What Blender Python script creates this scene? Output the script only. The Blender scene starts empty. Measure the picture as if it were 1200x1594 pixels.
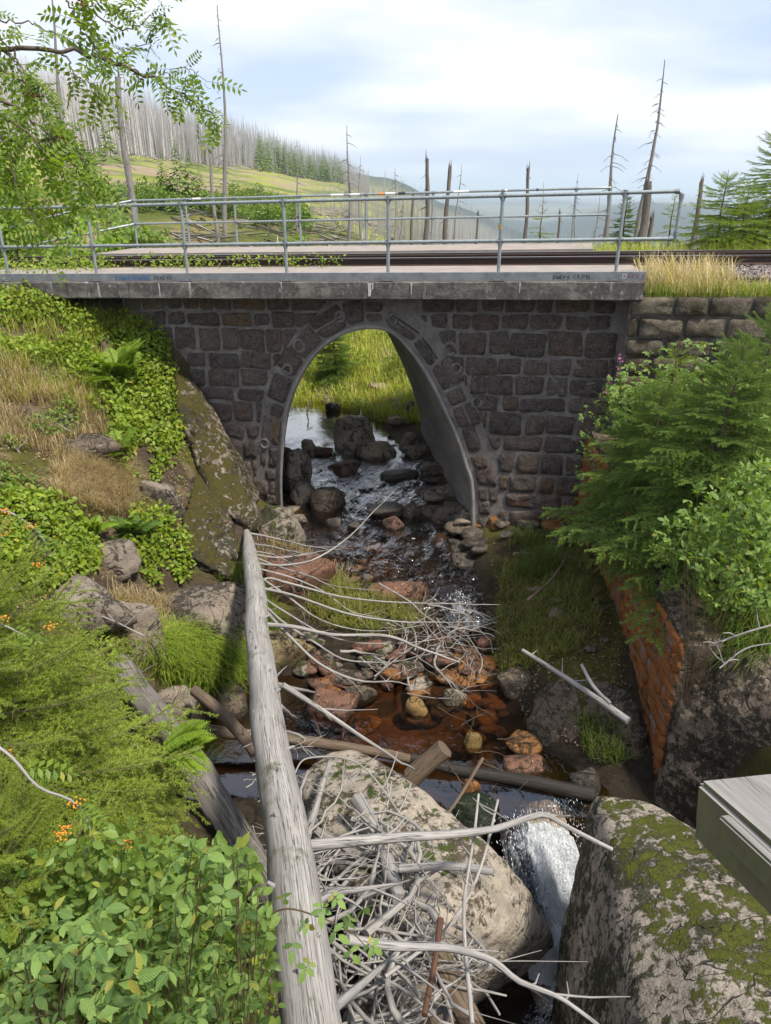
import bpy, bmesh, math, random
import numpy as np
from mathutils import Vector, Matrix

random.seed(7); rng = np.random.default_rng(7)
SC = bpy.context.scene
COL = SC.collection
R = math.radians

# ------------------------------------------------------------------ camera, world, sun, exposure
FPX, CX, CY, PITCH = 1150.0, 600.0, 797.0, R(24)
cp, sp = math.cos(PITCH), math.sin(PITCH)
cam = bpy.data.cameras.new("camera"); camo = bpy.data.objects.new("camera", cam); COL.objects.link(camo)
cam.sensor_fit = 'HORIZONTAL'; cam.sensor_width = 36; cam.lens = 36*FPX/1200
cam.clip_start = 0.05; cam.clip_end = 60000
camo.location = (0, 0, 0); camo.rotation_euler = (math.pi/2-PITCH, 0, 0)
SC.camera = camo

SUN_EL, SUN_AZ = R(60), R(124)      # azimuth clockwise from +Y
w = bpy.data.worlds.new("World"); SC.world = w; w.use_nodes = True
nt = w.node_tree; nt.nodes.clear()
wo = nt.nodes.new('ShaderNodeOutputWorld'); bg = nt.nodes.new('ShaderNodeBackground')
sky = nt.nodes.new('ShaderNodeTexSky'); sky.sky_type = 'NISHITA'; sky.sun_disc = False
sky.sun_elevation = SUN_EL; sky.sun_rotation = SUN_AZ; sky.altitude = 800; sky.dust_density = 2.0
bg.inputs['Strength'].default_value = 0.1
tc = nt.nodes.new('ShaderNodeTexCoord')
sx = nt.nodes.new('ShaderNodeSeparateXYZ'); nt.links.new(tc.outputs['Generated'], sx.inputs[0])
za = nt.nodes.new('ShaderNodeMath'); za.operation = 'ADD'; za.inputs[1].default_value = 0.22
zm = nt.nodes.new('ShaderNodeMath'); zm.operation = 'MAXIMUM'; zm.inputs[1].default_value = 0.0
nt.links.new(sx.outputs[2], zm.inputs[0]); nt.links.new(zm.outputs[0], za.inputs[0])
dv = nt.nodes.new('ShaderNodeVectorMath'); dv.operation = 'DIVIDE'
cb = nt.nodes.new('ShaderNodeCombineXYZ')
for k in range(3): nt.links.new(za.outputs[0], cb.inputs[k])
nt.links.new(tc.outputs['Generated'], dv.inputs[0]); nt.links.new(cb.outputs[0], dv.inputs[1])
mp = nt.nodes.new('ShaderNodeMapping'); mp.inputs['Location'].default_value = (3.1, 1.7, 0)
mp.inputs['Scale'].default_value = (0.75, 1.0, 0.2)
nt.links.new(dv.outputs[0], mp.inputs[0])
nz = nt.nodes.new('ShaderNodeTexNoise'); nz.inputs['Scale'].default_value = 1.15; nz.inputs['Detail'].default_value = 7
nz.inputs['Roughness'].default_value = 0.5; nt.links.new(mp.outputs[0], nz.inputs['Vector'])
rp = nt.nodes.new('ShaderNodeValToRGB'); rp.color_ramp.elements[0].position = 0.38; rp.color_ramp.elements[1].position = 0.60
rp.color_ramp.elements[0].color = (0.72, 0.72, 0.72, 1); rp.color_ramp.elements[1].color = (0.97, 0.97, 0.97, 1)
nt.links.new(nz.outputs['Fac'], rp.inputs[0])
cloud = nt.nodes.new('ShaderNodeValToRGB')      # cloud tone: thin grey-blue undersides to white
cloud.color_ramp.elements[0].position = 0.38; cloud.color_ramp.elements[0].color = (4.8, 5.7, 7.6, 1)
cloud.color_ramp.elements[1].position = 0.58; cloud.color_ramp.elements[1].color = (7.0, 7.3, 7.9, 1)
nt.links.new(nz.outputs['Fac'], cloud.inputs[0])
mx = nt.nodes.new('ShaderNodeMix'); mx.data_type = 'RGBA'
nt.links.new(rp.outputs[0], mx.inputs[0]); nt.links.new(sky.outputs[0], mx.inputs[6]); nt.links.new(cloud.outputs[0], mx.inputs[7])
nt.links.new(mx.outputs[2], bg.inputs[0]); nt.links.new(bg.outputs[0], wo.inputs[0])

sl = bpy.data.lights.new("sun", 'SUN'); sl.energy = 4.0; sl.angle = R(6); sl.color = (1, 0.94, 0.82)
so = bpy.data.objects.new("sun", sl); COL.objects.link(so)
sd = Vector((math.sin(SUN_AZ)*math.cos(SUN_EL), math.cos(SUN_AZ)*math.cos(SUN_EL), math.sin(SUN_EL)))
so.rotation_euler = sd.to_track_quat('Z', 'Y').to_euler(); so.location = (0, 0, 30)
SC.view_settings.view_transform = 'Standard'; SC.view_settings.look = 'None'
SC.view_settings.gamma = 1; SC.view_settings.use_curve_mapping = False
SC.view_settings.exposure = 0.6
SC.cycles.max_bounces = 6; SC.cycles.diffuse_bounces = 3; SC.cycles.glossy_bounces = 3
SC.cycles.transparent_max_bounces = 16; SC.cycles.transmission_bounces = 4; SC.cycles.volume_bounces = 1
SC.cycles.caustics_reflective = False; SC.cycles.caustics_refractive = False
try:
    SC.cycles.use_denoising = True
except Exception: pass

# ------------------------------------------------------------------ pixel <-> place helpers (used to measure the photograph)
def ray(px, py):
    u = (px-CX)/FPX; v = (CY-py)/FPX
    return np.array([u, cp+v*sp, -sp+v*cp])
def at(px, py, Y): r = ray(px, py); return r*(Y/r[1])
def atd(px, py, d): return ray(px, py)*d
def atz(px, py, Z): r = ray(px, py); return r*(Z/r[2])
def proj(P):
    P = np.asarray(P, float)
    d = P[..., 1]*cp - P[..., 2]*sp
    return CX+FPX*P[..., 0]/d, CY-FPX*(P[..., 1]*sp+P[..., 2]*cp)/d

# ------------------------------------------------------------------ value noise
def _h(ix, iy, iz):
    n = (ix*374761393 + iy*668265263 + iz*1274126177) & 0xffffffff
    n = ((n ^ (n >> 13))*1274126177) & 0xffffffff
    return ((n ^ (n >> 16)) & 0xffff)/65535.0
def vnoise(P):
    P = np.asarray(P, float); I = np.floor(P).astype(np.int64); f = P-I; f = f*f*(3-2*f)
    out = 0
    for a in (0, 1):
        for b in (0, 1):
            for c in (0, 1):
                wgt = (f[..., 0] if a else 1-f[..., 0])*(f[..., 1] if b else 1-f[..., 1])*(f[..., 2] if c else 1-f[..., 2])
                out = out + wgt*_h(I[..., 0]+a, I[..., 1]+b, I[..., 2]+c)
    return out*2-1
def fbm(P, oct=4, g=0.5):
    P = np.asarray(P, float); s = 0; a = 1.0
    for k in range(oct):
        s = s + a*vnoise(P*(2.03**k)+17.3*k); a *= g
    return s
def fb2(x, y, sc, oct=4, z=0.0): return fbm(np.stack([x/sc, y/sc, np.zeros_like(x)+z], -1), oct)
def sstep(a, b, x): t = np.clip((x-a)/(b-a), 0, 1); return t*t*(3-2*t)

# ------------------------------------------------------------------ objects
def tag(o, label=None, cat=None, group=None, kind=None):
    if label: o['label'] = label
    if cat: o['category'] = cat
    if group: o['group'] = group
    if kind: o['kind'] = kind
    return o
def empty(name, loc, label=None, cat=None, group=None, rz=0):
    o = bpy.data.objects.new(name, None); COL.objects.link(o); o.location = Vector(loc); o.rotation_euler = (0, 0, rz)
    o.empty_display_size = 0.1
    return tag(o, label, cat, group)
class MB:
    def __init__(s): s.V = []; s.T = []; s.Q = []; s.UT = []; s.UQ = []; s.n = 0; s.NG = []; s.UV = []; s.mt = []; s.mq = []; s.mn = []
    def add(s, V, F, uv=None, mi=0):
        V = np.asarray(V, float).reshape(-1, 3)
        if len(V) == 0: return s
        groups = {}
        if isinstance(F, np.ndarray): groups[F.shape[1]] = F
        else:
            for f in F: groups.setdefault(len(f), []).append(f)
        for k, f in groups.items():
            f = np.asarray(f, np.int64)+s.n
            if k == 3: s.T.append(f); s.mt += [mi]*len(f)
            elif k == 4: s.Q.append(f); s.mq += [mi]*len(f)
            else: s.NG += [tuple(x) for x in f]; s.mn += [mi]*len(f)
        s.V.append(V); s.UV.append(np.zeros((len(V), 2)) if uv is None else np.asarray(uv, float)); s.n += len(V)
        return s
    def mesh(s, name, m, smooth=True, off=(0, 0, 0)):
        me = bpy.data.meshes.new(name)
        V = np.concatenate(s.V)-np.asarray(off, float) if s.V else np.zeros((0, 3))
        UV = np.concatenate(s.UV)
        T = np.concatenate(s.T) if s.T else np.zeros((0, 3), np.int64)
        Q = np.concatenate(s.Q) if s.Q else np.zeros((0, 4), np.int64)
        ng = s.NG
        li = np.concatenate([T.ravel(), Q.ravel()]+[np.array(f) for f in ng]).astype(np.int32)
        tot = np.concatenate([np.full(len(T), 3), np.full(len(Q), 4), np.array([len(f) for f in ng], int)]).astype(np.int32)
        st = np.concatenate([[0], np.cumsum(tot)[:-1]]).astype(np.int32)
        me.vertices.add(len(V)); me.vertices.foreach_set('co', V.astype(np.float32).ravel())
        me.loops.add(len(li)); me.loops.foreach_set('vertex_index', li)
        me.polygons.add(len(tot)); me.polygons.foreach_set('loop_start', st); me.polygons.foreach_set('loop_total', tot)
        me.polygons.foreach_set('use_smooth', np.full(len(tot), smooth))
        ul = me.uv_layers.new(name='UVMap'); ul.data.foreach_set('uv', UV[li].astype(np.float32).ravel())
        me.update(calc_edges=True); me.validate()
        for q in (m if isinstance(m, (list, tuple)) else [m]): me.materials.append(q)
        if isinstance(m, (list, tuple)): me.polygons.foreach_set('material_index', np.array(s.mt+s.mq+s.mn, np.int32))
        return me
    def build(s, name, m, parent=None, smooth=True):
        V = np.concatenate(s.V)
        if parent is not None: off = np.array(parent.location)
        else: off = np.array([V[:, 0].mean(), V[:, 1].mean(), V[:, 2].min()])
        o = bpy.data.objects.new(name, s.mesh(name, m, smooth, off)); COL.objects.link(o)
        if parent is not None: o.parent = parent
        else: o.location = Vector(off)
        return o
def sub(mb, name, m, part, thing, smooth=True):
    """a sub-part: child of a part whose mesh sits in the thing's own frame"""
    V = np.concatenate(mb.V)
    o = bpy.data.objects.new(name, mb.mesh(name, m, smooth, np.array(thing.location))); COL.objects.link(o); o.parent = part
    return o
def inst(name, me, loc, M3=None, scale=1.0, parent=None):
    o = bpy.data.objects.new(name, me); COL.objects.link(o)
    M = Matrix.Translation(Vector(loc) - (parent.location if parent else Vector((0, 0, 0))))
    if M3 is not None: M = M @ Matrix([list(r) for r in M3]).to_4x4()
    if np.isscalar(scale): scale = (scale,)*3
    M = M @ Matrix.Diagonal((*scale, 1))
    if parent: o.parent = parent
    o.matrix_local = M
    return o
def basis(d, n=(0, 0, 1)):
    """columns: x along d, z near n"""
    d = np.asarray(d, float); d = d/np.linalg.norm(d, axis=-1, keepdims=True)
    n = np.broadcast_to(np.asarray(n, float), d.shape).copy()
    n = n-(n*d).sum(-1, keepdims=True)*d
    bad = np.linalg.norm(n, axis=-1) < 1e-4
    if np.any(bad):
        if n.ndim == 1: n = np.cross(d, [1, 0.3, 0.2])
        else: n[bad] = np.cross(d[bad], [1, 0.3, 0.2])
    n = n/np.linalg.norm(n, axis=-1, keepdims=True)
    y = np.cross(n, d)
    return np.stack([d, y, n], -1)
def scat(tv, tf, pos, Rm, s):
    """many copies of one small template as arrays"""
    pos = np.asarray(pos, float); s = np.asarray(s, float)
    if s.ndim == 1: s = np.repeat(s[:, None], 3, 1)
    V = np.einsum('mij,mkj->mki', Rm, tv[None]*s[:, None, :])+pos[:, None]
    F = tf[None]+(np.arange(len(pos))*len(tv))[:, None, None]
    return V.reshape(-1, 3), F.reshape(-1, tf.shape[1])
def box(mb, a, b, M=None):
    (x0, y0, z0), (x1, y1, z1) = a, b
    V = np.array([(x0, y0, z0), (x1, y0, z0), (x1, y1, z0), (x0, y1, z0), (x0, y0, z1), (x1, y0, z1), (x1, y1, z1), (x0, y1, z1)], float)
    if M is not None: V = np.array([M(*v) for v in V])
    mb.add(V, [(0, 3, 2, 1), (4, 5, 6, 7), (0, 1, 5, 4), (1, 2, 6, 5), (2, 3, 7, 6), (3, 0, 4, 7)])
    return mb
def tube(mb, P, r, sides=8, caps=True, rough=0.0, seed=0, ell=1.0):
    P = np.asarray(P, float); n = len(P); r = np.broadcast_to(np.asarray(r, float), (n,))
    T = np.gradient(P, axis=0); T /= np.linalg.norm(T, axis=1, keepdims=True)+1e-9
    ref = np.array([0, 0, 1.0]) if abs(T[0, 2]) < 0.9 else np.array([1.0, 0, 0])
    A = []; a = ref
    for i in range(n):
        a = a-(a@T[i])*T[i]; a /= np.linalg.norm(a)+1e-9; A.append(a)
    A = np.array(A); B = np.cross(T, A)
    L = np.concatenate([[0], np.cumsum(np.linalg.norm(np.diff(P, axis=0), axis=1))])
    th = np.linspace(0, 2*math.pi, sides+1)
    rr = np.repeat(r[:, None], sides+1, 1)
    if rough:
        q = np.stack([np.cos(th)[None]*1.6+0*L[:, None], np.sin(th)[None]*1.6+0*L[:, None], L[:, None]*3/(1+0*th)[None]], -1)
        rr = rr*(1+rough*fbm(q+seed*3.7, 3))
    V = P[:, None]+rr[..., None]*(np.cos(th)[None, :, None]*A[:, None]+ell*np.sin(th)[None, :, None]*B[:, None])
    uv = np.stack([np.repeat((th/(2*math.pi))[None], n, 0)*2*math.pi*max(r.max(), 0.01)+seed*1.37, np.repeat(L[:, None], sides+1, 1)+seed*2.11], -1)
    i, j = np.meshgrid(np.arange(n-1), np.arange(sides), indexing='ij'); k = sides+1
    F = np.stack([i*k+j, i*k+j+1, (i+1)*k+j+1, (i+1)*k+j], -1).reshape(-1, 4)
    mb.add(V.reshape(-1, 3), F, uv.reshape(-1, 2))
    if caps:
        for e, flip in ((0, True), (n-1, False)):
            ring = V[e, :sides]; c = ring.mean(0)
            f = [(q, (q+1) % sides, sides) for q in range(sides)]
            if flip: f = [(b, a_, c_) for a_, b, c_ in f]
            mb.add(np.vstack([ring, c]), f, np.vstack([uv[e, :sides]*[1, 0.02], uv[e, 0]*[1, .02]]))
    return mb
def spline(P, n):
    P = np.asarray(P, float)
    if len(P) == 2: return P[0]+(P[1]-P[0])*np.linspace(0, 1, n)[:, None]
    Q = np.vstack([2*P[0]-P[1], P, 2*P[-1]-P[-2]]); out = []
    for t in np.linspace(0, len(P)-1-1e-6, n):
        i = int(t); f = t-i; a, b, c, d = Q[i:i+4]
        out.append(0.5*((2*b)+(-a+c)*f+(2*a-5*b+4*c-d)*f*f+(-a+3*b-3*c+d)*f**3))
    return np.array(out)
def inpoly(x, y, poly):
    x = np.asarray(x, float); y = np.asarray(y, float); c = np.zeros(x.shape, bool); n = len(poly)
    for i in range(n):
        x0, y0 = poly[i]; x1, y1 = poly[i-1]
        if y0 == y1: continue
        k = ((y0 > y) != (y1 > y)) & (x < (x1-x0)*(y-y0)/(y1-y0)+x0); c ^= k
    return c

# ------------------------------------------------------------------ materials
class Mat:
    def __init__(s, name):
        s.m = bpy.data.materials.new(name); s.m.use_nodes = True; s.t = s.m.node_tree; s.t.nodes.clear()
        s.out = s.n('ShaderNodeOutputMaterial'); s.p = s.n('ShaderNodeBsdfPrincipled')
        s.l(s.p.outputs[0], s.out.inputs[0]); s.geo = s.n('ShaderNodeNewGeometry'); s.pos = s.geo.outputs['Position']
    def n(s, t): return s.t.nodes.new(t)
    def l(s, a, b):
        if isinstance(a, (int, float)): b.default_value = a
        elif isinstance(a, tuple): b.default_value = a if len(a) == 4 else (*a, 1) if b.type == 'RGBA' else a
        else: s.t.links.new(a, b)
    def uv(s, sc=(1, 1, 1)):
        u = s.n('ShaderNodeUVMap'); return s.map(u.outputs[0], sc)
    def map(s, v, sc, loc=(0, 0, 0), rot=(0, 0, 0)):
        m = s.n('ShaderNodeMapping'); m.inputs['Scale'].default_value = sc; m.inputs['Location'].default_value = loc
        m.inputs['Rotation'].default_value = rot; s.l(v, m.inputs[0]); return m.outputs[0]
    def noise(s, sc, det=5, rough=0.6, v=None, dist=0):
        k = s.n('ShaderNodeTexNoise'); k.inputs['Scale'].default_value = sc; k.inputs['Detail'].default_value = det
        k.inputs['Roughness'].default_value = rough; k.inputs['Distortion'].default_value = dist
        s.l(v if v is not None else s.pos, k.inputs['Vector']); return k.outputs['Fac']
    def voro(s, sc, v=None, feat='F1', out='Distance'):
        k = s.n('ShaderNodeTexVoronoi'); k.feature = feat; k.inputs['Scale'].default_value = sc
        s.l(v if v is not None else s.pos, k.inputs['Vector']); return k.outputs[out]
    def ramp(s, f, stops):
        k = s.n('ShaderNodeValToRGB'); e = k.color_ramp.elements
        while len(e) < len(stops): e.new(0.5)
        for q, (p, c) in zip(e, stops):
            q.position = p; c = (c, c, c) if isinstance(c, (int, float)) else c; q.color = (*c, 1)
        s.l(f, k.inputs[0]); return k.outputs[0]
    def mix(s, f, a, b, blend='MIX'):
        k = s.n('ShaderNodeMix'); k.data_type = 'RGBA'; k.blend_type = blend; s.l(f, k.inputs[0]); s.l(a, k.inputs[6]); s.l(b, k.inputs[7]); return k.outputs[2]
    def math(s, op, a, b=0.0, clamp=False):
        k = s.n('ShaderNodeMath'); k.operation = op; k.use_clamp = clamp; s.l(a, k.inputs[0]); s.l(b, k.inputs[1]); return k.outputs[0]
    def bump(s, h, strength=0.5, dist=0.02):
        k = s.n('ShaderNodeBump'); k.inputs['Strength'].default_value = strength; k.inputs['Distance'].default_value = dist
        s.l(h, k.inputs['Height']); s.l(k.outputs[0], s.p.inputs['Normal']); return k
    def sep(s, v): k = s.n('ShaderNodeSeparateXYZ'); s.l(v, k.inputs[0]); return k.outputs
    def col(s, c): s.l(c, s.p.inputs['Base Color'])
    def rough(s, r): s.l(r, s.p.inputs['Roughness'])
    def metal(s, r): s.l(r, s.p.inputs['Metallic'])
    def spec(s, r): s.l(r, s.p.inputs['Specular IOR Level'])
def rock_mat(name, c1, c2, moss=0.0, mosscol=(0.055, 0.075, 0.012), spots=0.5, rough=0.85, dark=(0.03, 0.026, 0.02), stain=None, bump=0.7, mossn=0.35):
    M = Mat(name)
    a = M.noise(1.3, 6, 0.65); b = M.noise(9, 6, 0.7); c = M.noise(38, 4, 0.7)
    base = M.mix(M.ramp(a, [(0.35, 0.0), (0.65, 1.0)]), c1, c2)
    base = M.mix(0.75, base, M.ramp(b, [(0.3, 0.35), (0.5, 0.85), (0.72, 1.0)]), 'MULTIPLY')
    base = M.mix(0.5, base, M.ramp(c, [(0.3, 0.55), (0.6, 1.0)]), 'MULTIPLY')
    f = M.noise(150, 2, 0.5); base = M.mix(0.4, base, M.ramp(f, [(0.35, 0.5), (0.55, 1.0)]), 'MULTIPLY')
    if stain: base = M.mix(M.ramp(M.noise(2.2, 4, 0.7), [(0.45, 0.0), (0.6, 0.85)]), base, stain)
    sv = M.math('ADD', M.noise(11, 7, 0.8, None, .3), M.math('MULTIPLY', M.math('SUBTRACT', M.noise(1.9, 4, .6, M.map(M.pos, (1, 1, 1), (8, 1, 4))), .5), .62)); k = M.ramp(sv, [(0.60-0.08*spots, 0.0), (0.64-0.08*spots, 0.9)])
    base = M.mix(k, base, dark)
    wh = M.ramp(M.noise(22, 4, 0.6, M.map(M.pos, (1, 1, 1), (5, 9, 2))), [(0.63, 0.0), (0.68, 0.5)]); base = M.mix(wh, base, (0.42, 0.42, 0.38))
    ck = M.math('ABSOLUTE', M.math('SUBTRACT', M.noise(1.7, 3, .55, M.map(M.pos, (1, 1, 1.3), (1, 6, 3)), .8), .5)); ck = M.ramp(ck, [(0.0, 1.0), (0.007, 0.0)])
    base = M.mix(M.math('MULTIPLY', ck, .8), base, (.02, .017, .013))
    h = M.math('ADD', M.math('MULTIPLY', b, 1.0), M.math('MULTIPLY', c, 0.45))
    h = M.math('SUBTRACT', M.math('ADD', h, M.math('MULTIPLY', k, 0.25)), M.math('MULTIPLY', ck, 1.2))
    if moss > 0:
        nz = M.sep(M.geo.outputs['Normal'])[2]
        mm = M.math('ADD', M.math('MULTIPLY', nz, mossn), M.noise(5.5, 7, 0.78))
        mk = M.ramp(mm, [(1.05-0.33*moss, 0.0), (1.09-0.33*moss, 1.0)])
        mc = M.mix(M.noise(45, 4, 0.7), tuple(x*0.45 for x in mosscol), tuple(x*1.7 for x in mosscol))
        base = M.mix(mk, base, mc); h = M.math('ADD', h, M.math('MULTIPLY', mk, M.math('ADD', 0.5, M.noise(90, 3, 0.7))))
    M.col(base); M.rough(rough); M.spec(0.25); M.bump(h, bump, 0.04)
    return M.m
def leaf_mat(name, c1, c2, c3=None, trans=0.35, rough=0.5, amt3=0.1, veins=False):
    br = 1.2; c1 = tuple(min(x*br, .7) for x in c1); c2 = tuple(min(x*br, .7) for x in c2); c3 = c3 and tuple(min(x*br, .7) for x in c3)
    M = Mat(name); r = M.geo.outputs['Random Per Island']
    oi = M.n('ShaderNodeObjectInfo').outputs['Random']
    f = M.math('FRACT', M.math('ADD', r, oi))
    stops = [(0.0, c1), (0.8-amt3, c2)]
    if c3: stops += [(1.0-amt3, c2), (1.0, c3)]
    base = M.ramp(f, stops)
    base = M.mix(0.5, base, M.ramp(M.noise(2.5, 3), [(0.3, 0.6), (0.7, 1.25)]), 'MULTIPLY')
    if veins:
        u = M.sep(M.uv()); st = M.math('SINE', M.math('MULTIPLY', M.math('SUBTRACT', u[0], M.math('MULTIPLY', M.math('ABSOLUTE', u[1]), 1.1)), 52.0)); mid = M.ramp(M.math('ABSOLUTE', u[1]), [(0.0, 1.0), (.022, 0.0)])
        base = M.mix(M.math('MULTIPLY', mid, .5), base, (.30, .34, .12)); base = M.mix(.55, base, M.ramp(st, [(.0, .72), (1.0, 1.12)]), 'MULTIPLY')
        base = M.mix(M.ramp(M.noise(60, 3, .7), [(.66, 0.), (.70, .6)]), base, (.20, .13, .05)); M.bump(st, .35, .002)
    M.col(base); M.rough(rough); M.spec(0.35)
    tr = M.n('ShaderNodeBsdfTranslucent'); M.l(M.mix(1.0, base, (1.6, 1.6, 0.5), 'MULTIPLY'), tr.inputs[0])
    ms = M.n('ShaderNodeMixShader'); ms.inputs[0].default_value = trans
    M.l(M.p.outputs[0], ms.inputs[1]); M.l(tr.outputs[0], ms.inputs[2]); M.l(ms.outputs[0], M.out.inputs[0])
    return M.m
def wood_mat(name, c1, c2, crack=(0.03, 0.026, 0.022), green=0.0, crackamt=0.5, rough=0.8, crsc=1.0):
    M = Mat(name); u = M.uv()
    g = M.noise(1.0, 6, 0.65, M.map(u, (60, 3.0, 1)), 0.4); b = M.noise(1.0, 4, 0.6, M.map(u, (5, 1.2, 1)))
    base = M.mix(M.ramp(g, [(0.3, 0.0), (0.7, 1.0)]), c1, c2)
    base = M.mix(0.6, base, M.ramp(b, [(0.3, 0.55), (0.65, 1.1)]), 'MULTIPLY')
    cr = M.noise(1.0, 4, 0.6, M.map(u, (26*crsc, 0.9, 1), (3, 3, 0)), 0.3)
    ck = M.ramp(M.math('ABSOLUTE', M.math('SUBTRACT', cr, 0.5)), [(0.0, 1.0), (0.008+0.018*crackamt, 0.0)])
    ck = M.mix(1.0, ck, M.ramp(b, [(0.40, 0.0), (0.55, 1.0)]), 'MULTIPLY')
    base = M.mix(ck, base, crack)
    if green > 0:
        base = M.mix(M.ramp(M.noise(3, 4, 0.7), [(0.62-0.35*green, 0.0), (0.72-0.2*green, 0.75)]), base, (0.07, 0.08, 0.03))
    M.col(base); M.rough(rough); M.spec(0.2)
    M.bump(M.math('SUBTRACT', g, M.math('MULTIPLY', ck, 1.6)), 0.6, 0.006)
    return M.m
def plain_mat(name, c1, c2, sc=8, rough=0.8, bump=0.3, metal=0.0, bd=0.01):
    M = Mat(name); a = M.noise(sc, 6, 0.65)
    M.col(M.mix(M.ramp(a, [(0.35, 0.0), (0.65, 1.0)]), c1, c2)); M.rough(rough); M.metal(metal); M.spec(0.3)
    M.bump(M.noise(sc*4, 5, 0.7), bump, bd); return M.m
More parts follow.
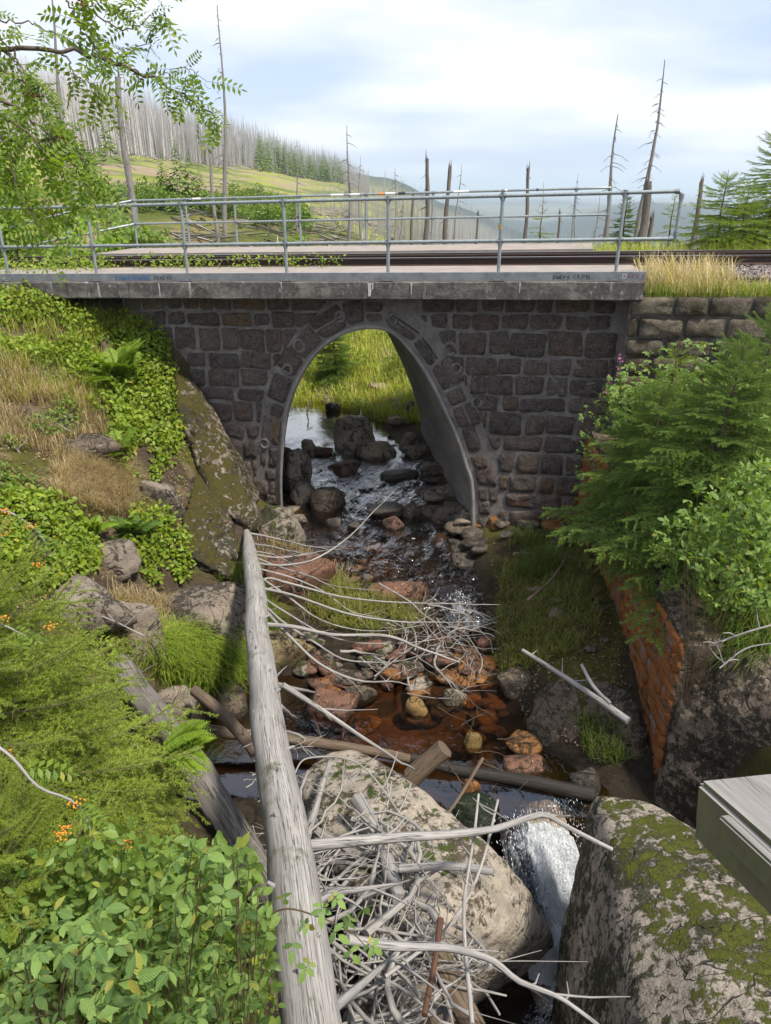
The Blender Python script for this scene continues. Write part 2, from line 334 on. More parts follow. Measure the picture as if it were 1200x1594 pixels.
# ------------------------------------------------------------------ terrain height
NEAR = [
 (-8, [(-9,-2),(-3,-2.3),(-1.8,-3),(-1,-4.8),(0,-6.9),(1,-7.4),(2,-6.9),(3,-4.5),(4.5,-3),(9,-2.5)]),
 (1.0, [(-9,-1.8),(-3,-2.1),(-1.6,-2.5),(-1,-3.4),(-.4,-5.4),(.2,-6.9),(1,-7.4),(2,-7.0),(3,-5.2),(4.5,-3.4),(9,-2.6)]),
 (2.5, [(-9,-1.9),(-4,-2.2),(-2,-2.7),(-1.2,-3.5),(-.5,-5.4),(.2,-6.9),(1,-7.4),(2,-7.2),(3,-5.4),(4.5,-3.6),(9,-2.8)]),
 (4.5, [(-9,-2.0),(-5,-2.5),(-3.2,-3.2),(-2.2,-4.1),(-1.4,-5.2),(-.7,-5.9),(0.2,-6.5),(.9,-7.3),(1.8,-7.4),(2.4,-6.9),(3.1,-5.8),(3.6,-4.4),(5,-3.6),(9,-2.8)]),
 (5.6, [(-9,-2.1),(-5,-2.7),(-3.6,-3.4),(-2.8,-4.5),(-2.3,-5.5),(-1.8,-5.75),(0,-5.8),(0.9,-5.85),(1.15,-7.1),(1.9,-7.1),(2.3,-6.4),(3.1,-6.1),(3.45,-4.6),(5,-3.6),(9,-2.8)]),
 (5.95, [(-9,-2.1),(-5,-2.7),(-3.7,-3.5),(-2.9,-4.6),(-2.4,-5.7),(-2.0,-6.2),(1.0,-6.1),(1.3,-6.1),(1.9,-6.2),(2.3,-5.9),(3.1,-5.8),(3.45,-4.4),(5,-3.5),(9,-2.8)]),
 (6.4, [(-9,-2.2),(-5,-2.8),(-3.8,-3.6),(-2.9,-4.8),(-2.4,-5.8),(-2.0,-6.4),(1.4,-6.15),(1.9,-6.0),(2.3,-5.6),(3.1,-5.6),(3.4,-4.2),(5,-3.4),(9,-2.7)]),
 (7.4, [(-9,-2.2),(-5.5,-2.8),(-4,-3.6),(-3,-4.6),(-2.3,-5.4),(-1.6,-6.1),(-1,-6.2),(1.5,-6.05),(1.8,-5.7),(2.2,-5.15),(3.1,-5.15),(3.4,-3.9),(5,-3.1),(9,-2.6)]),
 (8.4, [(-9,-2.0),(-6,-2.6),(-4.4,-3.3),(-3.2,-4.2),(-2.4,-4.9),(-1.6,-5.35),(-.6,-5.5),(0.3,-5.6),(.8,-5.9),(1.4,-6.0),(1.6,-5.7),(2.1,-5.1),(3.15,-5.0),(3.5,-3.6),(5,-2.9),(9,-2.5)]),
 (9.6, [(-9,-1.7),(-6.5,-2.1),(-4.8,-2.8),(-3.5,-3.7),(-2.4,-4.6),(-1.7,-5.1),(-.8,-5.45),(-.1,-5.6),(.4,-5.85),(1.4,-5.85),(1.7,-5.5),(2.3,-5.1),(3.2,-4.95),(3.5,-3.3),(5,-2.7),(9,-2.5)]),
 (10.6, [(-9,-1.5),(-6.5,-1.7),(-5,-2.3),(-3.7,-3.3),(-2.6,-4.4),(-2,-4.95),(-1.4,-5.3),(-1.1,-5.75),(1.1,-5.8),(1.5,-5.45),(2.2,-5.15),(3.2,-4.95),(3.5,-3.0),(5,-2.6),(9,-2.5)]),
 (11.2, [(-9,-1.5),(-6.2,-1.6),(-4.9,-2.1),(-3.7,-3.0),(-2.9,-4.1),(-2.2,-5.0),(-1.6,-5.4),(-1.2,-5.75),(1.0,-5.75),(1.5,-5.4),(2.2,-5.2),(3.3,-5.0),(3.6,-2.9),(5,-2.6),(9,-2.5)]),
 (11.45, [(-9,-1.7),(-6.2,-1.7),(-4.8,-2.0),(-3.6,-2.8),(-2.9,-4.0),(-2.2,-5.1),(-1.6,-5.4),(-1.2,-5.75),(1.0,-5.75),(1.5,-5.4),(2.2,-5.2),(3.35,-5.0),(3.8,-1.6),(5,-1.42),(9,-1.35)]),
 (11.9, [(-9,-1.75),(-3.3,-1.8),(-2.9,-5.2),(-1.8,-5.4),(-1.3,-5.7),(.6,-5.7),(1.2,-5.3),(1.9,-5.1),(3.4,-5.1),(3.8,-1.65),(4.2,-1.5),(5,-1.42),(9,-1.35)]),
 (15.7, [(-9,-1.7),(-4.1,-1.8),(-3.6,-5),(-2.5,-5.2),(-2.0,-5.45),(-.4,-5.45),(.2,-5.05),(1.2,-4.9),(1.5,-4.9),(2.0,-1.8),(4.4,-1.5),(9,-1.35)]),
 (16.5, [(-9,-1.7),(-6.5,-2.5),(-4.5,-3.9),(-3.6,-5),(-2.6,-5.3),(-1.0,-5.45),(-.4,-5.2),(.3,-4.9),(1.5,-4.6),(2.8,-3.6),(4.2,-2.2),(5.5,-1.5),(9,-1.35)]),
 (17.6, [(-9,-1.7),(-6,-3.2),(-3.8,-4.8),(-3,-5.3),(-1.5,-5.4),(-1.1,-5.1),(-.3,-4.95),(1,-4.6),(2.5,-3.7),(4.5,-2.3),(6,-1.5),(9,-1.3)]),
 (19.5, [(-9,-1.7),(-6,-3.6),(-4,-4.8),(-3.2,-5.2),(-2.4,-4.95),(-1,-4.75),(0,-4.6),(1.5,-4.2),(3,-3.6),(5,-2.3),(7,-1.6),(9,-1.3)]),
 (23, [(-9,-2.2),(-7.3,-3),(-4.4,-4.3),(-1.4,-4.3),(0,-4.3),(1.8,-4.2),(4.4,-3.6),(7,-2.3),(9,-1.9)]),
]
gx = np.arange(-9, 9.001, 0.06); gy = np.arange(-8, 23.001, 0.06)
rowsZ = np.array([np.interp(gx, [p[0] for p in r], [p[1] for p in r]) for _, r in NEAR])
rowsY = np.array([y for y, _ in NEAR])
GZ = np.array([[0.0]*len(gx)]*len(gy))
for i, xx in enumerate(gx): GZ[:, i] = np.interp(gy, rowsY, rowsZ[:, i])
for _ in range(3):
    P_ = np.pad(GZ, 1, mode='edge'); GZ = (P_[1:-1, 1:-1]*4+P_[:-2, 1:-1]+P_[2:, 1:-1]+P_[1:-1, :-2]+P_[1:-1, 2:])/8
FT = np.array([-1.0, -.477, -.334, -.2, -.064, 0, .08, .2, .32, .477, 1.0])
FARR = [
 (22, [-1.4,-1.8,-3,-4.3,-4.3,-4.3,-4.2,-3.6,-2.3,-1.7,-1.3]),
 (40, [0,-.9,-1.3,-2.0,-3.0,-3.6,-4.5,-5.5,-5,-4,-4]),
 (70, [6,.5,-.6,-1.8,-3.4,-5,-8,-12,-12,-11,-10]),
 (120, [14,3.5,2.0,-.6,-4.0,-6,-12,-20,-24,-24,-24]),
 (200, [22,9,6,1,-3,-7,-18,-35,-42,-45,-45]),
 (300, [46,27,15,6.5,-1.5,-8,-23,-45,-60,-60,-60]),
 (450, [60,43,25,13,0.5,-9,-30,-60,-75,-80,-80]),
 (700, [60,42,24,13,1,-12,-40,-85,-95,-100,-100]),
 (1500, [40,30,20,15,12,-4,-45,-95,-92,-85,-80]),
 (2500, [40,40,30,20,2,-12,-80,-110,-52,-88,-60]),
 (3300, [40,40,30,0,-20,-40,-100,-100,-95,-70,-60]),
 (5000, [0,0,0,-40,-60,-90,-110,-95,-110,-80,-100]),
 (9000, [0]*3+[-80,-130,-140,-140,-150,-140,-140,-150]),
 (40000, [-160]*11),
]
FL = np.log([r[0] for r in FARR]); FZ = np.array([r[1] for r in FARR], float)
def H0(x, y):
    x = np.asarray(x, float); y = np.asarray(y, float)
    yk = np.clip(y+0.23*np.clip(x, -9, 9)*sstep(5.5, 9.5, y), -8, 22.99); xc = np.clip(x, -9, 8.99)
    fx = (xc+9)/0.06; fy = (yk+8)/0.06
    ix = np.clip(fx.astype(int), 0, len(gx)-2); iy = np.clip(fy.astype(int), 0, len(gy)-2); fx = fx-ix; fy = fy-iy
    zn = (GZ[iy, ix]*(1-fx)+GZ[iy, ix+1]*fx)*(1-fy)+(GZ[iy+1, ix]*(1-fx)+GZ[iy+1, ix+1]*fx)*fy
    ys = np.maximum(y, 22.0); t = np.clip(x/ys, -1, 1); L = np.clip(np.log(ys), FL[0], FL[-1])
    it = np.clip(np.searchsorted(FT, t)-1, 0, 9); il = np.clip(np.searchsorted(FL, L)-1, 0, len(FL)-2)
    ft = (t-FT[it])/(FT[it+1]-FT[it]); fl = (L-FL[il])/(FL[il+1]-FL[il]); ft = ft*ft*(3-2*ft)*.6+ft*.4
    zf = (FZ[il, it]*(1-ft)+FZ[il, it+1]*ft)*(1-fl)+(FZ[il+1, it]*(1-ft)+FZ[il+1, it+1]*ft)*fl
    b = sstep(19.5, 23, y); return zn*(1-b)+zf*b
def flatmask(x, y):       # 1 on the levelled railway embankment and under the deck
    yk = y+0.23*np.clip(x, -9, 9); return sstep(11.0, 11.4, yk)*(1-sstep(16.0, 17.0, yk))
def H(x, y):
    z = H0(x, y); x = np.asarray(x, float); y = np.asarray(y, float)
    f = flatmask(x, y)
    n = (0.10*fb2(x, y, 0.7, 4)+0.05*fb2(x, y, 0.16, 2, 3.0))*(1-0.9*f)
    dist = np.hypot(x, y)
    n = n*(1-sstep(30, 60, dist))+sstep(25, 60, dist)*fb2(x, y, 9.0, 4, 5.0)*0.5+sstep(400, 1500, dist)*fb2(x, y, 420.0, 4, 9.0)*12*(1-.6*sstep(5000, 12000, dist))
    return z+n
def Gmany(px, py, ymax=40.0, steps=420):
    """where the sight lines through these pixels of the photograph meet the ground"""
    px = np.atleast_1d(np.asarray(px, float)); py = np.atleast_1d(np.asarray(py, float))
    u = (px-CX)/FPX; v = (CY-py)/FPX; D = np.stack([u, cp+v*sp, -sp+v*cp], -1)
    t = np.full(len(px), 1.2); hit = np.zeros(len(px), bool); g = (ymax/1.2)**(1/steps)
    prev = t.copy()
    for _ in range(steps):
        a = ~hit
        if not a.any(): break
        P = D[a]*t[a][:, None]; under = P[:, 2] < H0(P[:, 0], P[:, 1])
        ia = np.where(a)[0]; hit[ia[under]] = True
        mv = ia[~under]; prev[mv] = t[mv]; t[mv] *= g
    lo, hi = prev, t.copy()
    for _ in range(7):
        m = (lo+hi)/2; P = D*m[:, None]; u_ = P[:, 2] < H(P[:, 0], P[:, 1]); hi = np.where(u_, m, hi); lo = np.where(u_, lo, m)
    P = D*hi[:, None]; P[:, 2] = H(P[:, 0], P[:, 1]); return P, hit
def G(px, py): return Gmany([px], [py])[0][0]

# ------------------------------------------------------------------ the ground: one sheet to the horizon
def axis(lo, hi, d, g, far_lo, far_hi):
    a = list(np.arange(lo, hi, d)); s = d; v = a[-1]
    while v < far_hi: s *= g; v += s; a.append(v)
    s = d; v = lo; pre = []
    while v > far_lo: s *= g; v -= s; pre.append(v)
    return np.array(pre[::-1]+a)
ax = axis(-8, 7, 0.07, 1.085, -22000, 22000); ay = axis(2.0, 21, 0.07, 1.05, -30, 38000)
X, Y = np.meshgrid(ax, ay); Z = H(X, Y)
ny, nx = X.shape; Vg = np.stack([X, Y, Z], -1).reshape(-1, 3)
i, j = np.meshgrid(np.arange(ny-1), np.arange(nx-1), indexing='ij')
Fg = np.stack([i*nx+j, i*nx+j+1, (i+1)*nx+j+1, (i+1)*nx+j], -1).reshape(-1, 4)
def zone_col(P):
    x, y, z = P[:, 0], P[:, 1], P[:, 2]; n = fb2(x, y, 0.8, 4, 2.0); n2 = fb2(x, y, 0.25, 3, 7.0)
    lerp = lambda a, b, k: np.asarray(a)*(1-k[:, None])+np.asarray(b)*k[:, None]
    soil = np.array([0.085, 0.062, 0.042]); mossy = np.array([0.10, 0.095, 0.022]); dry = np.array([0.19, 0.145, 0.085])
    c = lerp(soil, mossy, sstep(-.2, .4, n)); c = lerp(c, dry, sstep(0.1, .5, n2)*sstep(-2, -3, x)*.8)
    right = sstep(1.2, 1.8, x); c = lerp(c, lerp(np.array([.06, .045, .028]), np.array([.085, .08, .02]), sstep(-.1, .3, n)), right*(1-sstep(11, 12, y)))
    hx = H0(x, y); bed = sstep(-5.35, -5.55, hx)*(1-sstep(17.5, 18.5, y)); c = lerp(c, np.array([.045, .035, .024]), bed)
    pool = bed*sstep(-5.86, -5.96, hx)*(1-sstep(1.5, 1.75, x))*sstep(5.6, 6.4, y)*(1-sstep(7.9, 8.3, y))*sstep(-.9, -.1, x); c = lerp(c, lerp(np.array([.14, .072, .028]), np.array([.06, .042, .024]), sstep(-.3, .3, n2)), pool)
    f = flatmask(x, y)*sstep(3.1, 3.5, np.abs(x+.3)); c = lerp(c, np.array([.16, .13, .10]), f)
    g = sstep(17.0, 18.2, y); n3 = fb2(x, y, 3.0, 4, 1.0); n4 = fb2(x, y, 14.0, 4, 4.0)
    gc = lerp(np.array([.10, .125, .025]), np.array([.22, .20, .06]), sstep(-.3, .5, n3)); gc = lerp(gc, np.array([.30, .22, .14]), sstep(.0, .45, fb2(x, y, 6.0, 4, 8.0))*.75)
    c = lerp(c, gc, g)
    h = sstep(45, 75, y); hc = lerp(np.array([.13, .16, .035]), np.array([.29, .30, .055]), sstep(-.3, .4, n4)); hc = lerp(hc, np.array([.30, .235, .15]), sstep(.05, .4, fb2(x, y*.5, 7.0, 4, 6.0)))
    c = lerp(c, hc, h)
    wood = sstep(.02, .08, x/np.maximum(y, 1)); c = lerp(c, np.array([.19, .17, .14]), wood*sstep(30, 60, y))
    fr0 = np.interp(x/np.maximum(y, 1), [-.7, -.5, -.334, -.2, -.064], [175, 185, 200, 265, 430]); base = sstep(-.03, -.06, x/np.maximum(y, 1))*sstep(fr0-8, fr0+6, y); c = lerp(c, np.array([.22, .20, .165]), base)
    fr = sstep(700, 1300, y); fc = lerp(np.array([.03, .05, .035]), np.array([.12, .13, .08]), sstep(-.1, .35, fb2(x, y, 700.0, 4, 3.0))); c = lerp(c, fc, fr)
    return np.clip(c, 0, 1)
mb = MB().add(Vg, Fg)
M = Mat("ground_surface")
at_ = M.n('ShaderNodeAttribute'); at_.attribute_name = 'zone'
a = M.noise(11, 6, 0.7); b = M.noise(60, 4, 0.7); cfar = M.noise(0.35, 6, 0.7)
base = M.mix(0.8, at_.outputs['Color'], M.ramp(a, [(0.3, 0.45), (0.5, 0.9), (0.7, 1.35)]), 'MULTIPLY')
base = M.mix(0.6, base, M.ramp(b, [(0.3, 0.5), (0.65, 1.3)]), 'MULTIPLY')
base = M.mix(0.5, base, M.ramp(cfar, [(0.3, 0.55), (0.7, 1.25)]), 'MULTIPLY')
M.col(base); M.rough(0.9); M.spec(0.15); M.bump(M.math('ADD', a, b), 0.8, 0.04)
me = mb.mesh("ground", M.m, True); ca = me.color_attributes.new("zone", 'FLOAT_COLOR', 'POINT')
ca.data.foreach_set('color', np.hstack([zone_col(Vg), np.ones((len(Vg), 1))]).astype(np.float32).ravel())
g_ = bpy.data.objects.new("ground", me); COL.objects.link(g_); g_['kind'] = 'structure'

# ------------------------------------------------------------------ the haze over the valley
hb = MB(); box(hb, (-23500, -60, -200), (23500, 39500, 75))
hm = bpy.data.materials.new("air"); hm.use_nodes = True; t = hm.node_tree; t.nodes.clear()
o_ = t.nodes.new('ShaderNodeOutputMaterial'); pv = t.nodes.new('ShaderNodeVolumePrincipled')
pv.inputs['Color'].default_value = (0.78, 0.89, 1.0, 1); pv.inputs['Density'].default_value = 0.00024; pv.inputs['Anisotropy'].default_value = 0.2
t.links.new(pv.outputs[0], o_.inputs['Volume'])
ho = hb.build("haze", hm, smooth=False); ho['kind'] = 'stuff'

# ------------------------------------------------------------------ materials used by many things
m_rock = rock_mat("granite", (.33, .27, .21), (.21, .17, .135), 0.25, spots=0.8)
m_rock_pale = rock_mat("pale_granite", (.46, .37, .27), (.36, .30, .24), 0.30, spots=0.7, dark=(.045, .036, .02))
m_rock_moss = rock_mat("mossy_granite", (.34, .29, .23), (.24, .20, .16), 0.62, spots=1.6, dark=(.02, .022, .008))
m_rock_dark = rock_mat("wet_granite", (.14, .115, .092), (.07, .06, .05), 0.1, rough=0.35)
m_rock_brown = rock_mat("brown_granite", (.20, .15, .11), (.12, .09, .065), 0.45, spots=1.0, mosscol=(.06, .055, .012))
m_rock_orange = rock_mat("orange_granite", (.36, .17, .055), (.24, .10, .03), 0.0, rough=0.5)
m_rock_red = rock_mat("reddish_granite", (.25, .12, .075), (.16, .09, .065), 0.1, rough=0.6)
m_wood = wood_mat("bleached_wood", (.42, .395, .37), (.25, .235, .225), crackamt=.7)
m_trunk = wood_mat("trunk_wood", (.40, .375, .35), (.22, .205, .19), crackamt=.6, crsc=1.3, green=.12)
m_stick = wood_mat("bleached_twigs", (.45, .42, .395), (.25, .23, .21), crackamt=.2)
m_wood_br = wood_mat("brown_wood", (.20, .145, .10), (.11, .08, .058), crackamt=.5, green=.2)
m_wood_blk = wood_mat("wet_wood", (.05, .042, .035), (.02, .018, .016), crackamt=.5, rough=.4)
m_bark = wood_mat("rough_bark", (.24, .215, .19), (.11, .095, .085), crackamt=1.0, green=.25, crsc=.6)
m_dead = wood_mat("dead_trunk", (.36, .335, .31), (.20, .18, .165), crackamt=.3)
m_deadfar = plain_mat("dead_trunk_far", (.60, .57, .54), (.43, .40, .375), 2.0, 0.9, 0.0)
m_snag = wood_mat("charred_snag", (.25, .21, .18), (.13, .11, .095), crackamt=.6)
m_twigd = plain_mat("living_twig", (.085, .06, .045), (.14, .11, .08), 20, .8, .2)

# ------------------------------------------------------------------ the bridge
BD = np.array([0.9745, -0.2241, 0.0]); BN = np.array([0.2241, 0.9745, 0.0]); BO = np.array([0, 11.05, -1.30]); SLOPE = 0.027
def B(s, t, z=0.0): return BO+BD*s+BN*t+np.array([0, 0, z+SLOPE*s])
def Bm(V): V = np.asarray(V, float); return BO+V[:, :1]*BD+V[:, 1:2]*BN+(V[:, 2:]+SLOPE*V[:, :1])*np.array([0, 0, 1.0])
def bpx(px, py, t):     # sight line met with the bridge plane t
    r = ray(px, py); k = ((BO+BN*t)@BN)/(r@BN); P = r*k-BO-BN*t; s = P@BD; return s, P[2]-SLOPE*s
def s_at(px, t, z):
    s = 0.0
    for _ in range(30): s += (px-proj(B(s, t, z))[0])/FPX*11.5
    return s
S0, S1 = -9.0, s_at(1003, 0, -.1)
bridge = empty("railway_bridge", B(-.2, 2.6, -4.2), "old stone arch railway bridge with concrete deck edge over the stream", "bridge")

Mc = Mat("deck_concrete"); a = Mc.noise(3, 6, .7); b = Mc.noise(40, 4, .7)
Mc.col(Mc.mix(.35, Mc.mix(Mc.ramp(a, [(.35, 0.), (.65, 1.)]), (.34, .285, .245), (.25, .215, .19)), Mc.ramp(b, [(.3, .5), (.6, 1.)]), 'MULTIPLY')); Mc.rough(.9); Mc.bump(b, .3, .01)
Mf = Mat("fascia_concrete")
a = Mf.noise(2.2, 6, .7, Mf.map(Mf.pos, (1, 1, 2.0))); b = Mf.noise(14, 6, .75, Mf.map(Mf.pos, (1, 1, .7))); c = Mf.noise(60, 3, .7); dr = Mf.noise(6, 4, .6, Mf.map(Mf.pos, (1.6, 1.6, .12), (2, 0, 0)))
f = Mf.mix(Mf.ramp(b, [(.3, 0.), (.68, 1.)]), (.045, .04, .036), (.16, .145, .13))
f = Mf.mix(Mf.ramp(a, [(.48, 0.), (.62, .8)]), f, (.26, .235, .21)); f = Mf.mix(Mf.ramp(b, [(.60, 0.), (.66, .7)]), f, (.44, .42, .39))
f = Mf.mix(Mf.ramp(dr, [(.655, 0.), (.68, .8)]), f, (.55, .53, .49)); f = Mf.mix(.6, f, Mf.ramp(c, [(.3, .4), (.6, 1.)]), 'MULTIPLY')
f = Mf.mix(Mf.ramp(Mf.noise(5, 5, .75, Mf.map(Mf.pos, (1, 1, 1), (4, 4, 4))), [(.60, 0.), (.66, .8)]), f, (.05, .035, .015))
Mf.col(f); Mf.rough(.9); Mf.bump(Mf.math('ADD', b, c), .6, .015)
Mp = Mat("arch_plaster"); a = Mp.noise(2.5, 6, .7, Mp.map(Mp.pos, (1, .4, 1))); b = Mp.noise(25, 5, .7)
Mp.col(Mp.mix(.4, Mp.mix(Mp.ramp(a, [(.35, 0.), (.65, 1.)]), (.30, .28, .26), (.17, .155, .145)), Mp.ramp(b, [(.3, .5), (.6, 1.)]), 'MULTIPLY')); Mp.rough(.85); Mp.bump(b, .4, .01)
Mm = Mat("mortar"); a = Mm.noise(6, 6, .7); b = Mm.noise(1.0, 5, .7); wc = Mm.mix(Mm.ramp(a, [(.35, 0.), (.65, 1.)]), (.16, .14, .13), (.29, .265, .25))
px_ = Mm.sep(Mm.pos)
def stain_mask(M):      # orange iron-loving algae low on the right-hand part of the wall
    s = M.sep(M.pos); zz = M.math('MULTIPLY', M.math('ADD', s[2], 4.55), -0.55); xx = M.math('MULTIPLY', M.math('SUBTRACT', s[0], 1.9), .34)
    return M.ramp(M.math('ADD', M.math('ADD', zz, xx), M.math('MULTIPLY', M.math('SUBTRACT', M.noise(3.2, 6, .8), .5), 3.2)), [(.38, 0.), (.62, .9)])
sm = stain_mask(Mm); Mm.col(Mm.mix(sm, wc, (.20, .065, .014))); Mm.rough(.9); Mm.bump(Mm.noise(18, 6, .8), .9, .05)
Ms = Mat("facing_stone"); r = Ms.n('ShaderNodeObjectInfo').outputs['Random']; a = Ms.noise(8, 6, .75); b = Ms.noise(45, 4, .7)
bs = Ms.ramp(r, [(0., (.25, .20, .18)), (.35, (.18, .145, .13)), (.6, (.29, .23, .195)), (.85, (.22, .17, .15)), (.98, (.29, .20, .13))])
bs = Ms.mix(.8, bs, Ms.ramp(a, [(.3, .35), (.5, .85), (.7, 1.35)]), 'MULTIPLY'); bs = Ms.mix(.85, bs, Ms.ramp(b, [(.32, .35), (.5, .9), (.64, 1.5)]), 'MULTIPLY'); bs = Ms.mix(Ms.ramp(Ms.noise(5, 6, .8, Ms.map(Ms.pos, (1, 1, 1), (1, 9, 5))), [(.57, 0.), (.66, .7)]), bs, (.045, .035, .03))
bs = Ms.mix(Ms.ramp(Ms.noise(10, 5, .7, Ms.map(Ms.pos, (1, 1, 1), (7, 3, 1))), [(.53, 0.), (.62, .75)]), bs, (.235, .21, .20))
bs = Ms.mix(stain_mask(Ms), bs, (.22, .07, .014)); Ms.col(bs); Ms.rough(.85); Ms.spec(.25); Ms.bump(Ms.math('ADD', Ms.math('MULTIPLY', a, 1.4), b), 1.0, .09)

# the arch outline, measured on the face of the wall
TW = 0.55
apx = [(441, 812), (440, 770), (441, 722), (446, 665), (456, 620), (472, 583), (494, 551), (522, 528), (553, 515), (588, 512), (613, 521), (637, 545), (662, 580), (688, 630), (709, 678), (724, 725), (733, 765), (737, 812)]
A0 = np.array([bpx(x, y, TW) for x, y in apx]); A0[0, 1] = A0[-1, 1] = -4.9
arch = spline(A0, 73)
SKEW = np.array([-0.40, 1.0])       # the vault runs up-stream at a skew, in bridge axes
TB = 4.5
def wallface(t, sh, sl_, sr_, zt, flip):
    a = arch.copy(); a[:, 0] += sh; n = len(a)
    per = [(sl_, -4.9)]+[(sl_, zt)]+[(sr_, zt)]+[(sr_, -4.9)]; per = np.array(per, float)
    L = np.concatenate([[0], np.cumsum(np.hypot(*np.diff(per, axis=0).T))]); q = np.linspace(0, L[-1], n)
    # keep the two top corners in the outline
    for c_ in (1, 2): q[np.argmin(abs(q-L[c_]))] = L[c_]
    o = np.stack([np.interp(q, L, per[:, 0]), np.interp(q, L, per[:, 1])], -1)
    V = np.vstack([np.column_stack([a[:, 0], np.full(n, t), a[:, 1]]), np.column_stack([o[:, 0], np.full(n, t), o[:, 1]])])
    k = np.arange(n-1); F = np.stack([k, k+1, k+1+n, k+n], -1)
    return Bm(V), F[:, ::-1] if flip else F
SL, SR = -4.6, s_at(962, TW, -1.0)
mb = MB(); mb.add(*wallface(TW, 0, SL, SR, -.2, True)); mb.build("spandrel_wall", Mm.m, bridge, smooth=False)
mb = MB(); mb.add(*wallface(TB, SKEW[0]*(TB-TW), SL-1.2, SR+1, -.2, False)); mb.build("rear_wall", Mm.m, bridge, smooth=False)
n = len(arch); nt_ = 12; V = []
for k in range(nt_):
    t_ = TW-.02+(TB-TW+.04)*k/(nt_-1); a = arch.copy(); a[:, 0] += SKEW[0]*(t_-TW)
    V.append(np.column_stack([a[:, 0], np.full(n, t_), a[:, 1]]))
V = Bm(np.vstack(V)); i, j = np.meshgrid(np.arange(nt_-1), np.arange(n-1), indexing='ij')
F = np.stack([i*n+j, i*n+j+1, (i+1)*n+j+1, (i+1)*n+j], -1).reshape(-1, 4)
MB().add(V, F).build("vault", Mp.m, bridge)
# plaster band that frames the opening
nrm = np.gradient(arch, axis=0); nrm = np.stack([-nrm[:, 1], nrm[:, 0]], -1); nrm /= np.linalg.norm(nrm, axis=1, keepdims=True)
wid = .06+.02*fbm(np.column_stack([np.linspace(0, 9, n), np.zeros(n), np.zeros(n)]), 3)
o1 = arch+nrm*wid[:, None]; V = []
for pts, t_ in ((arch, TW-.02), (arch, TW-.05), (o1, TW-.045), (o1, TW+.01)): V.append(np.column_stack([pts[:, 0], np.full(n, t_), pts[:, 1]]))
V = Bm(np.vstack(V)); i, j = np.meshgrid(np.arange(3), np.arange(n-1), indexing='ij')
F = np.stack([i*n+j, i*n+j+1, (i+1)*n+j+1, (i+1)*n+j], -1).reshape(-1, 4); MB().add(V, F).build("arch_band", Mp.m, bridge)

# facing stones: voussoirs round the opening, coursed rubble beyond
cells = []
Larch = np.concatenate([[0], np.cumsum(np.hypot(*np.diff(arch, axis=0).T))])
rr_ = random.Random(11)
def aoff(q, o): return np.array([np.interp(q, Larch, arch[:, 0]), np.interp(q, Larch, arch[:, 1])])+np.array([np.interp(q, Larch, nrm[:, 0]), np.interp(q, Larch, nrm[:, 1])])*o
q = 0.0; RING = .46
while q < Larch[-1]-.1:
    dq = min(rr_.uniform(.22, .50), Larch[-1]-q); j1, j2 = rr_.uniform(-.06, .04), rr_.uniform(-.04, .06); o1_ = RING-rr_.uniform(-.06, .16)
    if rr_.random() < .3:
        m_ = rr_.uniform(.24, .30); cells += [[aoff(q, .1), aoff(q+dq, .1), aoff(q+dq+j2, m_), aoff(q+j1, m_)], [aoff(q+j1, m_), aoff(q+dq+j2, m_), aoff(q+dq+j2, o1_), aoff(q+j1, o1_)]]
    else: cells.append([aoff(q, .1), aoff(q+dq, .1), aoff(q+dq+j2, o1_), aoff(q+j1, o1_)])
    q += dq
qs_ = np.linspace(0, Larch[-1], 120); ringo = np.array([aoff(l, RING) for l in qs_]); ringn = np.array([aoff(l, RING+1)-aoff(l, RING) for l in qs_]); rpoly = [tuple(x) for x in ringo]
def clip(poly, c, nv):
    out = []
    for k in range(len(poly)):
        a, b = poly[k-1], poly[k]; da, db = (a-c)@nv, (b-c)@nv
        if da <= 0: out.append(a)
        if (da < 0 < db) or (db < 0 < da): out.append(a+(b-a)*(da/(da-db)))
    return out
def inset(poly, d):
    P_ = list(poly); n_ = len(P_); out = P_
    for k in range(n_):
        a, b = P_[k-1], P_[k]; e = b-a; l = np.hypot(*e)
        if l < 1e-4: continue
        nv = np.array([e[1], -e[0]])/l; out = clip(out, a-nv*d, nv)
        if len(out) < 3: return []
    return out
def stone_mesh(poly, tf, depth, rs, nm="stone", mat=None):
    """pillow-faced stone over a plane polygon; tf maps (s, t, z) to the place"""
    P_ = np.array(poly); c = P_.mean(0)
    Q = []
    for k in range(len(P_)):
        a, b, d_ = P_[k-1], P_[k], P_[(k+1) % len(P_)]
        r1 = min(.25, rs.uniform(.02, .045)/max(np.hypot(*(b-a)), .01)); r2 = min(.25, rs.uniform(.02, .045)/max(np.hypot(*(d_-b)), .01))
        Q += [b+(a-b)*r1, b+(d_-b)*r2, (b+d_)/2+np.array([rs.uniform(-.01, .01), rs.uniform(-.01, .01)])]
    Q = np.array(Q); m = len(Q); rings = []
    for sc, dp in ((1.0, 0.03), (.93, -depth), (.5, -depth*1.1)):
        rg = c+(Q-c)*sc; t_ = np.full(m, dp)+np.array([rs.uniform(-.014, .014) if sc < .95 else 0 for _ in range(m)])
        rings.append(np.column_stack([rg[:, 0], t_, rg[:, 1]]))
    V = np.vstack(rings+[np.array([[c[0], -depth*1.2, c[1]]])]); F = []
    for k in range(2):
        for e in range(m): f = (e+1) % m; F.append((k*m+e, k*m+f, (k+1)*m+f, (k+1)*m+e))
    for e in range(m): F.append((2*m+e, 2*m+(e+1) % m, 3*m))
    return tf(V), F
def tfw(V): V = V.copy(); V[:, 1] += TW; return Bm(V)
z = -4.95
